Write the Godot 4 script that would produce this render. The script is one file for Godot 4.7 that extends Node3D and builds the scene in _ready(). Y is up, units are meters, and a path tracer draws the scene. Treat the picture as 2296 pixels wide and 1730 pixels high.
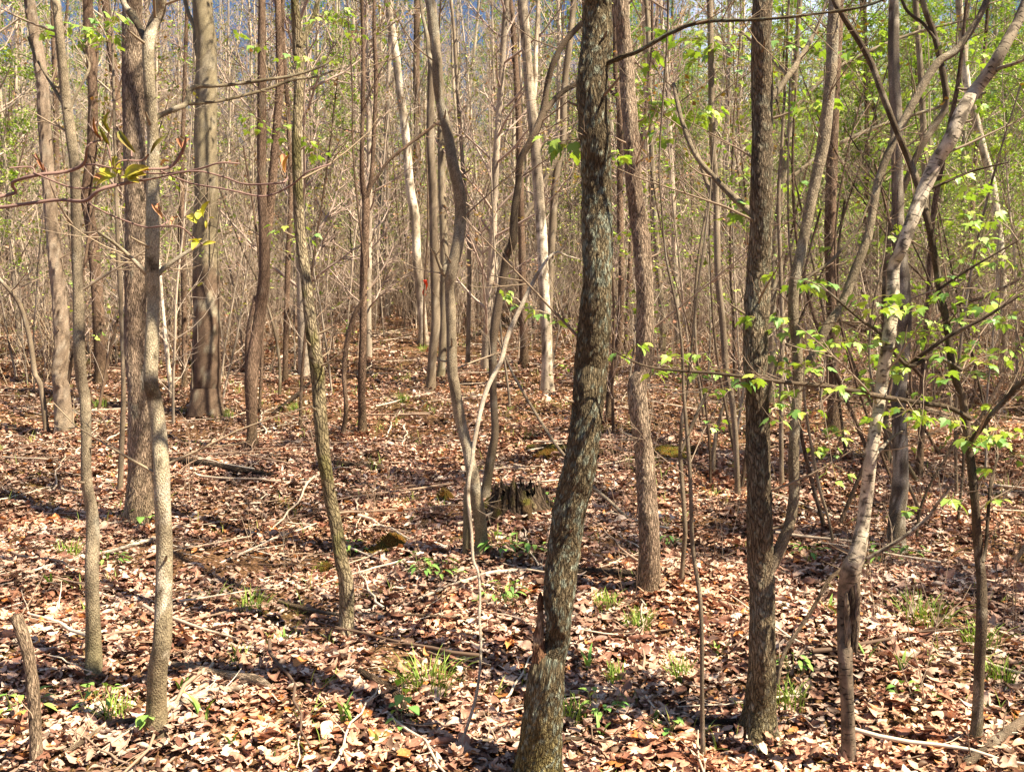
extends Node3D
# A spring wood on a gentle slope: leaf litter, named near trees, thinner woods behind. Metres, y up, the eye 1.5 m above the origin.

var rng := RandomNumberGenerator.new()
var soft := FastNoiseLite.new()
var ridge := FastNoiseLite.new()
var specs := {}
var bark_maps := {}
var bark_mats := {}
var twig_mat: StandardMaterial3D
var leaf_mats := []
var spray_mat: StandardMaterial3D
var litter_mat: StandardMaterial3D
var maple_leaves := []
var bud_meshes := []
var taken := {}
var feet := []
var foot_names := []
var foot_sizes := []

class Mesher:
	var v := PackedVector3Array()
	var n := PackedVector3Array()
	var uv := PackedVector2Array()
	var c := PackedColorArray()
	var ix := PackedInt32Array()
	func add(p: Vector3, nn: Vector3, u: Vector2, col: Color) -> void:
		v.push_back(p); n.push_back(nn); uv.push_back(u); c.push_back(col)
	func quad(a: int, b: int, cc: int, d: int) -> void:
		ix.push_back(a); ix.push_back(b); ix.push_back(cc)
		ix.push_back(a); ix.push_back(cc); ix.push_back(d)
	func tri(a: int, b: int, cc: int) -> void:
		ix.push_back(a); ix.push_back(b); ix.push_back(cc)
	# a plain tapered tube through points
	func tube(p: PackedVector3Array, r: PackedFloat32Array, sides: int, col: Color) -> void:
		if p.size() < 2:
			return
		var t := (p[1] - p[0]).normalized()
		var side := t.cross(Vector3(0.31, 0.17, 0.93)).normalized()
		var l := 0.0
		for i in p.size():
			if i > 0:
				l += p[i].distance_to(p[i - 1])
			var a := p[maxi(i - 1, 0)]
			var b := p[mini(i + 1, p.size() - 1)]
			t = (b - a).normalized()
			side = (side - t * side.dot(t)).normalized()
			var w := t.cross(side)
			for k in sides + 1:
				var an := TAU * k / sides
				var o := side * cos(an) + w * sin(an)
				add(p[i] + o * r[i], o, Vector2(float(k) / sides, l * 2.0), col)
		var first := v.size() - p.size() * (sides + 1)
		for i in p.size() - 1:
			for k in sides:
				var a0 := first + i * (sides + 1) + k
				var b0 := a0 + sides + 1
				quad(a0, b0, b0 + 1, a0 + 1)
	func smooth() -> void:
		n.resize(v.size())
		n.fill(Vector3.ZERO)
		for i in range(0, ix.size(), 3):
			var a := ix[i]
			var b := ix[i + 1]
			var d := ix[i + 2]
			var f := (v[d] - v[a]).cross(v[b] - v[a])
			n[a] += f; n[b] += f; n[d] += f
		for i in n.size():
			n[i] = n[i].normalized() if n[i].length_squared() > 1e-20 else Vector3.UP
	func into(m: ArrayMesh, mat: Material) -> ArrayMesh:
		if ix.is_empty():
			return m
		var a := []
		a.resize(Mesh.ARRAY_MAX)
		a[Mesh.ARRAY_VERTEX] = v
		a[Mesh.ARRAY_NORMAL] = n
		a[Mesh.ARRAY_TEX_UV] = uv
		a[Mesh.ARRAY_COLOR] = c
		a[Mesh.ARRAY_INDEX] = ix
		m.add_surface_from_arrays(Mesh.PRIMITIVE_TRIANGLES, a)
		m.surface_set_material(m.get_surface_count() - 1, mat)
		return m
	func mesh(mat: Material) -> ArrayMesh:
		return into(ArrayMesh.new(), mat)

# ------------------------------------------------------------------ the lie of the land
func slope(d: float) -> float:
	if d < 2.5:
		return 0.10 * (d - 2.5)
	var g := 0.183 * (minf(d, 18.0) - 2.5)
	if d > 18.0:
		g += 0.183 * (d - 18.0) + 0.001575 * pow(minf(d, 50.0) - 18.0, 2.0)
	if d > 50.0:
		g += 0.10 * (d - 50.0)
	return g

func height(x: float, z: float) -> float:
	var h := slope(-z)
	h += 0.030 * sin(2.7 * x + 0.9 * z + 0.3) + 0.026 * sin(-1.6 * x + 2.3 * z + 1.7)
	h += 0.016 * sin(4.9 * x - 3.1 * z + 0.9) + 0.013 * sin(3.6 * x + 6.2 * z + 2.2)
	h += 0.007 * sin(-11.3 * x + 7.4 * z + 0.5) + 0.006 * sin(9.1 * x + 13.7 * z + 3.1)
	return h

func bare(x: float, z: float) -> float:      # how far bare soil shows through the leaves
	var s := smoothstep(0.12, 0.42, soft.get_noise_3d(x * 70.0, 11.0, z * 70.0))
	return s * (1.0 - smoothstep(5.0, 8.0, -z)) * (1.0 - 0.75 * smoothstep(0.2, 0.9, x))

# ------------------------------------------------------------------ naming
func numbered(called: String) -> String:
	var k: int = taken.get(called, 0)
	taken[called] = k + 1
	return called if k == 0 else "%s_%03d" % [called, k]

func thing(called: String, label: String, category: String, group := "") -> Node3D:
	var o := Node3D.new()
	o.name = numbered(called)
	add_child(o, true)
	o.set_meta("label", label)
	o.set_meta("category", category)
	if group:
		o.set_meta("group", group)
	return o

func part(called: String, m: Mesh, parent: Node3D, stuff := false) -> MeshInstance3D:
	var o := MeshInstance3D.new()
	o.name = called
	o.mesh = m
	parent.add_child(o, true)
	if stuff:
		o.set_meta("kind", "stuff")
	return o

# ------------------------------------------------------------------ surfaces
func lin(r: float, g: float, b: float) -> Color:
	return Color(r, g, b)

func seamless(freq: float, w: int, h: int, to: int, kind: int, seed_: int) -> PackedByteArray:
	var f := FastNoiseLite.new()
	f.seed = seed_
	f.frequency = freq
	f.noise_type = FastNoiseLite.TYPE_SIMPLEX_SMOOTH
	f.fractal_type = kind
	f.fractal_octaves = 4
	var im := f.get_seamless_image(w, h, false, false, 0.15, true)
	im.convert(Image.FORMAT_L8)
	if w != to or h != to:
		im.resize(to, to, Image.INTERPOLATE_CUBIC)
	return im.get_data()

func bark_texture(key: String) -> void:
	var s := 512
	var a: PackedByteArray
	var b: PackedByteArray = seamless(0.055, s, s, s, FastNoiseLite.FRACTAL_FBM, 7)
	var big: PackedByteArray = seamless(0.012, s, s, s, FastNoiseLite.FRACTAL_FBM, 19)
	match key:
		"furrow": a = seamless(0.021, s, 230, s, FastNoiseLite.FRACTAL_RIDGED, 3)
		"ridge": a = seamless(0.026, s, 140, s, FastNoiseLite.FRACTAL_RIDGED, 5)
		"smooth": a = seamless(0.05, s, 300, s, FastNoiseLite.FRACTAL_FBM, 9)
		"birch": a = seamless(0.030, 90, s, s, FastNoiseLite.FRACTAL_FBM, 13)
		"scaly": a = seamless(0.030, s, 300, s, FastNoiseLite.FRACTAL_PING_PONG, 23)
	var col := PackedByteArray()
	var hei := PackedByteArray()
	col.resize(s * s * 3)
	hei.resize(s * s)
	for i in s * s:
		var x := a[i] / 255.0
		var f := b[i] / 255.0
		var g := big[i] / 255.0
		var h := x
		var l := 1.0
		match key:
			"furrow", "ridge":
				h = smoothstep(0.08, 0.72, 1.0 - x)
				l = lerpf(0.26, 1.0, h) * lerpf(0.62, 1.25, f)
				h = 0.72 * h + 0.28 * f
			"smooth":
				l = lerpf(0.40, 1.15, x) * lerpf(0.55, 1.3, f)
				h = 0.6 * x + 0.4 * f
			"birch":
				var slit := smoothstep(0.66, 0.76, x)
				l = lerpf(1.0, 0.30, slit) * lerpf(0.72, 1.12, f)
				h = 0.5 - 0.4 * slit + 0.2 * f
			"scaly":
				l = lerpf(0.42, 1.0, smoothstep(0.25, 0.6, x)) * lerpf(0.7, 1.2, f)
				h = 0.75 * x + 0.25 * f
		l *= lerpf(0.85, 1.1, g)
		l = clampf(l, 0.0, 1.0)
		col[i * 3] = int(255.0 * pow(l, 0.4545))
		col[i * 3 + 1] = int(255.0 * pow(l * lerpf(0.94, 1.0, h), 0.4545))
		col[i * 3 + 2] = int(255.0 * pow(l * lerpf(0.88, 1.0, h), 0.4545))
		hei[i] = int(255.0 * clampf(h, 0.0, 1.0))
	bark_maps[key] = [
		ImageTexture.create_from_image(Image.create_from_data(s, s, false, Image.FORMAT_RGB8, col)),
		ImageTexture.create_from_image(Image.create_from_data(s, s, false, Image.FORMAT_L8, hei))]

func plain(rough: float, back := Color.BLACK, spec := 0.35) -> StandardMaterial3D:
	var m := StandardMaterial3D.new()
	m.vertex_color_use_as_albedo = true
	m.roughness = rough
	m.metallic_specular = spec
	m.cull_mode = BaseMaterial3D.CULL_DISABLED
	if back != Color.BLACK:
		m.backlight_enabled = true
		m.backlight = back
	return m

func bark(key: String) -> StandardMaterial3D:
	if not bark_mats.has(key):
		var s: Dictionary = specs[key]
		if not bark_maps.has(s.tex):
			bark_texture(s.tex)
		var m := plain(0.88, Color.BLACK, 0.3)
		m.resource_name = key + "_bark"
		m.albedo_texture = bark_maps[s.tex][0]
		m.heightmap_enabled = true
		m.heightmap_texture = bark_maps[s.tex][1]
		m.heightmap_scale = s.get("bump", 0.5)
		bark_mats[key] = m
	return bark_mats[key]

func make_surfaces() -> void:
	soft.seed = 4
	soft.frequency = 0.01
	soft.noise_type = FastNoiseLite.TYPE_SIMPLEX_SMOOTH
	soft.fractal_octaves = 3
	ridge.seed = 8
	ridge.frequency = 0.01
	ridge.noise_type = FastNoiseLite.TYPE_SIMPLEX_SMOOTH
	ridge.fractal_type = FastNoiseLite.FRACTAL_RIDGED
	ridge.fractal_octaves = 2
	# base, other tone, patch colour, patch size per metre, patch threshold; moss near the foot
	specs = {
		"lichen": {"tex": "furrow", "a": lin(0.313, 0.259, 0.168), "b": lin(0.190, 0.151, 0.097), "p": lin(0.36, 0.42, 0.36), "f": 3600.0, "t": 0.17, "q": lin(0.216, 0.184, 0.054), "bump": 1.35},
		"darkrough": {"tex": "furrow", "a": lin(0.307, 0.246, 0.179), "b": lin(0.195, 0.154, 0.112), "p": lin(0.349, 0.339, 0.266), "f": 2800.0, "t": 0.17, "q": lin(0.185, 0.164, 0.083), "bump": 1.05},
		"ridged": {"tex": "ridge", "a": lin(0.562, 0.445, 0.349), "b": lin(0.405, 0.304, 0.236), "p": lin(0.473, 0.428, 0.349), "f": 500.0, "t": 0.4, "q": lin(0.315, 0.247, 0.169), "bump": 1.20},
		"smooth": {"tex": "smooth", "a": lin(0.410, 0.351, 0.268), "b": lin(0.283, 0.239, 0.181), "p": lin(0.449, 0.420, 0.351), "f": 700.0, "t": 0.25, "q": lin(0.234, 0.215, 0.117), "bump": 0.52},
		"smoothdark": {"tex": "smooth", "a": lin(0.216, 0.168, 0.127), "b": lin(0.131, 0.102, 0.075), "p": lin(0.337, 0.299, 0.243), "f": 800.0, "t": 0.32, "q": lin(0.160, 0.141, 0.084), "bump": 0.52},
		"birch": {"tex": "birch", "a": lin(0.755, 0.688, 0.601), "b": lin(0.407, 0.349, 0.281), "p": lin(0.165, 0.135, 0.107), "f": 1300.0, "t": 0.20, "q": lin(0.339, 0.281, 0.213), "bump": 0.38},
		"birchlow": {"tex": "birch", "a": lin(0.544, 0.484, 0.404), "b": lin(0.281, 0.242, 0.191), "p": lin(0.11, 0.092, 0.075), "f": 2000.0, "t": 0.10, "q": lin(0.204, 0.162, 0.128), "bump": 0.45, "two": 0.78},
		"birchgrey": {"tex": "smooth", "a": lin(0.512, 0.456, 0.349), "b": lin(0.307, 0.261, 0.185), "p": lin(0.635, 0.584, 0.493), "f": 800.0, "t": 0.26, "q": lin(0.246, 0.195, 0.112), "bump": 0.52, "spots": true},
		"blotch": {"tex": "smooth", "a": lin(0.297, 0.257, 0.218), "b": lin(0.158, 0.134, 0.114), "p": lin(0.544, 0.505, 0.446), "f": 1400.0, "t": 0.12, "q": lin(0.158, 0.129, 0.089), "bump": 0.60},
		"russet": {"tex": "ridge", "a": lin(0.323, 0.225, 0.170), "b": lin(0.221, 0.149, 0.111), "p": lin(0.306, 0.238, 0.187), "f": 600.0, "t": 0.35, "q": lin(0.170, 0.128, 0.076), "bump": 0.75},
		"pinkscaly": {"tex": "scaly", "a": lin(0.571, 0.457, 0.372), "b": lin(0.381, 0.296, 0.228), "p": lin(0.552, 0.476, 0.400), "f": 1200.0, "t": 0.22, "q": lin(0.381, 0.315, 0.237), "bump": 1.35},
		"pale": {"tex": "smooth", "a": lin(0.391, 0.327, 0.259), "b": lin(0.272, 0.221, 0.170), "p": lin(0.493, 0.442, 0.374), "f": 900.0, "t": 0.3, "q": lin(0.255, 0.204, 0.145), "bump": 0.45},
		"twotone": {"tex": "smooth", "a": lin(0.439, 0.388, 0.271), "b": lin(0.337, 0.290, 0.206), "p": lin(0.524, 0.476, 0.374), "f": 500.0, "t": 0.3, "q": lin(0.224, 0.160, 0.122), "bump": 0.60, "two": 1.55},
		"mossy": {"tex": "furrow", "a": lin(0.413, 0.349, 0.246), "b": lin(0.265, 0.221, 0.138), "p": lin(0.216, 0.197, 0.089), "f": 600.0, "t": 0.22, "q": lin(0.394, 0.335, 0.246), "bump": 0.68},
		"bleached": {"tex": "smooth", "a": lin(0.82, 0.75, 0.66), "b": lin(0.66, 0.58, 0.49), "p": lin(0.34, 0.26, 0.19), "f": 900.0, "t": 0.35, "q": lin(0.5, 0.42, 0.34), "bump": 0.38},
		"deadwood": {"tex": "ridge", "a": lin(0.40, 0.31, 0.235), "b": lin(0.24, 0.175, 0.125), "p": lin(0.40, 0.33, 0.26), "f": 900.0, "t": 0.3, "q": lin(0.2, 0.15, 0.1), "bump": 0.60},
		"freshwood": {"tex": "ridge", "a": lin(0.58, 0.38, 0.25), "b": lin(0.24, 0.13, 0.08), "p": lin(0.55, 0.40, 0.28), "f": 900.0, "t": 0.3, "q": lin(0.3, 0.2, 0.13), "bump": 0.6},
		"rotten": {"tex": "furrow", "a": lin(0.085, 0.060, 0.045), "b": lin(0.045, 0.033, 0.026), "p": lin(0.20, 0.14, 0.10), "f": 800.0, "t": 0.3, "q": lin(0.06, 0.05, 0.03), "bump": 0.90},
		"mossylog": {"tex": "furrow", "a": lin(0.16, 0.10, 0.05), "b": lin(0.09, 0.06, 0.035), "p": lin(0.16, 0.15, 0.03), "f": 500.0, "t": 0.05, "q": lin(0.1, 0.08, 0.04), "bump": 0.90},
	}
	twig_mat = plain(0.85)
	twig_mat.resource_name = "twig"
	spray_mat = plain(0.6, Color(0.6, 0.66, 0.25), 0.4)
	spray_mat.resource_name = "spring_foliage"
	for k in [Color(0.20, 0.34, 0.06), Color(0.28, 0.41, 0.07), Color(0.38, 0.46, 0.08), Color(0.13, 0.27, 0.07)]:
		var m := StandardMaterial3D.new()
		m.albedo_color = k.linear_to_srgb()
		m.roughness = 0.5
		m.cull_mode = BaseMaterial3D.CULL_DISABLED
		m.backlight_enabled = true
		m.backlight = Color(0.5, 0.62, 0.16)
		leaf_mats.append(m)

# ------------------------------------------------------------------ leaves
func maple_leaf(droop: float, fold: float) -> ArrayMesh:
	var m := Mesher.new()
	var half := [Vector2(0.0, 0.0), Vector2(0.16, -0.06), Vector2(0.30, -0.02), Vector2(0.36, 0.10), Vector2(0.52, 0.18), Vector2(0.46, 0.30), Vector2(0.56, 0.46), Vector2(0.40, 0.46), Vector2(0.22, 0.46), Vector2(0.26, 0.66), Vector2(0.14, 0.78), Vector2(0.0, 1.0)]
	for s in [1.0, -1.0]:
		var at := m.v.size()
		var spine := func(t: float) -> Vector3: return Vector3(0, -droop * t * t, t)
		for k in half.size():
			var h: Vector2 = half[k]
			var e := Vector3(h.x * s, absf(h.x) * fold - droop * h.y * h.y - 0.5 * droop * h.x * h.x * 2.0, h.y)
			m.add(e, Vector3.UP, Vector2(0.5 + h.x * s, h.y), Color.WHITE)
		var mid := m.v.size()
		m.add(spine.call(0.42), Vector3.UP, Vector2(0.5, 0.42), Color.WHITE)
		for k in half.size() - 1:
			if s > 0:
				m.tri(mid, at + k + 1, at + k)
			else:
				m.tri(mid, at + k, at + k + 1)
	m.smooth()
	return m.mesh(null)

func litter_leaf(kind: int, curl: float, bend: float, twist: float, seed_: int) -> Mesher:
	var m := Mesher.new()
	var r := RandomNumberGenerator.new()
	r.seed = seed_
	var rows := 9
	for i in rows:
		var t := float(i) / (rows - 1)
		var w := 0.0
		match kind:
			0: w = (0.10 + 0.26 * sin(PI * pow(t, 0.75))) * (0.62 + 0.38 * (1.0 if i % 2 == 0 else 0.2)) * (1.0 if t < 0.95 else 0.25)
			1: w = 0.30 * pow(sin(PI * clampf(t * 0.94 + 0.03, 0, 1)), 0.8)
			2: w = [0.06, 0.42, 0.50, 0.22, 0.44, 0.30, 0.16, 0.20, 0.02][i]
			3: w = 0.20 * pow(sin(PI * clampf(t * 0.96 + 0.02, 0, 1)), 0.7)
		w = maxf(w, 0.012)
		var off := bend * (t - 0.5) * (t - 0.5) * 2.0
		for j in 5:
			var s := (j - 2) / 2.0
			var ang := curl * s * (1.0 + 0.5 * sin(t * 5.0 + seed_)) + twist * (t - 0.5)
			var x := s * w * cos(ang * 0.8)
			var y := absf(s) * w * sin(absf(ang)) * signf(curl + 0.001) + off + r.randf_range(-0.018, 0.018) + s * w * twist * (t - 0.5)
			m.add(Vector3(x + 0.05 * sin(t * 4.0 + seed_), y, t - 0.5), Vector3.UP, Vector2(0.5 + s * 0.48, t), Color.WHITE)
	for i in rows - 1:
		for j in 4:
			var a := i * 5 + j
			m.quad(a, a + 5, a + 6, a + 1)
	m.smooth()
	for i in m.n.size():
		if m.n[i].y < -0.2 and absf(curl) < 0.4:
			pass
	return m

func leaf_texture() -> ImageTexture:
	var s := 128
	var f: PackedByteArray = seamless(0.03, s, s, s, FastNoiseLite.FRACTAL_FBM, 31)
	var d := PackedByteArray()
	d.resize(s * s * 3)
	for y in s:
		for x in s:
			var u := float(x) / s
			var w := float(y) / s
			var mid := 1.0 - smoothstep(0.0, 0.03, absf(u - 0.5))
			var vein := 1.0 - smoothstep(0.0, 0.09, absf(fposmod(w * 7.0 - absf(u - 0.5) * 5.0, 1.0) - 0.5))
			var l := lerpf(0.62, 1.05, f[y * s + x] / 255.0) * (1.0 - 0.16 * vein) + 0.18 * mid
			l = clampf(l, 0.0, 1.0)
			var i := (y * s + x) * 3
			d[i] = int(255.0 * pow(l, 0.4545))
			d[i + 1] = int(255.0 * pow(l * 0.985, 0.4545))
			d[i + 2] = int(255.0 * pow(l * 0.97, 0.4545))
	return ImageTexture.create_from_image(Image.create_from_data(s, s, false, Image.FORMAT_RGB8, d))

func litter_at(x: float, z: float) -> Color:
	var n := soft.get_noise_2d(x * 110.0 + 700.0, z * 110.0)
	var n2 := soft.get_noise_2d(x * 45.0, z * 45.0 + 510.0)
	var k := clampf(1.02 + 0.6 * n + 0.3 * n2, 0.5, 1.2)
	var c := litter_colour()
	var rust := smoothstep(0.0, 0.45, soft.get_noise_2d(x * 70.0 + 60.0, z * 70.0 + 210.0))
	return Color(minf(c.r * k, 0.84), minf(c.g * k * lerpf(1.02, 0.92, rust), 0.8), minf(c.b * k * lerpf(1.08, 0.86, rust), 0.74))

func litter_colour() -> Color:
	var k := rng.randf()
	var c: Color
	if k < 0.24: c = Color(0.60, 0.415, 0.315)
	elif k < 0.45: c = Color(0.50, 0.315, 0.23)
	elif k < 0.61: c = Color(0.36, 0.19, 0.13)
	elif k < 0.77: c = Color(0.22, 0.105, 0.072)
	elif k < 0.90: c = Color(0.65, 0.52, 0.43)
	elif k < 0.93: c = Color(0.46, 0.19, 0.06)
	else: c = Color(0.13, 0.08, 0.055)
	var b := rng.randf_range(0.9, 1.2)
	return Color(minf(c.r * b, 0.82), minf(c.g * b, 0.78), minf(c.b * b, 0.72))

# ------------------------------------------------------------------ wood
func resampled(p: PackedVector3Array, r: PackedFloat32Array, step: float, fine_below: bool) -> Array:
	var op := PackedVector3Array()
	var orr := PackedFloat32Array()
	for i in p.size() - 1:
		var a := p[maxi(i - 1, 0)]
		var b := p[i]
		var c := p[i + 1]
		var d := p[mini(i + 2, p.size() - 1)]
		var st := step
		if fine_below and b.y > 1.6 - b.z * 0.46:
			st = maxf(step, 0.2)
		var n := maxi(1, int(ceil(b.distance_to(c) / st)))
		for k in n:
			var t := float(k) / n
			op.push_back(b.cubic_interpolate(c, a, d, t))
			orr.push_back(lerpf(r[i], r[i + 1], t))
	op.push_back(p[p.size() - 1])
	orr.push_back(r[r.size() - 1])
	return [op, orr]

func paint(p: Vector3, h: float, s: Dictionary) -> Color:
	var k := soft.get_noise_3d(p.x * 300.0, p.y * 120.0, p.z * 300.0)
	var c: Color = s.a.lerp(s.b, smoothstep(-0.18, 0.22, k))
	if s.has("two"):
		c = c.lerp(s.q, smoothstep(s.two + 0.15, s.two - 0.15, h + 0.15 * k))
	else:
		c = c.lerp(s.q, smoothstep(0.55, 0.0, h + 0.25 * k) * 0.7)
	var f: float = s.f
	var y := 1.1 if s.tex == "birch" else 0.75
	var n := soft.get_noise_3d(p.x * f + 500.0, p.y * f * y, p.z * f) + 0.35 * soft.get_noise_3d(p.x * 190.0, p.y * 190.0 + 90.0, p.z * 190.0)
	c = c.lerp(s.p, smoothstep(s.t, s.t + 0.12, n) * 0.9)
	if s.has("spots"):
		var d := soft.get_noise_3d(p.x * 500.0 + 50.0, p.y * 420.0, p.z * 500.0)
		c = c.lerp(Color(0.10, 0.08, 0.06), smoothstep(0.34, 0.42, d) * 0.85)
	var g := 1.0 + 0.55 * soft.get_noise_3d(p.x * 2500.0, p.y * 1800.0, p.z * 2500.0)
	return Color(c.r * g, c.g * g, c.b * g)

func bulge(o: Vector3, rad: float, l: float, at: float, furrow: float) -> float:
	var q := o * rad
	var d := rad * 0.10 * soft.get_noise_3d(q.x * 350.0 + at, l * 260.0, q.z * 350.0)
	if furrow > 0.0:
		d += furrow * (ridge.get_noise_3d(q.x * 2600.0 + at, l * 1250.0, q.z * 2600.0) * -1.0)
	return d

func wood(m: Mesher, p: PackedVector3Array, r: PackedFloat32Array, sides: int, step: float, key: String, o: Dictionary, foot: float) -> Array:
	var s: Dictionary = specs[key]
	var rs := resampled(p, r, step, o.get("fine", true))
	var pp: PackedVector3Array = rs[0]
	var rr: PackedFloat32Array = rs[1]
	var furrow: float = o.get("furrow", 0.0)
	var flare: float = o.get("flare", 0.8)
	var at := pp[0].x * 937.0 + pp[0].z * 311.0
	var t := (pp[1] - pp[0]).normalized()
	var side := t.cross(Vector3(0.1, 0.2, -1.0)).normalized()
	var l := 0.0
	var per := 0.16
	var turns := maxi(1, roundi(TAU * rr[0] / per))
	var knots := []
	if step < 0.055 and rr[0] > 0.012:
		var kr := RandomNumberGenerator.new()
		kr.seed = int(absf(at) * 100.0) + pp.size()
		for i in 9:
			knots.append([kr.randf_range(0.2, 4.0), kr.randf() * TAU, rr[0] * kr.randf_range(0.12, 0.34), kr.randf_range(0.25, 0.9)])
	var first := m.v.size()
	for i in pp.size():
		if i > 0:
			l += pp[i].distance_to(pp[i - 1])
		t = (pp[mini(i + 1, pp.size() - 1)] - pp[maxi(i - 1, 0)]).normalized()
		side = (side - t * side.dot(t)).normalized()
		var w := t.cross(side)
		var h := pp[i].y - foot
		var high := pp[i].y > 1.8 - pp[i].z * 0.47
		for k in sides + 1:
			var an := TAU * (k % sides) / sides
			var dir := side * cos(an) + w * sin(an)
			var rad := rr[i]
			if flare > 0.0:
				rad *= 1.0 + flare * exp(-maxf(h, 0.0) / (0.05 + rr[0])) * (0.75 + 0.45 * sin(an * 4.0 + at))
			var d := 0.0
			var nn := dir
			if not high:
				d = bulge(dir, rad, l, at, furrow)
				if furrow > 0.0:
					var an2 := an + 0.12
					var dir2 := side * cos(an2) + w * sin(an2)
					var ga := (bulge(dir2, rad, l, at, furrow) - d) / (0.12 * rad)
					var gl := (bulge(dir, rad, l + 0.01, at, furrow) - d) / 0.01
					nn = (dir - (w * cos(an) - side * sin(an)) * ga * 0.8 - t * gl * 0.8).normalized()
			var scar := 0.0
			for kn in knots:
				var dl: float = (l - kn[0]) / kn[2]
				if absf(dl) < 3.0:
					var da: float = angle_difference(an, kn[1]) * rad / kn[2]
					var e := exp(-0.5 * (dl * dl + da * da))
					d += kn[2] * kn[3] * e * 0.55
					scar = maxf(scar, smoothstep(0.55, 0.9, e))
			var q := pp[i] + dir * (rad + d)
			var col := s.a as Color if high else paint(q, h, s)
			col = col.lerp(Color(0.05, 0.037, 0.028), scar * 0.8)
			m.add(q, nn, Vector2(float(k) / sides * turns, l / (per * 1.5)), col)
	for i in pp.size() - 1:
		for k in sides:
			var a := first + i * (sides + 1) + k
			var b := a + sides + 1
			m.quad(a, b, b + 1, a + 1)
	# a ragged cap closes each end
	for e in [0, pp.size() - 1]:
		var c := m.v.size()
		m.add(pp[e] + t * (0.3 * rr[e] if e else -0.3 * rr[e]), t if e else -t, Vector2(0.5, 0.0), s.b)
		for k in sides:
			var a: int = first + e * (sides + 1) + k
			if e:
				m.tri(c, a + 1, a)
			else:
				m.tri(c, a, a + 1)
	return [pp, rr]

func limb(m: Mesher, leaves: PackedVector3Array, from: Vector3, dir: Vector3, length: float, r: float, depth: int, col: Color, up := 0.25) -> void:
	var n := 4 if depth > 0 else 3
	var p := PackedVector3Array([from])
	var rr := PackedFloat32Array([r])
	var d := dir
	for i in n:
		d = (d + Vector3(rng.randf_range(-0.22, 0.22), rng.randf_range(-0.12, 0.14) + up * 0.5, rng.randf_range(-0.22, 0.22))).normalized()
		p.push_back(p[i] + d * length / n)
		rr.push_back(maxf(r * (1.0 - 0.75 * (i + 1.0) / n), 0.0008))
	m.tube(p, rr, 5 if r > 0.012 else (4 if depth > 1 else 3), col * rng.randf_range(0.85, 1.12))
	if depth > 0:
		var kids := clampi(int(length * 5.0) + 2, 2, 9)
		for k in kids:
			var t := rng.randf_range(0.2, 0.98)
			var i := mini(int(t * n), n - 1)
			var a := p[i].lerp(p[i + 1], t * n - i)
			var fwd := (p[i + 1] - p[i]).normalized()
			var out := fwd.cross(Vector3(rng.randf_range(-1, 1), rng.randf_range(-1, 1), rng.randf_range(-1, 1))).normalized()
			limb(m, leaves, a, (fwd * 0.75 + out * rng.randf_range(0.5, 0.9)).normalized(), length * rng.randf_range(0.25, 0.5) * (1.1 - 0.5 * t), r * 0.5, depth - 1, col, up)
	leaves.push_back(p[p.size() - 1])

func spray(m: Mesher, at: PackedVector3Array, chance: float, size: float, tones: Array, each: int) -> void:
	for q in at:
		if rng.randf() > chance:
			continue
		var tone: Color = tones[rng.randi() % tones.size()]
		for k in each:
			var dirv := Vector3(rng.randf_range(-1, 1), rng.randf_range(-0.7, 0.5), rng.randf_range(-1, 1)).normalized()
			var side := dirv.cross(Vector3(rng.randf_range(-0.5, 0.5), 1, rng.randf_range(-0.5, 0.5))).normalized()
			var s := size * rng.randf_range(0.6, 1.2)
			var o := q + dirv * s * 0.3 + Vector3(rng.randf_range(-1, 1), rng.randf_range(-1, 0.5), rng.randf_range(-1, 1)) * size * 0.8
			var c := tone * rng.randf_range(0.8, 1.2)
			var nn := dirv.cross(side).normalized()
			var b := m.v.size()
			m.add(o, nn, Vector2.ZERO, c)
			m.add(o + dirv * s * 0.55 + side * s * 0.36 + nn * s * 0.12, nn, Vector2.ZERO, c)
			m.add(o + dirv * s, nn, Vector2.ZERO, c)
			m.add(o + dirv * s * 0.55 - side * s * 0.36 + nn * s * 0.12, nn, Vector2.ZERO, c)
			m.quad(b, b + 1, b + 2, b + 3)

func points(a: Array) -> Array:
	var p := PackedVector3Array()
	var r := PackedFloat32Array()
	for i in range(0, a.size(), 4):
		p.push_back(Vector3(a[i], a[i + 1], a[i + 2]))
		r.push_back(a[i + 3])
	return [p, r]

func grown(p: PackedVector3Array, r: PackedFloat32Array, to: float) -> void:     # carry a stem on to its full height
	var n := p.size()
	var d := (p[n - 1] - p[n - 2]).normalized()
	var r0 := r[n - 1]
	var y0 := p[n - 1].y
	while p[p.size() - 1].y < to and p.size() < 60:
		d = (d * 0.8 + Vector3(rng.randf_range(-0.09, 0.09), 0.22, rng.randf_range(-0.09, 0.09))).normalized()
		var q := p[p.size() - 1] + d * 0.5
		p.push_back(q)
		r.push_back(maxf(lerpf(r0, 0.005, clampf((q.y - y0) / maxf(to - y0, 0.1), 0, 1)), 0.004))

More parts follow.
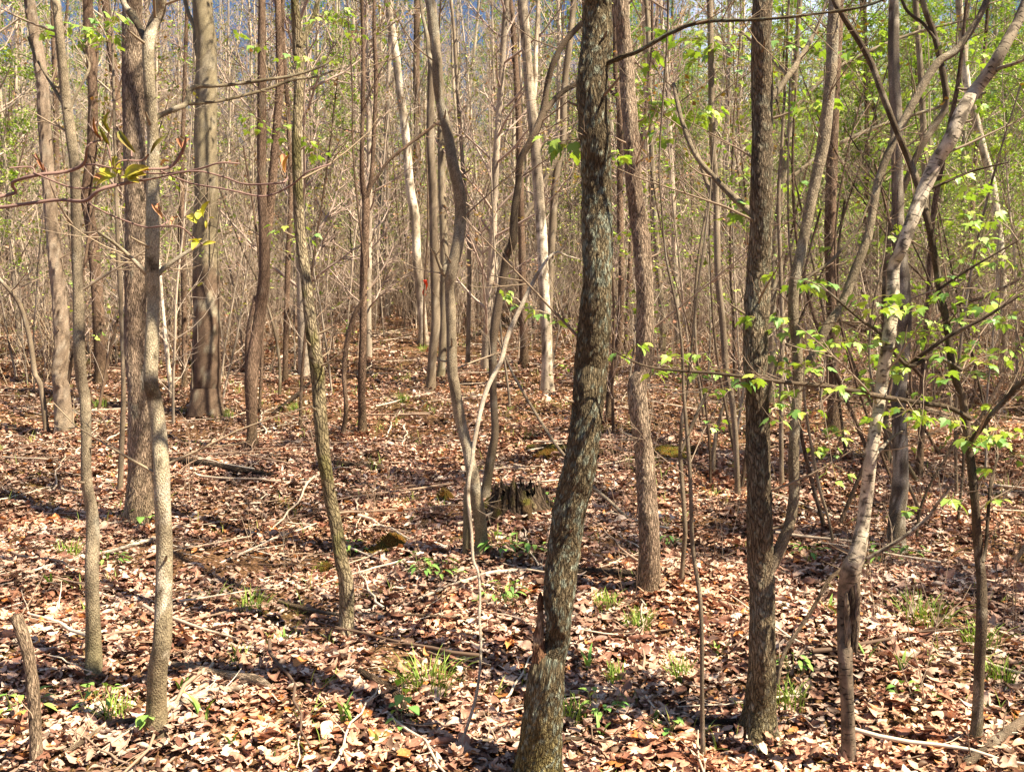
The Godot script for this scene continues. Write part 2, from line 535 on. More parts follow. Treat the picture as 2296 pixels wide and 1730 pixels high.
func tree(called: String, label: String, category: String, key: String, trunk: Array, limbs: Array, clusters: Array, o: Dictionary) -> void:
	rng.seed = hash(called) + int(trunk[0] * 1000.0)
	var t := thing(called, label, category, o.get("group", ""))
	var pr := points(trunk)
	var p: PackedVector3Array = pr[0]
	var r: PackedFloat32Array = pr[1]
	var foot := p[0].y
	var origin := p[0]
	t.position = origin
	feet.append(origin)
	foot_sizes.append(r[0])
	foot_names.append(called.replace("_", " "))
	var top: float = o.get("top", 8.0)
	var seen_top := p.size()
	if top > 0.0:
		grown(p, r, foot + top)
	for i in p.size():
		p[i] -= origin
	var shift := func(m: Mesher) -> Mesher: return m
	var m := Mesher.new()
	# wood is computed in world places so that its noise differs from tree to tree
	for i in p.size():
		p[i] += origin
	var dense := wood(m, p, r, o.get("sides", 14), o.get("step", 0.05), key, o, foot)
	var moved := func(mm: Mesher) -> Mesher:
		for i in mm.v.size():
			mm.v[i] -= origin
		return mm
	part("trunk", moved.call(m).mesh(bark(key)), t)
	var stems := PackedVector3Array(dense[0])
	var leaf_at := PackedVector3Array()
	var twig := Mesher.new()
	var tone: Color = specs[key].b.lerp(Color(0.30, 0.22, 0.17), 0.5)
	for l in limbs:
		var lp := points(l)
		var q: PackedVector3Array = lp[0]
		var s: PackedFloat32Array = lp[1]
		var out_of_frame := q[q.size() - 1].y > 1.5 - q[q.size() - 1].z * 0.43
		if out_of_frame and s[s.size() - 1] > 0.007:
			grown(q, s, q[q.size() - 1].y + 2.5)
		var lm := Mesher.new()
		var ld := wood(lm, q, s, maxi(8, int(o.get("sides", 14) * 0.6)), o.get("step", 0.05), o.get("limb_bark", key) if s[0] > 0.006 else ("smoothdark" if key != "birch" else "birch"), {"furrow": o.get("furrow", 0.0) * 0.4, "flare": 0.0}, foot)
		part("limb", moved.call(lm).mesh(bark(o.get("limb_bark", key))), t)
		stems.append_array(ld[0])
		var dd: PackedVector3Array = ld[0]
		for k in 3 + dd.size() / 14:
			var i := rng.randi_range(dd.size() / 4, dd.size() - 2)
			var fwd := (dd[i + 1] - dd[i]).normalized()
			var out := fwd.cross(Vector3(rng.randf_range(-1, 1), rng.randf_range(-1, 1), rng.randf_range(-1, 1))).normalized()
			limb(twig, leaf_at, dd[i], (fwd * 0.6 + out * 0.8).normalized(), rng.randf_range(0.1, 0.4), minf(0.004, ld[1][i] * 0.4), 1, tone)
	# bare twigs down the stem
	var dp: PackedVector3Array = dense[0]
	var dr: PackedFloat32Array = dense[1]
	for k in int(o.get("side", 4)):
		var i := rng.randi_range(dp.size() / 4, dp.size() - 2)
		var an := rng.randf() * TAU
		limb(twig, leaf_at, dp[i], Vector3(cos(an), rng.randf_range(0.2, 0.8), sin(an)).normalized(), rng.randf_range(0.25, 0.9), minf(0.006, dr[i] * 0.35), 2, tone, 0.1)
	if dr[0] > 0.014:
		for k in 7:
			var i := rng.randi_range(dp.size() / 8, dp.size() * 3 / 4)
			var an := rng.randf() * TAU
			var od := Vector3(cos(an), rng.randf_range(0.1, 0.7), sin(an)).normalized()
			var sl := rng.randf_range(0.02, 0.09)
			var sr := minf(0.005, dr[i] * 0.25)
			twig.tube(PackedVector3Array([dp[i], dp[i] + od * (dr[i] + sl * 0.5), dp[i] + od * (dr[i] + sl) + Vector3(0, 0.004, 0)]), PackedFloat32Array([sr * 1.5, sr, sr * 0.7]), 6, tone * 0.8)
	if twig.ix.size():
		part("twigs", moved.call(twig).mesh(twig_mat), t, true)
	# the crown above
	if top > 2.7:
		var cm := Mesher.new()
		var cl := PackedVector3Array()
		for i in range(seen_top, p.size() - 1):
			for b in 1:
				var an := rng.randf() * TAU
				limb(cm, cl, p[i], Vector3(cos(an), rng.randf_range(0.35, 1.1), sin(an)).normalized(), rng.randf_range(0.7, 1.7), clampf(r[i] * 0.45, 0.004, 0.022), 2, tone)
		part("crown", moved.call(cm).mesh(twig_mat), t, true)
		var fm := Mesher.new()
		spray(fm, cl, 0.35, 0.05, [Color(0.20, 0.30, 0.05), Color(0.28, 0.36, 0.06), Color(0.30, 0.18, 0.07)], 2)
		if fm.ix.size():
			part("foliage", moved.call(fm).mesh(spray_mat), t, true)
	# sprays of fresh leaves, each leaf a piece of its own
	var size: float = o.get("leaf", 0.045)
	if clusters.size():
		var pet := Mesher.new()
		for c in clusters:
			var q := Vector3(c[0], c[1], c[2])
			var near := stems[0]
			var best := 1e9
			for s in stems:
				var e := s.distance_squared_to(q) + maxf(0.0, s.y - q.y) * 0.15
				if e < best:
					best = e
					near = s
			var mid := near.lerp(q, 0.55) + Vector3(0, 0.05 * near.distance_to(q), 0)
			var tw := PackedVector3Array([near, near.lerp(mid, 0.5) + Vector3(0, 0.01, 0), mid, mid.lerp(q, 0.6), q])
			pet.tube(tw, PackedFloat32Array([0.0028, 0.0023, 0.0018, 0.0014, 0.001]), 4, tone)
			for k in int(c[3] * 1.6):
				var far: float = c[4]
				var b := q + Vector3(rng.randf_range(-1, 1) * far * 1.2, rng.randf_range(-0.55, 0.35) * far, rng.randf_range(-1, 1) * far)
				var from := tw[3].lerp(q, rng.randf())
				pet.tube(PackedVector3Array([from, from.lerp(b, 0.5) + Vector3(0, 0.004, 0), b]), PackedFloat32Array([0.0008, 0.0007, 0.0006]), 3, Color(0.30, 0.26, 0.08))
				var outd := (b - q)
				outd.y = 0.0
				var fwd := (outd.normalized() + Vector3(rng.randf_range(-0.5, 0.5), rng.randf_range(-0.9, -0.1), rng.randf_range(-0.5, 0.5))).normalized()
				var upv := Vector3(rng.randf_range(-0.45, 0.45), 1, rng.randf_range(-0.45, 0.45))
				var xx := upv.cross(fwd).normalized()
				var bs := Basis(xx, fwd.cross(xx).normalized(), fwd)
				var lf := part("leaf", maple_leaves[rng.randi() % maple_leaves.size()], t)
				lf.transform = Transform3D(bs * (size * rng.randf_range(0.65, 1.25)), b - origin)
				lf.material_override = leaf_mats[rng.randi() % leaf_mats.size()]
		part("leaf_stalks", moved.call(pet).mesh(twig_mat), t, true)
	if o.has("stub"):
		broken_stub(t, origin, key)
	if o.has("split"):
		split_wood(t, origin)

func split_wood(t: Node3D, origin: Vector3) -> void:       # the birch's torn lower trunk: slabs of bare wood standing off the rind
	for k in 3:
		var m := Mesher.new()
		var y0 := 0.42 + 0.02 * k
		var p := PackedVector3Array()
		var r := PackedFloat32Array()
		for i in 8:
			var f := i / 7.0
			p.push_back(Vector3(0.012 * f + 0.004 * sin(f * 5.0 + k) - 0.022 + 0.019 * k, y0 + f * (0.30 + 0.03 * k), 0.014 + 0.014 * sin(PI * f)))
			r.push_back(0.012 * sin(PI * clampf(f * 0.92 + 0.06, 0, 1)) + 0.002)
		for i in p.size():
			p[i] += origin
		wood(m, p, r, 9, 0.02, "deadwood" if k != 1 else "rotten", {"furrow": 0.004, "flare": 0.0}, origin.y - 3.0)
		for i in m.v.size():
			m.v[i] -= origin
		part("torn_wood", m.mesh(bark("deadwood")), t)

func broken_stub(t: Node3D, origin: Vector3, key: String) -> void:
	var m := Mesher.new()
	var p := PackedVector3Array([Vector3(0.062, 0.30, 0.01), Vector3(0.044, 0.367, 0.012), Vector3(0.024, 0.432, 0.016), Vector3(0.010, 0.481, 0.018), Vector3(0.006, 0.530, 0.016), Vector3(0.010, 0.611, 0.012), Vector3(0.012, 0.677, 0.008), Vector3(0.013, 0.715, 0.008)])
	for i in p.size():
		p[i] += origin
	wood(m, p, PackedFloat32Array([0.03, 0.034, 0.036, 0.032, 0.022, 0.015, 0.012, 0.004]), 24, 0.01, "freshwood", {"furrow": 0.006, "flare": 0.0}, origin.y - 3.0)
	for i in m.v.size():
		m.v[i] -= origin
	var o := part("broken_limb", m.mesh(bark("freshwood")), t)
	o.set_meta("label", "splintered brown stub of a broken limb")

func stick(called: String, label: String, category: String, key: String, a: Array, o: Dictionary) -> void:
	rng.seed = hash(called)
	var t := thing(called, label, category)
	var pr := points(a)
	var p: PackedVector3Array = pr[0]
	var r: PackedFloat32Array = pr[1]
	var origin := p[0]
	t.position = origin
	var m := Mesher.new()
	var d := wood(m, p, r, 12 if r[0] > 0.01 else 8, 0.03, key, {"furrow": 0.12 * r[1] if r[1] > 0.008 else 0.0, "fine": false, "flare": 0.0}, p[0].y - 5.0)
	for i in m.v.size():
		m.v[i] -= origin
	part("stem", m.mesh(bark(key)), t)
	var tw := Mesher.new()
	var dp: PackedVector3Array = d[0]
	var none := PackedVector3Array()
	var tone: Color = specs[key].a
	for k in 3:
		var i := rng.randi_range(1, dp.size() - 2)
		var fwd := (dp[i + 1] - dp[i]).normalized()
		limb(tw, none, dp[i] - origin, (fwd * 0.7 + Vector3(rng.randf_range(-1, 1), rng.randf_range(0, 0.9), rng.randf_range(-1, 1))).normalized(), rng.randf_range(0.06, 0.2), minf(0.004, d[1][i] * 0.5), 0, tone, 0.0)
	part("twigs", tw.mesh(twig_mat), t, true)

func stump(at: Vector3, rad: float, high: float) -> void:
	feet.append(at)
	foot_names.append("rotten stump")
	foot_sizes.append(rad * 1.4)
	var t := thing("rotten_stump", "old dark rotten tree stump, deeply fissured, with a jagged top and flaring root", "stump")
	t.position = at
	var m := Mesher.new()
	var sides := 96
	var rows := 26
	for i in rows:
		var f := float(i) / (rows - 1)
		for k in sides + 1:
			var an := TAU * (k % sides) / sides
			var jag := 0.50 + 0.35 * soft.get_noise_2d(cos(an) * 130.0 + 9.0, sin(an) * 130.0) + 0.30 * (0.5 + ridge.get_noise_2d(cos(an) * 420.0 + 40.0, sin(an) * 420.0)) - 0.16 * maxf(0.0, -cos(an - 0.4))
			var y := high * f * jag
			var fl := 0.55 * exp(-y / 0.07) * (0.5 + 0.5 * cos(an * 5.0 + 0.6)) + 1.15 * exp(-y / 0.14) * pow(maxf(0.0, cos(an)), 6.0) + 0.35 * exp(-y / 0.1) * pow(maxf(0.0, -cos(an + 0.5)), 3.0)
			var rr := rad * (0.92 - 0.16 * f + fl)
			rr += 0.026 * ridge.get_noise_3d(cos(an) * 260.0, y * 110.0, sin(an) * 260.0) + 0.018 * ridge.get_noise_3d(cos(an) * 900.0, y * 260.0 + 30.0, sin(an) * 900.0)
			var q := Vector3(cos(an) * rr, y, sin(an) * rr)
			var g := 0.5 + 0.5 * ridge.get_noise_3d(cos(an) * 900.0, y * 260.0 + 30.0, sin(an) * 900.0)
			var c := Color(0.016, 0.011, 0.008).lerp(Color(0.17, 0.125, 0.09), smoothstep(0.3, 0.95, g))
			var ms := smoothstep(0.1, 0.4, soft.get_noise_3d(q.x * 900.0, q.y * 500.0, q.z * 900.0))
			c = c.lerp(Color(0.16, 0.15, 0.05), ms * 0.5)
			m.add(q, Vector3.UP, Vector2(4.0 * k / sides, y * 3.0), c)
	for i in rows - 1:
		for k in sides:
			var a := i * (sides + 1) + k
			m.quad(a, a + 1, a + sides + 2, a + sides + 1)
	m.smooth()
	part("rind", m.mesh(bark("mossylog")), t)
	var h := Mesher.new()
	h.add(Vector3(0, high * 0.55, 0), Vector3.UP, Vector2.ZERO, Color(0.05, 0.035, 0.025))
	for k in 25:
		var an := TAU * k / 24.0
		h.add(Vector3(cos(an) * rad * 0.8, high * (0.66 + 0.06 * sin(k * 2.3)), sin(an) * rad * 0.8), Vector3.UP, Vector2(cos(an), sin(an)), Color(0.10, 0.07, 0.045))
	for k in 24:
		h.tri(0, k + 2, k + 1)
	h.smooth()
	part("hollow_heart", h.mesh(bark("rotten")), t)
	for k in 5:
		var an: float = [0.05, 1.1, 2.2, 3.3, 5.3][k]
		var s := Mesher.new()
		var o := Vector3(cos(an), 0, sin(an))
		var ps := PackedVector3Array()
		for i in 5:
			var q := at + o * (rad * 0.8 + i * (0.075 if k == 0 else 0.045)) + Vector3(0.01 * sin(i * 2.0 + k), 0, 0.015 * cos(i * 1.7 + k))
			q.y = lerpf(at.y + 0.10, height(q.x, q.z), minf(1.0, i / 3.0)) + 0.012 - 0.012 * i / 4.0
			ps.push_back(q)
		wood(s, ps, PackedFloat32Array([0.05, 0.042, 0.032, 0.022, 0.01]), 14, 0.02, "mossylog", {"furrow": 0.007, "flare": 0.0}, at.y - 3.0)
		for i in s.v.size():
			s.v[i] -= at
		part("root", s.mesh(bark("mossylog")), t)
	for k in 9:
		var an := TAU * k / 9.0 + 0.3
		var s := Mesher.new()
		var b := Vector3(cos(an) * rad * 0.74, high * 0.5, sin(an) * rad * 0.74)
		var len_ := high * (0.22 + 0.18 * sin(k * 4.1))
		wood(s, PackedVector3Array([b + at, b + at + Vector3(0.004, len_ * 0.5, 0), b + at + Vector3(cos(an) * 0.01, len_, sin(an) * 0.01)]), PackedFloat32Array([0.030, 0.020, 0.003]), 9, 0.02, "rotten", {"furrow": 0.006, "flare": 0.0}, at.y - 3.0)
		for i in s.v.size():
			s.v[i] -= at
		part("splinter", s.mesh(bark("rotten")), t)

func mound(at: Vector3, rad: float, high: float, label: String, green: bool) -> void:
	var t := thing("moss_mound", label, "moss")
	t.position = at
	var m := Mesher.new()
	for i in 13:
		for k in 33:
			var f := i / 12.0
			var an := TAU * (k % 32) / 32.0
			var q := Vector3(cos(an) * rad * f, 0, sin(an) * rad * f * 0.7)
			var nz := soft.get_noise_2d((at.x + q.x) * 1500.0, (at.z + q.z) * 1500.0)
			q.y = high * (cos(f * PI) * 0.5 + 0.4) + nz * 0.02 + 0.02 * soft.get_noise_2d((at.x + q.x) * 400.0, (at.z + q.z) * 400.0)
			var c := Color(0.13, 0.14, 0.025).lerp(Color(0.22, 0.12, 0.03), 0.5 + nz) if green else Color(0.27, 0.12, 0.03).lerp(Color(0.13, 0.12, 0.03), clampf(0.45 + nz * 1.3, 0, 1))
			m.add(q, Vector3.UP, Vector2(q.x, q.z) * 4.0, c)
	for i in 12:
		for k in 32:
			var a := i * 33 + k
			m.quad(a, a + 1, a + 34, a + 33)
	m.smooth()
	part("hump", m.mesh(litter_mat), t)
	var g := Mesher.new()
	rng.seed = int(at.x * 1000.0) + 77
	for k in 260:
		var an := rng.randf() * TAU
		var f := sqrt(rng.randf()) * 0.92
		var b := Vector3(cos(an) * rad * f, high * (cos(f * PI) * 0.5 + 0.4), sin(an) * rad * f * 0.7)
		var c := (Color(0.16, 0.18, 0.03) if green else Color(0.19, 0.13, 0.03)) * rng.randf_range(0.6, 1.5)
		g.tube(PackedVector3Array([b, b + Vector3(rng.randf_range(-0.01, 0.01), rng.randf_range(0.008, 0.022), rng.randf_range(-0.01, 0.01))]), PackedFloat32Array([0.003, 0.0005]), 3, c)
	part("moss_tips", g.mesh(twig_mat), t, true)

func blade(m: Mesher, at: Vector3, lean: Vector3, length: float, wide: float, c: Color) -> void:
	var side := lean.cross(Vector3.UP).normalized() if lean.length() > 0.01 else Vector3.RIGHT
	side = (side + Vector3(rng.randf_range(-0.4, 0.4), 0, rng.randf_range(-0.4, 0.4))).normalized()
	var b := m.v.size()
	for i in 5:
		var f := i / 4.0
		var q := at + Vector3.UP * length * (f - 0.25 * f * f * lean.length() * 2.0) + lean * length * f * f
		var w := wide * (1.0 - f * f) * (0.6 + 0.8 * f)
		m.add(q - side * w, Vector3.UP, Vector2(0, f), c * (0.85 + 0.3 * f))
		m.add(q + side * w, Vector3.UP, Vector2(1, f), c * (0.85 + 0.3 * f))
	for i in 4:
		var a := b + i * 2
		m.quad(a, a + 2, a + 3, a + 1)

func tuft(at: Vector3, size: float, label: String) -> void:
	var t := thing("grass_tuft", label, "grass", "grass tufts among the leaves")
	t.position = at
	rng.seed = int(at.x * 917.0) + int(at.z * 313.0)
	for k in int(95 * size) + 18:
		var m := Mesher.new()
		var an := rng.randf() * TAU
		var o := Vector3(cos(an), 0, sin(an)) * sqrt(rng.randf()) * 0.12 * size
		var c := Color(0.18, 0.32, 0.05).lerp(Color(0.31, 0.40, 0.08), rng.randf()) * rng.randf_range(0.75, 1.15)
		blade(m, o, (o * 5.0 + Vector3(rng.randf_range(-0.4, 0.4), 0, rng.randf_range(-0.4, 0.4))), rng.randf_range(0.09, 0.2) * (0.5 + 0.5 * size), 0.0028, c)
		m.smooth()
		part("blade", m.mesh(spray_mat), t)

func herb(at: Vector3, kind: int, size: float, label: String) -> void:
	var t := thing("green_plant", label, "plant", "small green plants in the leaf litter")
	t.position = at
	rng.seed = int(at.x * 719.0) + int(at.z * 523.0)
	var st := Mesher.new()
	size *= 1.1
	var n: int = [6, 18, 4][kind]
	for k in n:
		var m := Mesher.new()
		var an := rng.randf() * TAU
		var o := Vector3(cos(an), 0, sin(an)) * rng.randf() * (0.08 if kind == 1 else 0.02) * size
		var c := Color(0.13, 0.29, 0.07).lerp(Color(0.28, 0.42, 0.10), rng.randf())
		if kind == 2:
			blade(m, o, Vector3(cos(an), 0, sin(an)) * 0.45, rng.randf_range(0.09, 0.14) * size, 0.010 * size, c)
		else:
			var hgt := rng.randf_range(0.03, 0.11) * size
			var top := o + Vector3(cos(an) * 0.03, hgt, sin(an) * 0.03)
			st.tube(PackedVector3Array([o, top]), PackedFloat32Array([0.0014, 0.001]), 4, Color(0.2, 0.22, 0.08))
			var fw := Vector3(cos(an), rng.randf_range(-0.5, 0.5), sin(an)).normalized()
			var sd := fw.cross(Vector3.UP).normalized()
			var ln := (0.042 if kind == 0 else 0.055) * size * rng.randf_range(0.7, 1.2)
			var wd := ln * (0.42 if kind == 0 else 0.24)
			for i in 6:
				var f := i / 5.0
				var q := top + fw * ln * f + Vector3(0, -0.35 * ln * f * f, 0)
				var w := wd * sin(PI * clampf(pow(f, 0.8) * 0.94 + 0.04, 0, 1))
				m.add(q - sd * w + Vector3(0, w * 0.3, 0), Vector3.UP, Vector2(0, f), c)
				m.add(q, Vector3.UP, Vector2(0.5, f), c * 1.1)
				m.add(q + sd * w + Vector3(0, w * 0.3, 0), Vector3.UP, Vector2(1, f), c)
			for i in 5:
				var a := i * 3
				m.quad(a, a + 3, a + 4, a + 1)
				m.quad(a + 1, a + 4, a + 5, a + 2)
		m.smooth()
		part("leaf" if kind != 2 else "blade", m.mesh(spray_mat), t)
	if st.ix.size():
		part("stalks", st.mesh(twig_mat), t, true)

func tape(at: Vector3) -> void:
	var t := thing("flagging_tape", "strip of red-orange flagging tape tied to a stem beside the straight tan trunk", "tape")
	t.position = at
	var mat := StandardMaterial3D.new()
	mat.albedo_color = Color(0.80, 0.07, 0.03).linear_to_srgb()
	mat.roughness = 0.4
	mat.cull_mode = BaseMaterial3D.CULL_DISABLED
	mat.backlight_enabled = true
	mat.backlight = Color(0.9, 0.3, 0.1)
	var m := Mesher.new()
	for i in 13:
		var f := i / 12.0
		var sway := Vector3(0.02 * sin(f * 6.0), -0.24 * f, 0.02 * cos(f * 4.0))
		m.add(sway + Vector3(-0.026, 0, 0.008 * sin(f * 9.0)), Vector3.UP, Vector2(0, f), Color.WHITE)
		m.add(sway + Vector3(0.026, 0.004, 0.012 * cos(f * 7.0)), Vector3.UP, Vector2(1, f), Color.WHITE)
	for i in 12:
		m.quad(i * 2, i * 2 + 2, i * 2 + 3, i * 2 + 1)
	m.smooth()
	part("tail", m.mesh(mat), t)
	var k := TorusMesh.new()
	k.inner_radius = 0.016
	k.outer_radius = 0.034
	k.rings = 20
	k.ring_segments = 8
	k.material = mat
	part("knot", k, t)
	var s := thing("taped_sapling", "thin sapling stem that the red-orange tape is tied round", "sapling")
	var g := height(at.x, at.z)
	s.position = Vector3(at.x, g, at.z)
	var w := Mesher.new()
	wood(w, PackedVector3Array([Vector3(at.x, g - 0.05, at.z), Vector3(at.x - 0.02, g + 0.5, at.z), at, at + Vector3(0.05, 1.2, 0.03), at + Vector3(-0.03, 3.0, 0.1)]), PackedFloat32Array([0.022, 0.020, 0.017, 0.013, 0.004]), 10, 0.1, "russet", {}, g)
	for i in w.v.size():
		w.v[i] -= s.position
	part("trunk", w.mesh(bark("russet")), s)

func budding_branch(stems: Array, buds: Array) -> void:
	var t := thing("budding_branch", "purplish twigs with opening bronze and yellow-green leaves reaching in close at the left", "branch")
	rng.seed = 55
	var m := Mesher.new()
	for a in stems:
		var pr := points(a)
		var p: PackedVector3Array = pr[0]
		for i in p.size():
			p[i].z += 0.012 * sin(i * 1.9 + p[0].x * 40.0)
		var rs := resampled(p, pr[1], 0.006, false)
		m.tube(rs[0], rs[1], 9, Color(0.21, 0.135, 0.125))
		for k in rs[0].size() / 8:
			var i := rng.randi_range(1, rs[0].size() - 2)
			m.tube(PackedVector3Array([rs[0][i] - Vector3(0, rs[1][i], 0), rs[0][i] + Vector3(0, rs[1][i] * 1.25, 0)]), PackedFloat32Array([rs[1][i] * 0.5, rs[1][i] * 0.4]), 6, Color(0.26, 0.15, 0.12))
	# the stem it grows from, just out of the picture on the left
	var first: Array = points(stems[0])
	var b: Vector3 = first[0][0]
	var g := height(b.x - 0.05, b.z)
	var rs2 := resampled(PackedVector3Array([Vector3(b.x - 0.06, g - 0.05, b.z), Vector3(b.x - 0.03, g + 0.5, b.z - 0.02), b, b + Vector3(-0.04, 0.8, 0.02), b + Vector3(0.02, 1.7, 0.05)]), PackedFloat32Array([0.016, 0.013, 0.010, 0.007, 0.003]), 0.05, false)
	m.tube(rs2[0], rs2[1], 10, Color(0.2, 0.14, 0.12))
	part("twigs", m.mesh(twig_mat), t, true)
	var tones := [[Color(0.24, 0.17, 0.05), Color(0.17, 0.18, 0.05)], [Color(0.50, 0.50, 0.06), Color(0.42, 0.32, 0.05)], [Color(0.33, 0.13, 0.06), Color(0.25, 0.11, 0.06)], [Color(0.46, 0.24, 0.12), Color(0.40, 0.17, 0.09)]]
	for q in buds:
		var a := Vector3(q[0], q[1], q[2])
		var e := Vector3(q[3], q[4], q[5])
		var kind: int = q[6]
		var l := Mesher.new()
		var fw := e - a
		var ln := fw.length()
		fw = fw.normalized()
		var sd := fw.cross(Vector3(rng.randf_range(-0.3, 0.3), 0.3, 1.0)).normalized()
		var up := sd.cross(fw)
		var wd: float = ln * [0.12, 0.16, 0.10, 0.12][kind]
		var fold: float = [1.1, 0.45, 1.0, 0.9][kind]
		for i in 9:
			var f := i / 8.0
			var w := wd * pow(sin(PI * clampf(f * 0.93 + 0.05, 0, 1)), 0.8) * (1.0 + 0.08 * (i % 2))
			var c: Color = tones[kind][0].lerp(tones[kind][1], clampf(f + 0.3 * sin(i * 2.1), 0, 1))
			var o := a + fw * ln * f + up * ln * 0.10 * sin(PI * f)
			for s in [-1.0, -0.5, 0.0, 0.5, 1.0]:
				var rip := 0.06 * wd * sin(f * 20.0 + s * 3.0)
				l.add(o + sd * s * w * cos(fold * 0.7) + up * (absf(s) * w * sin(fold) + rip), Vector3.UP, Vector2(s, f), c * (1.15 if absf(s) < 0.1 else (0.92 if i % 2 else 1.05)))
		for i in 8:
			for j in 4:
				var a0 := i * 5 + j
				l.quad(a0, a0 + 5, a0 + 6, a0 + 1)
		l.smooth()
		part("leaf" if kind < 2 else "bud", l.mesh(spray_mat), t)

# ------------------------------------------------------------------ the woods behind
func grow_stem(h: float, r: float, branches: int, depth: int, low: float, reach: float, wood_tone: Color, twig_tone: Color, chance: float, size: float, tones: Array, each: int, sway: float) -> Array:
	var trunk := Mesher.new()
	var crown := Mesher.new()
	var fol := Mesher.new()
	var tips := PackedVector3Array()
	var p := PackedVector3Array([Vector3(0, -0.15, 0)])
	var rr := PackedFloat32Array([r * 1.25])
	var n := 12
	var d := Vector3(rng.randf_range(-0.07, 0.07), 1, rng.randf_range(-0.07, 0.07)) * Vector3(sway * 4.0, 1, sway * 4.0)
	for i in n:
		d = (d + Vector3(rng.randf_range(-1, 1) * sway, 0.12, rng.randf_range(-1, 1) * sway)).normalized()
		p.push_back(p[i] + d * (h + 0.15) / n)
		rr.push_back(maxf(r * (1.0 - pow((i + 1.0) / n, 1.4) * 0.9), 0.002))
	var rs := resampled(p, rr, h / 24.0, false)
	trunk.tube(rs[0], rs[1], 8 if r > 0.02 else 6, Color.WHITE)
	for i in trunk.v.size():
		var q := trunk.v[i]
		var k := soft.get_noise_3d(q.x * 260.0 + h * 77.0, q.y * 90.0, q.z * 260.0)
		trunk.c[i] = wood_tone * clampf(1.0 + 1.1 * k, 0.35, 1.5)
	for b in branches:
		var t := lerpf(low, 0.98, (b + rng.randf()) / branches)
		var i := mini(int(t * (rs[0].size() - 1)), rs[0].size() - 2)
		var an := b * 2.4 + rng.randf() * 0.8
		limb(crown, tips, rs[0][i], Vector3(cos(an), rng.randf_range(0.3, 1.2), sin(an)).normalized(), reach * rng.randf_range(0.5, 1.2) * (1.15 - 0.7 * t), clampf(rs[1][i] * 0.42, 0.002, 0.02), depth, twig_tone)
	spray(fol, tips, chance, size, tones, each)
	return [trunk, crown, fol]

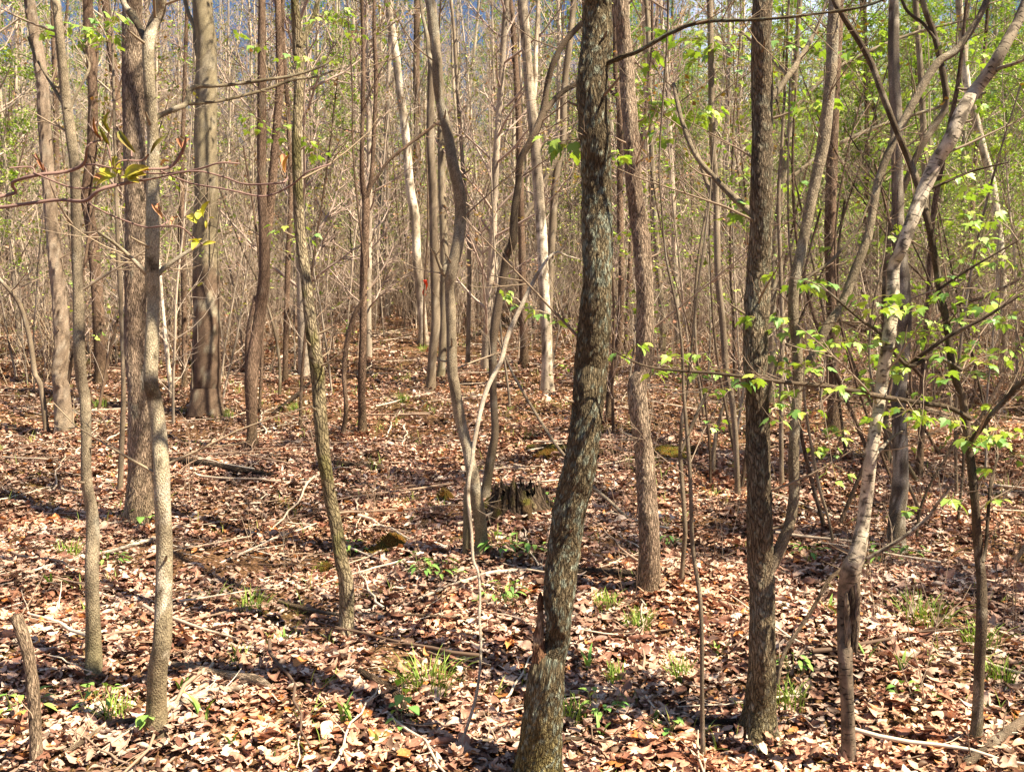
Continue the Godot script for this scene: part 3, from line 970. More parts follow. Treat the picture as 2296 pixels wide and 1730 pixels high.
func woods() -> void:
	var green := [Color(0.30, 0.44, 0.08), Color(0.42, 0.52, 0.10), Color(0.24, 0.38, 0.08)]
	var olive := [Color(0.34, 0.38, 0.10), Color(0.42, 0.38, 0.14), Color(0.28, 0.36, 0.09)]
	var red := [Color(0.44, 0.22, 0.15), Color(0.46, 0.30, 0.18), Color(0.34, 0.34, 0.10)]
	var grey := Color(0.46, 0.405, 0.35)
	var tan := Color(0.62, 0.535, 0.45)
	var brown := Color(0.20, 0.14, 0.105)
	var twig := Color(0.43, 0.36, 0.305)
	var rosy := Color(0.42, 0.325, 0.285)
	var kinds := []
	var T := [  # height, radius, branches, tone, twig tone, leaf chance, leaf tones, look
		[14.0, 0.075, 54, grey, twig, 0.10, olive, "straight grey tree with bare twigs"],
		[12.0, 0.055, 54, tan, rosy, 0.20, red, "pale slender red-budded tree"],
		[15.0, 0.090, 54, brown, twig, 0.05, olive, "stouter brown tree, bare crown"],
		[11.0, 0.045, 54, tan, twig, 0.30, olive, "thin tan olive-budded tree"],
		[12.0, 0.060, 54, grey, twig, 0.95, green, "grey tree in fresh leaf"],
		[10.0, 0.045, 54, brown, rosy, 0.95, green, "slim brown tree in yellow-green leaf"],
		[13.0, 0.060, 54, Color(0.60, 0.53, 0.45), rosy, 0.08, red, "whitish tree with rosy twigs"],
		[9.0, 0.035, 54, grey, rosy, 0.25, red, "small grey red-tipped tree"]]
	var S := [
		[4.2, 0.016, 28, tan, twig, 0.10, olive, "tall tan sapling, nearly bare"],
		[3.2, 0.012, 24, grey, twig, 0.15, olive, "grey whip of a sapling"],
		[5.0, 0.018, 32, brown, rosy, 0.12, red, "brown sapling with reddish tips"],
		[2.6, 0.010, 24, tan, twig, 0.25, green, "short tan sapling with few leaves"],
		[3.8, 0.014, 28, brown, twig, 0.70, green, "leafy sapling on brown stem"],
		[2.8, 0.011, 24, grey, twig, 0.75, green, "low sapling in thick leaf"],
		[4.6, 0.013, 20, Color(0.58, 0.50, 0.42), twig, 0.06, olive, "bleached straight leafless whip"],
		[3.4, 0.013, 28, tan, rosy, 0.20, red, "bent tan sapling with red buds"]]
	rng.seed = 2024
	for k in T:
		kinds.append(grow_stem(k[0], k[1], k[2], 2, 0.07, 1.5, k[3], k[4], k[5], 0.06, k[6], 6 if k[5] > 0.9 else 3, 0.04) + [k[7]])
	for k in S:
		kinds.append(grow_stem(k[0], k[1], k[2], 1, 0.12, 0.75, k[3], k[4], k[5], 0.055, k[6], 3, 0.06) + [k[7]])
	var bark_tall := bark("pale").duplicate() as StandardMaterial3D
	bark_tall.heightmap_enabled = false
	var whole := []
	var pieces := []
	for k in kinds:
		var w := ArrayMesh.new()
		k[0].into(w, bark_tall)
		k[1].into(w, twig_mat)
		k[2].into(w, spray_mat)
		whole.append(w)
		pieces.append([k[0].mesh(bark_tall), k[1].mesh(twig_mat), k[2].mesh(spray_mat) if k[2].ix.size() else null, k[3]])
	# where each stands
	var near := []
	var far := []
	rng.seed = 99
	for pass_ in 2:                     # 0: trees, 1: saplings
		var cell := 1.5 if pass_ == 0 else 0.62
		var reach := 74.0 if pass_ == 0 else 50.0
		var z := -14.0
		while z < reach:
			var half := 0.64 * maxf(z, 0.0) + (13.0 if pass_ == 0 else 4.0)
			var x := -half
			while x < half:
				var q := Vector2(x + rng.randf() * cell, z + rng.randf() * cell)
				x += cell
				var pick := rng.randf()
				var spin := rng.randf() * TAU
				var big := rng.randf_range(0.75, 1.25)
				var u := q.x / maxf(q.y, 0.5)
				var inside := absf(u) < 0.62 and q.y > 0.0
				var d := q.y
				if pass_ == 0:
					if pick > (0.2 if d < 16.0 else (0.47 if d < 34.0 else 0.42)):
						continue
					if inside and d < 10.5:
						continue
					if not inside and (q.length() < 3.0 or (d < 9.0 and pick > 0.035)):
						continue
				else:
					if not inside and d < 8.0:
						continue
					var from := 5.0 if u > 0.12 else 7.8
					var clear := u > -0.19 and u < -0.02
					if clear: from = 11.5
					if d < from or pick > (0.50 if d > from + 3.5 else 0.24):
						continue
				var crowded := false
				for f in feet:
					if Vector2(f.x, -f.z).distance_to(q) < 0.35:
						crowded = true
				if crowded:
					continue
				var leafy := rng.randf() < clampf(0.14 + 1.15 * u, 0.05, 0.85)
				var v := 0
				if pass_ == 0:
					v = [4, 5, 4][rng.randi() % 3] if leafy else [0, 1, 2, 3, 6, 7, 1, 3][rng.randi() % 8]
				else:
					v = 8 + ([4, 5, 3][rng.randi() % 3] if leafy else [0, 1, 2, 6, 7, 6][rng.randi() % 6])
				var lean := 0.05 if pass_ == 0 else 0.17
				var tr := Transform3D(Basis.from_euler(Vector3(rng.randf_range(-lean, lean), 0, rng.randf_range(-lean, lean))) * Basis(Vector3.UP, spin).scaled(Vector3(big, big, big)), Vector3(q.x, height(q.x, -q.y), -q.y))
				if inside and absf(u) < 0.58:
					near.append([d, v, tr])
				else:
					far.append([v, tr])
			z += cell
	near.sort_custom(func(a, b): return a[0] < b[0])
	var made := [0, 0]
	var said := {}
	var protos := {}
	for e in near:
		var v: int = e[1]
		var kind := 0 if v < 8 else 1
		if made[kind] >= [130, 210][kind]:
			far.append([v, e[2]])
			continue
		made[kind] += 1
		var name_ := "woodland_tree" if kind == 0 else "woodland_sapling"
		var group := "trees of the woods behind" if kind == 0 else "saplings of the woods behind"
		var uu: float = e[2].origin.x / e[0]
		var beside := ""
		var gap := 1e9
		for f in feet.size():
			var du: float = uu + feet[f].x / feet[f].z
			if absf(du) < absf(gap) and absf(feet[f].z) > 2.5 and not foot_names[f] in ["tangled stem", "thin whip", "wispy sapling"]:
				gap = du
				beside = foot_names[f]
		var label := "%s, %s %s the %s" % [pieces[v][3], "close" if e[0] < 13.0 else ("farther" if e[0] < 17.5 else "far"), "behind" if absf(gap) < 0.006 else ("left of" if gap < 0 else "right of"), beside]
		var times: int = said.get(label, 0)
		said[label] = times + 1
		if times > 0:
			label += [", second back", ", third back", ", fourth back", ", fifth back", ", sixth back"][mini(times - 1, 4)]
		var o: Node3D
		if protos.has(v):
			o = protos[v].duplicate()
			o.name = numbered(name_)
			add_child(o, true)
			o.set_meta("label", label)
		else:
			o = thing(name_, label, "tree" if kind == 0 else "sapling", group)
			part("trunk", pieces[v][0], o)
			part("crown", pieces[v][1], o, true)
			if pieces[v][2]:
				part("foliage", pieces[v][2], o, true)
			protos[v] = o
		o.transform = e[2]
	# the rest of the woods: past what one can pick apart
	var woods_root := Node3D.new()
	woods_root.name = "distant_woods"
	woods_root.set_meta("kind", "stuff")
	woods_root.set_meta("label", "dense mass of thin grey and green trees up the slope")
	add_child(woods_root, true)
	var by := {}
	for e in far:
		if not by.has(e[0]):
			by[e[0]] = []
		by[e[0]].append(e[1])
	for v in by:
		var mm := MultiMesh.new()
		mm.transform_format = MultiMesh.TRANSFORM_3D
		mm.mesh = whole[v]
		mm.instance_count = by[v].size()
		for i in by[v].size():
			mm.set_instance_transform(i, by[v][i])
		var mi := MultiMeshInstance3D.new()
		mi.multimesh = mm
		mi.name = "trees"
		mi.set_meta("kind", "stuff")
		woods_root.add_child(mi, true)
	brush()
	print("near ", made, " far ", far.size())

func brush() -> void:
	var root := Node3D.new()
	root.name = "undergrowth"
	root.set_meta("kind", "stuff")
	root.set_meta("label", "tangle of thin dead twigs and shoots under the trees")
	add_child(root, true)
	for v in 5:
		rng.seed = 300 + v
		var m := Mesher.new()
		var tips := PackedVector3Array()
		for k in 14:
			var an := rng.randf() * TAU
			var o := Vector3(cos(an), 0, sin(an)) * rng.randf() * 0.5
			limb(m, tips, o, Vector3(rng.randf_range(-0.4, 0.4), 1, rng.randf_range(-0.4, 0.4)).normalized(), rng.randf_range(0.5, 2.1), 0.005, 1, [Color(0.46, 0.365, 0.29), Color(0.33, 0.25, 0.20), Color(0.20, 0.145, 0.115), Color(0.56, 0.47, 0.39), Color(0.38, 0.30, 0.22)][v])
		var f := Mesher.new()
		spray(f, tips, [0.03, 0.05, 0.1, 0.02, 0.3][v], 0.04, [Color(0.22, 0.32, 0.06), Color(0.32, 0.36, 0.08)], 2)
		var w := m.mesh(twig_mat)
		f.into(w, spray_mat)
		var at := []
		for k in 700:
			var d := sqrt(rng.randf()) * 38.0 + 9.0
			var x := rng.randf_range(-0.66, 0.66) * d
			var u := x / d
			if d < (15.0 if u < -0.02 and u > -0.2 else (11.0 if u < 0.1 else 8.5)):
				continue
			var s := rng.randf_range(0.6, 1.4)
			at.append(Transform3D(Basis(Vector3.UP, rng.randf() * TAU).scaled(Vector3(s, s * rng.randf_range(0.7, 1.3), s)), Vector3(x, height(x, -d) - 0.03, -d)))
		var mm := MultiMesh.new()
		mm.transform_format = MultiMesh.TRANSFORM_3D
		mm.mesh = w
		mm.instance_count = at.size()
		for i in at.size():
			mm.set_instance_transform(i, at[i])
		var mi := MultiMeshInstance3D.new()
		mi.multimesh = mm
		mi.name = "brush"
		mi.set_meta("kind", "stuff")
		root.add_child(mi, true)

# ------------------------------------------------------------------ the ground and its leaves
func lay_ground() -> MeshInstance3D:
	var m := Mesher.new()
	var nx := 300
	var nz := 340
	for j in nz + 1:
		var t := float(j) / nz * 2.0 - 0.62
		var z := -4.2 - signf(t) * pow(absf(t), 2.6) * (82.0 if t > 0 else 160.0)
		for i in nx + 1:
			var u := float(i) / nx * 2.0 - 1.0
			var x := signf(u) * pow(absf(u), 2.4) * 150.0
			var y := height(x, z)
			var dd := sqrt(x * x + (z + 4.0) * (z + 4.0))
			if dd < 14.0:
				y += 0.022 * soft.get_noise_2d(x * 420.0, z * 420.0) + 0.008 * soft.get_noise_2d(x * 1600.0, z * 1600.0)
			var k := soft.get_noise_2d(x * 160.0 + 40.0, z * 160.0)
			var c := Color(0.15, 0.085, 0.05).lerp(Color(0.24, 0.15, 0.09), clampf(0.5 + k, 0, 1))
			c = c.lerp(Color(0.15, 0.14, 0.04), smoothstep(0.25, 0.5, soft.get_noise_2d(x * 90.0, z * 90.0 + 300.0)) * 0.4)
			m.add(Vector3(x, y, z), Vector3.UP, Vector2(x, z) * 1.4, c)
	for j in nz:
		for i in nx:
			var a := j * (nx + 1) + i
			m.quad(a, a + nx + 1, a + nx + 2, a + 1)
	m.smooth()
	if m.n[m.n.size() / 2].y < 0:
		for i in range(0, m.ix.size(), 3):
			var k := m.ix[i + 1]
			m.ix[i + 1] = m.ix[i + 2]
			m.ix[i + 2] = k
		m.smooth()
	var o := part("ground", m.mesh(litter_mat), self)
	o.set_meta("kind", "structure")
	o.set_meta("label", "sloping forest floor of brown soil under fallen leaves")
	return o

func soil() -> StandardMaterial3D:
	var s := 512
	var a: PackedByteArray = seamless(0.06, s, s, s, FastNoiseLite.FRACTAL_FBM, 61)
	var b: PackedByteArray = seamless(0.02, s, s, s, FastNoiseLite.FRACTAL_RIDGED, 67)
	var d := PackedByteArray()
	var h := PackedByteArray()
	d.resize(s * s * 3)
	h.resize(s * s)
	for i in s * s:
		var x := a[i] / 255.0
		var y := b[i] / 255.0
		var l := clampf(0.35 + 0.75 * smoothstep(0.25, 0.8, x) * lerpf(0.7, 1.0, y), 0.0, 1.0)
		d[i * 3] = int(255 * pow(l, 0.4545))
		d[i * 3 + 1] = int(255 * pow(l * 0.95, 0.4545))
		d[i * 3 + 2] = int(255 * pow(l * 0.9, 0.4545))
		h[i] = int(255 * clampf(0.6 * x + 0.4 * y, 0, 1))
	var m := plain(0.95, Color.BLACK, 0.2)
	m.resource_name = "soil"
	m.albedo_texture = ImageTexture.create_from_image(Image.create_from_data(s, s, false, Image.FORMAT_RGB8, d))
	m.heightmap_enabled = true
	m.heightmap_texture = ImageTexture.create_from_image(Image.create_from_data(s, s, false, Image.FORMAT_L8, h))
	m.heightmap_scale = 1.6
	return m

func lay_leaves(g: MeshInstance3D) -> void:
	rng.seed = 7
	var tex := leaf_texture()
	var mat := plain(0.55, Color(0.35, 0.3, 0.25), 0.45)
	mat.resource_name = "dead_leaf"
	mat.albedo_texture = tex
	var shapes := []
	for k in 10:
		shapes.append(litter_leaf([0, 1, 3, 0, 2, 1, 0, 3, 2, 1][k], [0.4, 0.6, 0.2, -0.4, 0.5, -0.5, 0.8, 0.4, -0.3, 1.4][k], [0.25, -0.2, 0.3, 0.15, 0.2, 0.35, -0.25, 0.4, -0.2, 0.1][k], [0.2, -0.4, 0.6, 0.1, -0.3, 0.5, 0.0, -0.8, 0.3, 0.4][k], 40 + k))
	var meshes := []
	for s in shapes:
		meshes.append(s.mesh(mat))
	var own := []
	for k in 14:
		var m2 := mat.duplicate() as StandardMaterial3D
		m2.vertex_color_use_as_albedo = false
		m2.albedo_color = litter_colour().linear_to_srgb()
		own.append(m2)
	var places := []
	var tints := []
	for k in meshes.size():
		places.append([])
		tints.append([])
	var picked := 0
	var bands := [[0.4, 3.0, 18000], [3.0, 5.0, 58000], [5.0, 8.0, 82000], [8.0, 13.0, 76000], [13.0, 21.0, 58000], [21.0, 40.0, 24000]]
	for b in bands:
		for k in int(b[2]):
			var d := sqrt(lerpf(b[0] * b[0], b[1] * b[1], rng.randf()))
			var x := rng.randf_range(-1, 1) * (0.66 * d + 1.8)
			if rng.randf() < bare(x, -d) * 0.80:
				continue
			if rng.randf() < 0.5 * smoothstep(0.05, 0.4, soft.get_noise_2d(x * 380.0, d * 380.0 + 77.0)):
				continue
			var y := height(x, -d)
			var s := (rng.randf_range(0.017, 0.052) if rng.randf() < 0.86 else rng.randf_range(0.05, 0.09)) * (1.0 if d < 13.0 else 1.25)
			var steep := 0.24 if rng.randf() < 0.74 else 0.85
			var bs := Basis(Vector3.UP, rng.randf() * TAU) * Basis.from_euler(Vector3(rng.randf_range(-steep, steep), 0, rng.randf_range(-steep, steep)))
			if rng.randf() < 0.35:
				bs = bs * Basis(Vector3.FORWARD, PI)
			var v := rng.randi() % meshes.size()
			var tr := Transform3D(bs.scaled_local(Vector3(s * rng.randf_range(0.8, 1.3), s, s)), Vector3(x, y + rng.randf_range(0.004, 0.04), -d))
			if picked < 300 and d > 3.15 and d < 3.9 and absf(x) < 0.56 * d and s > 0.042:
				var lf := part("leaf", meshes[v], g)
				lf.transform = tr
				lf.material_override = own[rng.randi() % own.size()]
				picked += 1
				continue
			places[v].append(tr)
			tints[v].append(litter_at(x, -d))
	for v in meshes.size():
		scatter("leaf_litter", meshes[v], places[v], tints[v], g)
	# crumbs: bits of leaf, bud scale and twig on the bare soil
	var bits := Mesher.new()
	bits.add(Vector3(-0.5, 0, 0), Vector3.UP, Vector2(0.1, 0.2), Color.WHITE)
	bits.add(Vector3(0, 0.15, -0.4), Vector3.UP, Vector2(0.4, 0.3), Color.WHITE)
	bits.add(Vector3(0.5, 0, 0.1), Vector3.UP, Vector2(0.5, 0.6), Color.WHITE)
	bits.add(Vector3(0.05, -0.05, 0.45), Vector3.UP, Vector2(0.2, 0.7), Color.WHITE)
	bits.quad(0, 1, 2, 3)
	bits.smooth()
	var cp := []
	var ct := []
	for k in 60000:
		var d := sqrt(lerpf(2.0, 64.0, rng.randf()))
		var x := rng.randf_range(-1, 1) * (0.64 * d + 0.3)
		if rng.randf() > 0.35 + bare(x, -d):
			continue
		var s := rng.randf_range(0.006, 0.024)
		cp.append(Transform3D(Basis.from_euler(Vector3(rng.randf_range(-0.7, 0.7), rng.randf() * TAU, rng.randf_range(-0.7, 0.7))).scaled_local(Vector3(s, s, s * rng.randf_range(0.3, 1.2))), Vector3(x, height(x, -d) + rng.randf_range(0.002, 0.014), -d)))
		ct.append(litter_at(x, -d) * 0.85)
	scatter("leaf_crumbs", bits.mesh(mat), cp, ct, g)
	var rod := Mesher.new()
	rod.tube(PackedVector3Array([Vector3(-0.5, 0, 0), Vector3(-0.15, 0.02, 0.03), Vector3(0.2, 0.0, -0.02), Vector3(0.5, 0.03, 0.04)]), PackedFloat32Array([0.02, 0.017, 0.014, 0.007]), 5, Color.WHITE)
	cp = []
	ct = []
	for k in 2600:
		var d := sqrt(lerpf(4.0, 300.0, rng.randf()))
		var x := rng.randf_range(-1, 1) * (0.64 * d + 0.3)
		var s := rng.randf_range(0.06, 0.3)
		cp.append(Transform3D(Basis.from_euler(Vector3(rng.randf_range(-0.15, 0.15), rng.randf() * TAU, rng.randf_range(-0.25, 0.25))).scaled_local(Vector3(s, s * 0.8, s * 0.8)), Vector3(x, height(x, -d) + 0.015 + 0.025 * rng.randf(), -d)))
		ct.append([Color(0.5, 0.42, 0.35), Color(0.3, 0.22, 0.16), Color(0.16, 0.11, 0.08), Color(0.62, 0.55, 0.47)][rng.randi() % 4])
	scatter("fallen_twigs", rod.mesh(twig_mat), cp, ct, g)
	for v in 3:
		var br := Mesher.new()
		var q := PackedVector3Array()
		var w := PackedFloat32Array()
		var a := Vector3(-0.5, 0.01, 0)
		for i in 9:
			q.push_back(a)
			w.push_back(lerpf(0.011, 0.004, i / 8.0))
			a += Vector3(0.125, rng.randf_range(-0.006, 0.008), rng.randf_range(-0.035, 0.035))
		br.tube(q, w, 6, Color.WHITE)
		var none := PackedVector3Array()
		for i in [3, 5, 6]:
			limb(br, none, q[i], Vector3(0.7, rng.randf_range(0.0, 0.15), rng.randf_range(-0.8, 0.8)).normalized(), rng.randf_range(0.15, 0.3), 0.004, 0, Color.WHITE, 0.0)
		cp = []
		ct = []
		for k in 230:
			var d := sqrt(lerpf(6.0, 260.0, rng.randf()))
			var x := rng.randf_range(-1, 1) * (0.64 * d + 0.3)
			var s := rng.randf_range(0.3, 0.95)
			var turn := rng.randf() * TAU
			var rise := -(height(x, -d - 0.2) - height(x, -d + 0.2)) / 0.4 * sin(turn)
			cp.append(Transform3D(Basis(Vector3.UP, turn) * Basis(Vector3.BACK, atan(-rise) + rng.randf_range(-0.04, 0.04)).scaled(Vector3(s, s, s)), Vector3(x, height(x, -d) + 0.03, -d)))
			ct.append([Color(0.42, 0.34, 0.27), Color(0.28, 0.2, 0.15), Color(0.12, 0.08, 0.06), Color(0.54, 0.46, 0.38)][rng.randi() % 4])
		scatter("fallen_twigs", br.mesh(twig_mat), cp, ct, g)
	var stalk := Mesher.new()
	var no_tips := PackedVector3Array()
	for k in 3:
		limb(stalk, no_tips, Vector3(rng.randf_range(-0.05, 0.05), 0, rng.randf_range(-0.05, 0.05)), Vector3(rng.randf_range(-0.2, 0.2), 1, rng.randf_range(-0.2, 0.2)).normalized(), rng.randf_range(0.3, 0.7), 0.0025, 1, Color.WHITE, 0.15)
	cp = []
	ct = []
	for k in 700:
		var d := sqrt(lerpf(12.0, 300.0, rng.randf()))
		var x := rng.randf_range(-1, 1) * (0.64 * d + 0.3)
		if x / d < 0.1 and rng.randf() < 0.75:
			continue
		var s := rng.randf_range(0.4, 1.3)
		cp.append(Transform3D(Basis(Vector3.UP, rng.randf() * TAU).scaled(Vector3(s, s, s)), Vector3(x, height(x, -d), -d)))
		ct.append([Color(0.42, 0.33, 0.25), Color(0.30, 0.21, 0.15), Color(0.22, 0.15, 0.11)][rng.randi() % 3])
	scatter("dead_stalks", stalk.mesh(twig_mat), cp, ct, g)
	# thin grass and shoots through the leaves
	var gm := Mesher.new()
	for k in 5:
		blade(gm, Vector3(rng.randf_range(-0.03, 0.03), 0, rng.randf_range(-0.03, 0.03)), Vector3(rng.randf_range(-0.8, 0.8), 0, rng.randf_range(-0.8, 0.8)), rng.randf_range(0.06, 0.13), 0.003, Color.WHITE)
	gm.smooth()
	cp = []
	ct = []
	for k in 7000:
		var d := sqrt(lerpf(6.0, 420.0, rng.randf()))
		var x := rng.randf_range(-1, 1) * (0.64 * d + 0.3)
		if soft.get_noise_2d(x * 130.0, d * 130.0 + 900.0) < 0.05:
			continue
		var s := rng.randf_range(0.5, 1.3)
		cp.append(Transform3D(Basis(Vector3.UP, rng.randf() * TAU).scaled(Vector3(s, s, s)), Vector3(x, height(x, -d), -d)))
		ct.append(Color(0.19, 0.28, 0.06).lerp(Color(0.34, 0.35, 0.10), rng.randf()))
	scatter("sparse_grass", gm.mesh(spray_mat), cp, ct, g)

func drift_leaves(g: Node3D) -> void:
	rng.seed = 31
	var mat := plain(0.55, Color(0.35, 0.3, 0.25), 0.45)
	mat.albedo_texture = leaf_texture()
	for v in 3:
		var m := litter_leaf([0, 1, 3][v], [0.4, -0.5, 0.3][v], 0.2, 0.3, 70 + v).mesh(mat)
		var at := []
		var tint := []
		for f in feet.size():
			var c: Vector3 = feet[f]
			if -c.z > 13.0:
				continue
			for k in 26:
				var an := rng.randf() * TAU
				var rr: float = foot_sizes[f] * 1.15 + rng.randf() * rng.randf() * 0.13
				var q := c + Vector3(cos(an) * rr, 0, sin(an) * rr)
				q.y = height(q.x, q.z) + maxf(0.0, 0.055 - (rr - foot_sizes[f]) * 0.5) * rng.randf() + 0.01
				var s := rng.randf_range(0.025, 0.06)
				var away := Basis(Vector3.UP, -an + PI / 2)
				at.append(Transform3D((away * Basis.from_euler(Vector3(rng.randf_range(-0.9, 0.2), rng.randf_range(-1, 1), rng.randf_range(-0.4, 0.4)))).scaled_local(Vector3(s, s, s)), q))
				tint.append(litter_at(q.x, q.z))
		scatter("leaf_drifts", m, at, tint, g)

func scatter(called: String, m: Mesh, at: Array, tint: Array, parent: Node3D) -> void:
	var mm := MultiMesh.new()
	mm.transform_format = MultiMesh.TRANSFORM_3D
	mm.use_colors = true
	mm.mesh = m
	mm.instance_count = at.size()
	for i in at.size():
		mm.set_instance_transform(i, at[i])
		mm.set_instance_color(i, tint[i])
	var o := MultiMeshInstance3D.new()
	o.multimesh = mm
	o.name = called
	o.set_meta("kind", "stuff")
	parent.add_child(o, true)

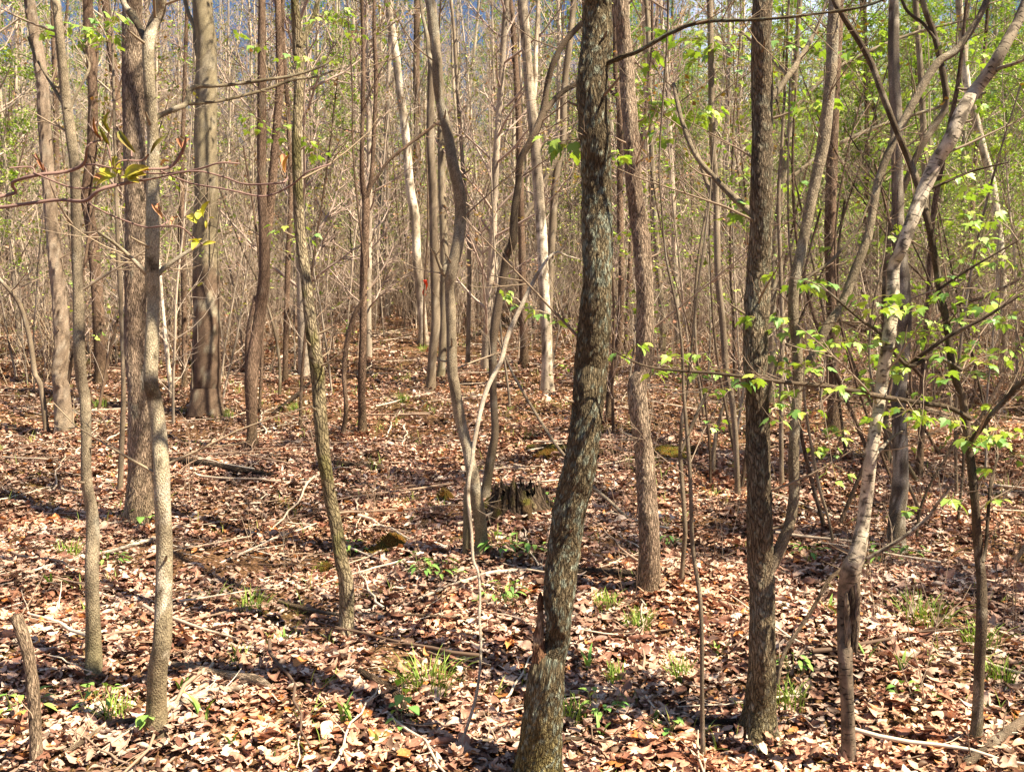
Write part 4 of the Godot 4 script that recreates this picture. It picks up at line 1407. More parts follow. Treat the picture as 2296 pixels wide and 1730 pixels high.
# ------------------------------------------------------------------ the scene
func _ready() -> void:
	var cam := Camera3D.new()
	cam.name = "camera"
	cam.fov = 48.0
	cam.position = Vector3(0, 1.5, 0)
	cam.near = 0.05
	cam.far = 600.0
	cam.current = true
	add_child(cam)
	var env := Environment.new()
	var sky_mat := ProceduralSkyMaterial.new()
	sky_mat.sky_top_color = Color(0.44, 0.60, 0.87)
	sky_mat.sky_horizon_color = Color(0.66, 0.79, 0.94)
	sky_mat.sky_curve = 0.25
	sky_mat.sky_energy_multiplier = 0.46
	sky_mat.ground_bottom_color = Color(0.2, 0.16, 0.13)
	sky_mat.ground_horizon_color = Color(0.35, 0.31, 0.27)
	sky_mat.sun_angle_max = 4.0
	sky_mat.sky_cover = clouds()
	sky_mat.sky_cover_modulate = Color(1, 1, 1, 0.9)
	var sky := Sky.new()
	sky.sky_material = sky_mat
	env.background_mode = Environment.BG_SKY
	env.sky = sky
	env.tonemap_mode = Environment.TONE_MAPPER_LINEAR
	env.tonemap_exposure = 3.35
	env.sdfgi_enabled = true
	env.ssao_enabled = true
	env.ssil_enabled = true
	var we := WorldEnvironment.new()
	we.name = "sky"
	we.environment = env
	add_child(we)
	var sun := DirectionalLight3D.new()
	sun.name = "sun"
	sun.light_color = Color(1.0, 0.93, 0.80)
	sun.light_energy = 1.6
	sun.light_angular_distance = 0.5
	sun.shadow_enabled = true
	add_child(sun)
	sun.look_at_from_position(Vector3(0.70, 1.08, 0.32) * 50.0, Vector3.ZERO)
	rng.seed = 1
	make_surfaces()
	litter_mat = soil()
	var ground := lay_ground()
	lay_leaves(ground)
	for k in 5:
		maple_leaves.append(maple_leaf([0.15, 0.3, 0.45, 0.1, 0.6][k], [0.25, 0.1, 0.35, -0.1, 0.2][k]))
	tree("lichen_covered_tree", "thick dark crooked trunk patched with blue-green lichen, broken limb stub near its foot", "tree", "lichen", [0.088, 0.063, -3.05, 0.07, 0.096, 0.188, -3.07, 0.071, 0.111, 0.361, -3.045, 0.069, 0.121, 0.488, -3.031, 0.065, 0.136, 0.532, -3.06, 0.057, 0.16, 0.595, -3.066, 0.044, 0.164, 0.681, -3.036, 0.045, 0.166, 0.77, -3.038, 0.055, 0.184, 0.927, -3.067, 0.06, 0.21, 1.092, -3.058, 0.06, 0.243, 1.257, -3.031, 0.057, 0.272, 1.5, -3.047, 0.059, 0.277, 1.555, -3.07, 0.058, 0.289, 1.717, -3.048, 0.058, 0.297, 1.878, -3.031, 0.054, 0.3, 2.045, -3.057, 0.057, 0.3, 2.21, -3.068, 0.057, 0.292, 2.366, -3.038, 0.055, 0.281, 2.552, -3.035, 0.057, 0.3, 2.718, -3.065, 0.054, 0.302, 2.83, -3.061, 0.052, 0.3, 2.898, -3.032, 0.049],
		[[0.314, 2.619, -3.03, 0.01, 0.374, 2.633, -2.989, 0.009, 0.431, 2.639, -2.947, 0.008, 0.534, 2.685, -2.906, 0.008, 0.634, 2.704, -2.865, 0.007, 0.805, 2.694, -2.824, 0.006, 0.972, 2.694, -2.782, 0.005, 1.133, 2.706, -2.741, 0.005, 1.275, 2.76, -2.7, 0.004]], [[0.145, 2.361, -3.05, 4, 0.036], [0.202, 2.364, -3.1, 5, 0.043], [0.385, 2.347, -3.15, 3, 0.03]], {"top": 9.0, "sides": 64, "step": 0.013, "furrow": 0.0050, "flare": 0.52, "side": 2, "stub": true})
	tree("dark_forked_tree", "dark rough trunk whose grey second stem leaves it low on the right and forks again", "tree", "darkrough", [0.954, 0.092, -3.37, 0.052, 0.97, 0.232, -3.39, 0.052, 0.972, 0.377, -3.365, 0.052, 0.968, 0.515, -3.351, 0.049, 0.976, 0.688, -3.38, 0.049, 0.973, 0.795, -3.386, 0.051, 0.96, 0.962, -3.356, 0.049, 0.956, 1.141, -3.358, 0.047, 0.96, 1.319, -3.387, 0.047, 0.955, 1.5, -3.378, 0.045, 0.941, 1.56, -3.351, 0.047, 0.95, 1.74, -3.367, 0.047, 0.965, 1.923, -3.39, 0.048, 0.968, 2.1, -3.368, 0.044, 0.963, 2.276, -3.351, 0.04, 0.975, 2.462, -3.377, 0.041, 0.978, 2.646, -3.388, 0.043, 0.965, 2.816, -3.358, 0.039, 0.969, 2.958, -3.355, 0.04, 0.977, 3.062, -3.385, 0.039],
		[[0.982, 0.753, -3.37, 0.025, 1.023, 0.824, -3.372, 0.024, 1.06, 0.905, -3.375, 0.023, 1.088, 0.986, -3.377, 0.022, 1.102, 1.094, -3.38, 0.021, 1.099, 1.229, -3.382, 0.02, 1.108, 1.364, -3.385, 0.02, 1.118, 1.5, -3.387, 0.02, 1.124, 1.561, -3.39, 0.019, 1.111, 1.697, -3.392, 0.019, 1.103, 1.787, -3.395, 0.02, 1.108, 1.906, -3.397, 0.021, 1.136, 2.033, -3.4, 0.021, 1.164, 2.17, -3.402, 0.021, 1.197, 2.325, -3.405, 0.021, 1.225, 2.453, -3.407, 0.023, 1.244, 2.608, -3.41, 0.023, 1.259, 2.746, -3.412, 0.022, 1.264, 2.884, -3.415, 0.023, 1.27, 2.985, -3.417, 0.022, 1.273, 3.087, -3.42, 0.021], [1.14, 1.575, -3.41, 0.014, 1.194, 1.625, -3.423, 0.016, 1.245, 1.727, -3.436, 0.018, 1.314, 1.82, -3.449, 0.019, 1.374, 1.969, -3.462, 0.017, 1.426, 2.091, -3.476, 0.017, 1.455, 2.215, -3.489, 0.016, 1.483, 2.33, -3.502, 0.016, 1.536, 2.464, -3.515, 0.016, 1.579, 2.543, -3.528, 0.017, 1.628, 2.632, -3.541, 0.017, 1.696, 2.75, -3.554, 0.017, 1.759, 2.836, -3.567, 0.016, 1.832, 2.884, -3.581, 0.016, 1.906, 2.975, -3.594, 0.014, 1.961, 3.067, -3.607, 0.013, 1.998, 3.17, -3.62, 0.013], [0.976, 2.539, -3.42, 0.011, 1.036, 2.639, -3.532, 0.013, 1.196, 2.85, -3.645, 0.012, 1.323, 3.053, -3.757, 0.009, 1.414, 3.244, -3.87, 0.007], [0.948, 2.182, -3.42, 0.015, 0.9, 2.25, -3.48, 0.015, 0.83, 2.348, -3.54, 0.011, 0.758, 2.468, -3.6, 0.011, 0.712, 2.641, -3.66, 0.01, 0.694, 2.799, -3.72, 0.008], [1.085, 1.854, -3.42, 0.006, 1.172, 1.928, -3.432, 0.006, 1.277, 2.003, -3.445, 0.006, 1.374, 2.116, -3.457, 0.005, 1.435, 2.248, -3.47, 0.004]], [[0.934, 2.239, -3.47, 3, 0.026], [0.879, 2.183, -3.47, 4, 0.033], [0.919, 1.759, -3.27, 4, 0.028], [1.02, 1.756, -3.27, 4, 0.031], [1.158, 1.89, -3.42, 6, 0.047], [1.24, 1.918, -3.47, 5, 0.041]], {"top": 9.0, "sides": 52, "step": 0.015, "furrow": 0.0032, "flare": 0.90, "side": 5, "limb_bark": "smooth"})
	tree("reddish_barked_tree", "reddish brown furrowed trunk standing just right of the thick lichen-covered one", "tree", "ridged", [0.731, 0.364, -4.62, 0.057, 0.734, 0.422, -4.64, 0.057, 0.732, 0.576, -4.615, 0.055, 0.725, 0.763, -4.601, 0.054, 0.72, 0.944, -4.63, 0.053, 0.708, 1.129, -4.636, 0.052, 0.679, 1.315, -4.606, 0.05, 0.667, 1.5, -4.608, 0.052, 0.702, 1.583, -4.637, 0.05, 0.713, 1.83, -4.628, 0.048, 0.703, 2.074, -4.601, 0.047, 0.693, 2.261, -4.617, 0.046, 0.678, 2.389, -4.64, 0.046, 0.65, 2.569, -4.618, 0.044, 0.635, 2.811, -4.601, 0.044, 0.62, 3.066, -4.627, 0.043, 0.603, 3.317, -4.638, 0.041, 0.581, 3.503, -4.608, 0.041, 0.576, 3.624, -4.605, 0.039],
		[], [], {"top": 10.0, "sides": 44, "step": 0.018, "furrow": 0.0028, "flare": 0.50, "side": 4})
	tree("sinuous_grey_tree", "slender grey S-curved trunk rising beside the old stump", "tree", "smooth", [-0.184, 0.479, -5, 0.033, -0.178, 0.642, -5.02, 0.034, -0.197, 0.806, -4.995, 0.036, -0.224, 0.968, -4.981, 0.037, -0.258, 1.139, -5.01, 0.033, -0.299, 1.299, -5.016, 0.032, -0.33, 1.5, -4.986, 0.031, -0.344, 1.589, -4.988, 0.031, -0.352, 1.858, -5.017, 0.029, -0.358, 2.058, -5.008, 0.031, -0.35, 2.148, -4.981, 0.035, -0.311, 2.323, -4.997, 0.033, -0.299, 2.461, -5.02, 0.034, -0.304, 2.617, -4.998, 0.035, -0.343, 2.786, -4.981, 0.033, -0.365, 2.927, -5.007, 0.031, -0.413, 3.131, -5.018, 0.028, -0.434, 3.268, -4.988, 0.024, -0.437, 3.453, -4.985, 0.025, -0.466, 3.68, -5.015, 0.031, -0.486, 3.811, -5.011, 0.031],
		[[-0.238, 0.993, -5, 0.023, -0.258, 0.858, -5.005, 0.023, -0.262, 0.697, -5.01, 0.021, -0.265, 0.562, -5.015, 0.023, -0.268, 0.515, -5.02, 0.024], [-0.361, 2.124, -5, 0.012, -0.395, 2.146, -4.967, 0.011, -0.426, 2.221, -4.933, 0.009, -0.442, 2.268, -4.9, 0.007], [-0.437, 3.279, -5.02, 0.009, -0.487, 3.44, -5.09, 0.015, -0.504, 3.577, -5.16, 0.012, -0.542, 3.745, -5.23, 0.01, -0.563, 3.916, -5.3, 0.008]], [], {"top": 10.0, "sides": 22, "step": 0.020, "flare": 0.50, "side": 6})
	tree("slender_bent_tree", "thin dark bent tree behind the stump, leaning right and forking behind the lichen-covered trunk", "tree", "smoothdark", [-0.197, 0.655, -5.96, 0.032, -0.169, 0.861, -5.98, 0.032, -0.14, 1.039, -5.955, 0.03, -0.116, 1.183, -5.941, 0.027, -0.124, 1.341, -5.97, 0.026, -0.132, 1.5, -5.976, 0.027, -0.132, 1.765, -5.946, 0.029, -0.116, 1.924, -5.948, 0.03, -0.077, 2.166, -5.977, 0.027, -0.037, 2.404, -5.968, 0.027, 0.003, 2.479, -5.941, 0.029, 0.019, 2.72, -5.957, 0.025, 0.043, 2.885, -5.98, 0.024, 0.059, 3.055, -5.958, 0.024, 0.146, 3.209, -5.941, 0.025, 0.218, 3.392, -5.967, 0.026, 0.235, 3.523, -5.978, 0.021, 0.273, 3.688, -5.948, 0.021, 0.353, 3.845, -5.945, 0.021, 0.482, 4.001, -5.975, 0.019, 0.561, 4.063, -5.971, 0.014],
		[[0.226, 3.386, -5.96, 0.019, 0.326, 3.526, -6.035, 0.019, 0.444, 3.625, -6.11, 0.018, 0.565, 3.709, -6.185, 0.015, 0.672, 3.786, -6.26, 0.012]], [], {"top": 9.0, "sides": 16, "step": 0.05, "side": 8})
	tree("leaning_birch", "pale mottled birch leaning right above a split dark lower trunk", "tree", "birchlow", [1.213, 0.075, -3.12, 0.024, 1.221, 0.141, -3.14, 0.024, 1.207, 0.335, -3.115, 0.023, 1.194, 0.506, -3.101, 0.024, 1.205, 0.622, -3.13, 0.029, 1.215, 0.746, -3.136, 0.034, 1.216, 0.845, -3.106, 0.034, 1.238, 0.894, -3.108, 0.03, 1.27, 0.997, -3.137, 0.025, 1.283, 1.124, -3.128, 0.023, 1.285, 1.252, -3.101, 0.023, 1.312, 1.375, -3.117, 0.022, 1.339, 1.5, -3.14, 0.022, 1.337, 1.556, -3.118, 0.023, 1.351, 1.68, -3.101, 0.025, 1.375, 1.807, -3.127, 0.023, 1.384, 1.933, -3.138, 0.021, 1.396, 1.987, -3.108, 0.021, 1.432, 2.086, -3.105, 0.023, 1.487, 2.201, -3.135, 0.025, 1.535, 2.309, -3.131, 0.025, 1.571, 2.384, -3.102, 0.026, 1.619, 2.487, -3.114, 0.025, 1.674, 2.563, -3.14, 0.024, 1.714, 2.623, -3.121, 0.023, 1.744, 2.682, -3.1, 0.021, 1.807, 2.783, -3.124, 0.019, 1.849, 2.856, -3.139, 0.018],
		[[1.272, 0.883, -3.1, 0.008, 1.327, 0.925, -3.074, 0.007, 1.381, 0.971, -3.048, 0.007, 1.45, 1.04, -3.022, 0.006, 1.477, 1.1, -2.996, 0.005, 1.512, 1.159, -2.97, 0.004], [1.28, 1.233, -3.12, 0.009, 1.343, 1.263, -3.17, 0.008, 1.411, 1.306, -3.22, 0.005, 1.481, 1.334, -3.27, 0.003], [1.722, 2.618, -3.12, 0.009, 1.736, 2.631, -3.087, 0.007, 1.77, 2.635, -3.053, 0.006, 1.804, 2.643, -3.02, 0.004]], [], {"top": 8.0, "sides": 32, "step": 0.014, "flare": 0.50, "side": 4, "split": true})
	tree("grey_blotched_tree", "upright grey blotched trunk standing behind the leaning birch", "tree", "blotch", [2.321, 0.471, -5.26, 0.046, 2.349, 0.724, -5.28, 0.047, 2.359, 0.939, -5.255, 0.045, 2.346, 1.22, -5.241, 0.043, 2.352, 1.43, -5.27, 0.042, 2.373, 1.594, -5.276, 0.041, 2.376, 1.874, -5.246, 0.041, 2.37, 2.155, -5.248, 0.038, 2.355, 2.44, -5.277, 0.035, 2.344, 2.72, -5.268, 0.034, 2.325, 3.134, -5.241, 0.035, 2.318, 3.419, -5.257, 0.032, 2.328, 3.794, -5.28, 0.03, 2.314, 3.925, -5.258, 0.027],
		[], [], {"top": 10.0, "sides": 20, "step": 0.05, "flare": 0.90, "side": 5})
	tree("russet_trunk_tree", "straight russet brown trunk seen between the stems of the forked tree and the birch", "tree", "russet", [2.984, 1.03, -8.05, 0.056, 2.998, 1.371, -8.07, 0.056, 2.978, 1.644, -8.045, 0.056, 2.973, 2.073, -8.031, 0.054, 2.973, 2.505, -8.06, 0.052, 2.964, 2.937, -8.066, 0.054, 2.964, 3.361, -8.036, 0.052, 2.986, 4.005, -8.038, 0.049, 3.04, 5.006, -8.067, 0.047, 3.048, 5.217, -8.058, 0.047],
		[], [], {"top": 11.0, "sides": 16, "step": 0.06, "side": 5})
	tree("leafy_maple_sapling", "thin crossing sapling at the edge carrying sprays of fresh green maple leaves", "tree", "smoothdark", [1.695, 0.121, -3.18, 0.018, 1.721, 0.259, -3.204, 0.018, 1.719, 0.479, -3.184, 0.019, 1.722, 0.652, -3.175, 0.019, 1.74, 0.772, -3.208, 0.017, 1.733, 0.898, -3.219, 0.016, 1.707, 1.074, -3.193, 0.015, 1.697, 1.201, -3.199, 0.015, 1.702, 1.31, -3.234, 0.015, 1.678, 1.457, -3.229, 0.013, 1.632, 1.557, -3.206, 0.013, 1.621, 1.73, -3.227, 0.013, 1.609, 1.862, -3.255, 0.012, 1.579, 1.99, -3.237, 0.012, 1.547, 2.117, -3.224, 0.012, 1.527, 2.254, -3.255, 0.013, 1.495, 2.362, -3.27, 0.012, 1.444, 2.451, -3.246, 0.011, 1.393, 2.582, -3.247, 0.012, 1.364, 2.716, -3.282, 0.011, 1.311, 2.812, -3.281, 0.011, 1.241, 2.898, -3.257, 0.01, 1.203, 3.01, -3.274, 0.008],
		[[1.683, 1.296, -3.18, 0.008, 1.685, 1.333, -3.13, 0.009, 1.708, 1.401, -3.08, 0.009, 1.756, 1.484, -3.03, 0.009, 1.78, 1.532, -2.98, 0.008], [1.724, 0.857, -3.17, 0.005, 1.749, 0.902, -3.197, 0.006, 1.78, 1.112, -3.225, 0.006, 1.808, 1.17, -3.252, 0.005, 1.841, 1.237, -3.28, 0.004], [1.682, 1.379, -3.18, 0.008, 1.588, 1.422, -3.149, 0.009, 1.472, 1.439, -3.117, 0.009, 1.309, 1.463, -3.086, 0.01, 1.133, 1.496, -3.055, 0.009, 0.959, 1.512, -3.024, 0.007, 0.726, 1.541, -2.992, 0.006, 0.465, 1.566, -2.961, 0.004, 0.322, 1.634, -2.93, 0.002], [1.653, 1.557, -3.18, 0.006, 1.544, 1.607, -3.163, 0.008, 1.449, 1.573, -3.147, 0.008, 1.394, 1.606, -3.13, 0.007, 1.321, 1.689, -3.113, 0.006, 1.247, 1.737, -3.097, 0.005, 1.125, 1.835, -3.08, 0.004], [1.464, 1.582, -3.18, 0.008, 1.501, 1.623, -3.142, 0.008, 1.582, 1.688, -3.105, 0.007, 1.662, 1.735, -3.067, 0.006, 1.771, 1.813, -3.03, 0.005], [1.568, 1.854, -3.18, 0.005, 1.637, 1.909, -3.147, 0.005, 1.703, 1.955, -3.113, 0.004, 1.8, 2.016, -3.08, 0.003], [1.493, 2.202, -3.18, 0.005, 1.57, 2.237, -3.147, 0.005, 1.653, 2.271, -3.113, 0.004, 1.767, 2.296, -3.08, 0.003]], [[0.379, 1.617, -3.169, 3, 0.034], [0.416, 1.635, -2.909, 3, 0.031], [0.528, 1.558, -3.166, 3, 0.034], [0.609, 1.61, -3.203, 3, 0.034], [0.62, 1.602, -2.9, 3, 0.031], [0.774, 1.561, -3.264, 3, 0.035], [0.875, 1.525, -3.358, 3, 0.036], [0.828, 1.53, -2.915, 3, 0.031], [1.029, 1.572, -3.344, 3, 0.036], [1.067, 1.585, -3.223, 3, 0.034], [1.052, 1.555, -2.966, 3, 0.032], [1.1, 1.491, -2.909, 3, 0.031], [1.305, 1.522, -3.249, 3, 0.035], [1.358, 1.607, -3.182, 4, 0.024], [1.933, 1.431, -3.485, 2, 0.034], [1.551, 1.541, -3.126, 3, 0.042], [1.083, 1.656, -3.184, 2, 0.026], [1.94, 1.873, -3.451, 3, 0.043], [1.871, 1.739, -3.338, 2, 0.039], [1.272, 1.379, -3.069, 2, 0.031], [1.045, 1.426, -3.446, 4, 0.045], [1.026, 1.72, -3.345, 2, 0.03], [1.819, 1.337, -3.365, 4, 0.025], [1.211, 1.396, -3.472, 2, 0.029], [1.521, 1.698, -3.475, 4, 0.037], [1.214, 1.754, -2.932, 2, 0.035], [1.625, 1.351, -2.868, 4, 0.039], [1.467, 1.624, -3.233, 3, 0.039], [1.042, 1.61, -3.464, 4, 0.035], [1.091, 1.889, -3.226, 4, 0.035], [1.698, 1.537, -3.447, 3, 0.028], [1.232, 1.487, -3.095, 4, 0.038], [1.398, 1.388, -2.979, 2, 0.031], [1.344, 1.566, -3.192, 4, 0.03], [1.042, 1.434, -3.395, 3, 0.042], [1.434, 1.567, -3.283, 4, 0.026], [1.115, 1.703, -3.499, 3, 0.038], [1.371, 1.411, -3.011, 4, 0.039], [0.899, 1.391, -2.945, 2, 0.027], [1.011, 1.482, -3.102, 3, 0.027], [1.489, 1.467, -3.167, 3, 0.029], [1.07, 1.199, -2.876, 3, 0.034], [1.433, 1.617, -3.386, 4, 0.038], [1.597, 1.41, -3.446, 3, 0.043], [1.318, 1.815, -3.024, 2, 0.041], [0.98, 1.406, -2.986, 2, 0.037], [0.955, 1.922, -3.244, 2, 0.034], [1.241, 1.818, -3.08, 4, 0.039], [1.339, 1.785, -3.08, 5, 0.043], [1.454, 1.785, -3.08, 6, 0.049], [1.587, 1.829, -3.18, 6, 0.051], [1.306, 1.654, -3.08, 5, 0.043], [1.496, 1.699, -3.28, 6, 0.053], [1.56, 1.73, -3.23, 5, 0.045], [1.722, 1.795, -3.18, 6, 0.054], [1.807, 1.744, -3.18, 5, 0.048], [1.689, 1.751, -3.28, 5, 0.046], [1.68, 2.228, -3.18, 5, 0.041], [1.672, 2.298, -3.28, 4, 0.035], [1.672, 2.117, -3.18, 7, 0.051], [1.812, 2.146, -3.28, 4, 0.039], [1.709, 2.033, -3.18, 6, 0.048], [1.707, 1.979, -3.28, 5, 0.046], [1.773, 1.965, -3.18, 4, 0.041], [1.604, 1.897, -3.18, 4, 0.037], [1.515, 2.12, -3.38, 3, 0.029], [1.491, 2.075, -3.38, 3, 0.032], [1.454, 1.382, -3.08, 5, 0.039], [1.57, 1.382, -3.08, 4, 0.036], [1.722, 1.302, -3.18, 6, 0.048], [1.79, 1.311, -3.18, 5, 0.041], [1.663, 1.311, -3.18, 5, 0.037], [1.756, 1.2, -3.18, 4, 0.037], [1.191, 1.654, -3.08, 5, 0.043], [1.125, 1.646, -3.08, 4, 0.036], [1.034, 1.684, -3.03, 4, 0.039], [1.434, 1.557, -3.18, 4, 0.041], [1.739, 1.591, -3.18, 6, 0.051], [1.864, 1.629, -3.28, 5, 0.046], [1.57, 1.625, -3.18, 5, 0.041], [1.612, 1.081, -3.18, 3, 0.027], [1.773, 1.081, -3.18, 3, 0.027], [1.542, 1.019, -3.38, 3, 0.029]], {"top": 5.0, "sides": 18, "step": 0.020, "side": 10, "leaf": 0.038})
	tree("dark_crooked_tree", "dark crooked slender tree crossing behind the leaning birch", "tree", "smoothdark", [3.039, 0.814, -6.99, 0.026, 3.018, 1.401, -7.01, 0.026, 3.006, 1.998, -6.985, 0.026, 3.009, 2.37, -6.971, 0.026, 3.04, 2.654, -7, 0.026, 3.099, 2.935, -7.006, 0.024, 3.179, 3.153, -6.976, 0.026, 3.273, 3.377, -6.978, 0.026, 3.399, 3.572, -7.007, 0.026, 3.491, 3.719, -6.998, 0.026, 3.493, 3.859, -6.971, 0.026, 3.464, 4.088, -6.987, 0.024, 3.419, 4.34, -7.01, 0.024, 3.333, 4.537, -6.988, 0.022, 3.288, 4.715, -6.971, 0.02],
		[[3.418, 4.295, -6.99, 0.013, 3.332, 4.44, -7.023, 0.013, 3.244, 4.529, -7.057, 0.013, 3.193, 4.657, -7.09, 0.011]], [[3.007, 4.373, -7.09, 8, 0.129], [3.121, 4.278, -7.09, 6, 0.114], [3.462, 4.392, -7.09, 8, 0.129], [3.637, 4.276, -6.99, 6, 0.112]], {"top": 10.0, "sides": 14, "step": 0.06, "side": 6})
	tree("slim_edge_birch", "slim pale birch curving up at the far edge behind the leafy sapling", "tree", "birch", [6.44, 1.6, -11.33, 0.054, 6.439, 1.946, -11.35, 0.055, 6.425, 2.247, -11.325, 0.054, 6.393, 3.062, -11.311, 0.054, 6.364, 3.52, -11.34, 0.055, 6.291, 4.127, -11.346, 0.052, 6.154, 4.604, -11.316, 0.048, 6.034, 5.088, -11.318, 0.048, 5.958, 5.492, -11.347, 0.045, 5.893, 6.094, -11.338, 0.042, 5.834, 6.657, -11.311, 0.042],
		[], [], {"top": 11.0, "sides": 14, "step": 0.06, "side": 7})
	tree("pale_scaly_tree", "pale flaky-barked tree on the left with a slight bow and a spreading foot", "tree", "pinkscaly", [-4.206, 1.017, -8.15, 0.078, -4.233, 1.26, -8.17, 0.079, -4.236, 1.5, -8.145, 0.072, -4.246, 1.559, -8.131, 0.067, -4.243, 1.864, -8.16, 0.07, -4.257, 2.191, -8.166, 0.068, -4.285, 2.623, -8.136, 0.065, -4.33, 3.058, -8.138, 0.059, -4.378, 3.5, -8.167, 0.057, -4.406, 3.934, -8.158, 0.057, -4.413, 4.36, -8.131, 0.054, -4.487, 4.801, -8.147, 0.054, -4.543, 5.05, -8.17, 0.05, -4.542, 5.258, -8.148, 0.048],
		[], [], {"top": 11.0, "sides": 20, "step": 0.05, "furrow": 0.006, "flare": 0.68, "side": 6})
	tree("bowed_sapling", "thin pale sapling bowing out to the left beside the flaky-barked tree", "tree", "pale", [-4.388, 0.999, -8.15, 0.024, -4.39, 1.053, -8.17, 0.024, -4.431, 1.5, -8.145, 0.024, -4.478, 1.602, -8.131, 0.024, -4.538, 1.908, -8.16, 0.022, -4.628, 2.235, -8.166, 0.02, -4.709, 2.384, -8.136, 0.017, -4.808, 2.493, -8.138, 0.015, -4.956, 2.693, -8.167, 0.013],
		[], [], {"top": 7.0, "sides": 10, "step": 0.08, "side": 5})
	tree("kinked_grey_tree", "slim grey tree near the left with a kink low on its trunk", "tree", "smooth", [-1.833, 0.181, -3.8, 0.031, -1.846, 0.327, -3.82, 0.032, -1.837, 0.486, -3.795, 0.03, -1.835, 0.692, -3.781, 0.028, -1.844, 0.839, -3.81, 0.027, -1.852, 0.95, -3.816, 0.025, -1.861, 1.096, -3.786, 0.023, -1.863, 1.298, -3.788, 0.022, -1.883, 1.449, -3.817, 0.023, -1.894, 1.527, -3.808, 0.023, -1.89, 1.669, -3.781, 0.023, -1.901, 1.872, -3.797, 0.022, -1.92, 2.079, -3.82, 0.021, -1.914, 2.278, -3.798, 0.021, -1.91, 2.456, -3.781, 0.021, -1.944, 2.636, -3.807, 0.023, -1.97, 2.792, -3.818, 0.022, -1.975, 2.984, -3.788, 0.019, -1.989, 3.145, -3.785, 0.018, -2.01, 3.26, -3.815, 0.017],
		[[-1.951, 2.715, -3.8, 0.01, -1.997, 2.772, -3.82, 0.009, -2.038, 2.83, -3.84, 0.008, -2.085, 2.899, -3.86, 0.007, -2.137, 2.979, -3.88, 0.006, -2.179, 3.07, -3.9, 0.005], [-1.946, 2.705, -3.8, 0.007, -1.935, 2.803, -3.85, 0.007, -1.919, 2.893, -3.9, 0.006, -1.928, 2.963, -3.95, 0.005, -1.979, 3.046, -4, 0.004]], [[-2.011, 3.121, -4, 6, 0.064], [-1.973, 3.194, -4.1, 8, 0.07], [-1.908, 3.139, -4.1, 6, 0.061], [-2.107, 3.153, -4, 5, 0.056], [-1.875, 3.227, -4.1, 6, 0.066]], {"top": 8.5, "sides": 22, "step": 0.020, "flare": 0.50, "side": 5})
	tree("dim_brown_tree", "dim brown trunk with a bend standing behind the kinked grey tree", "tree", "russet", [-5.124, 1.482, -10.79, 0.066, -5.139, 1.693, -10.81, 0.066, -5.162, 2.557, -10.785, 0.069, -5.228, 3.419, -10.771, 0.066, -5.308, 3.857, -10.8, 0.063, -5.244, 4.435, -10.806, 0.063, -5.215, 5.147, -10.776, 0.058, -5.274, 6.011, -10.778, 0.058, -5.294, 6.485, -10.807, 0.055],
		[], [], {"top": 12.0, "sides": 14, "step": 0.08, "side": 6})
	tree("straight_furrowed_tree", "straight stout tree with evenly furrowed pinkish grey bark on the left", "tree", "ridged", [-2.458, 0.576, -5.73, 0.081, -2.463, 0.886, -5.75, 0.081, -2.457, 1.194, -5.725, 0.08, -2.459, 1.5, -5.711, 0.072, -2.499, 1.756, -5.74, 0.071, -2.497, 2.217, -5.746, 0.069, -2.484, 2.671, -5.716, 0.069, -2.495, 3.129, -5.718, 0.07, -2.517, 3.598, -5.747, 0.069, -2.516, 3.993, -5.738, 0.065, -2.508, 4.134, -5.711, 0.064],
		[], [], {"top": 12.0, "sides": 44, "step": 0.022, "furrow": 0.0040, "flare": 0.50, "side": 2})
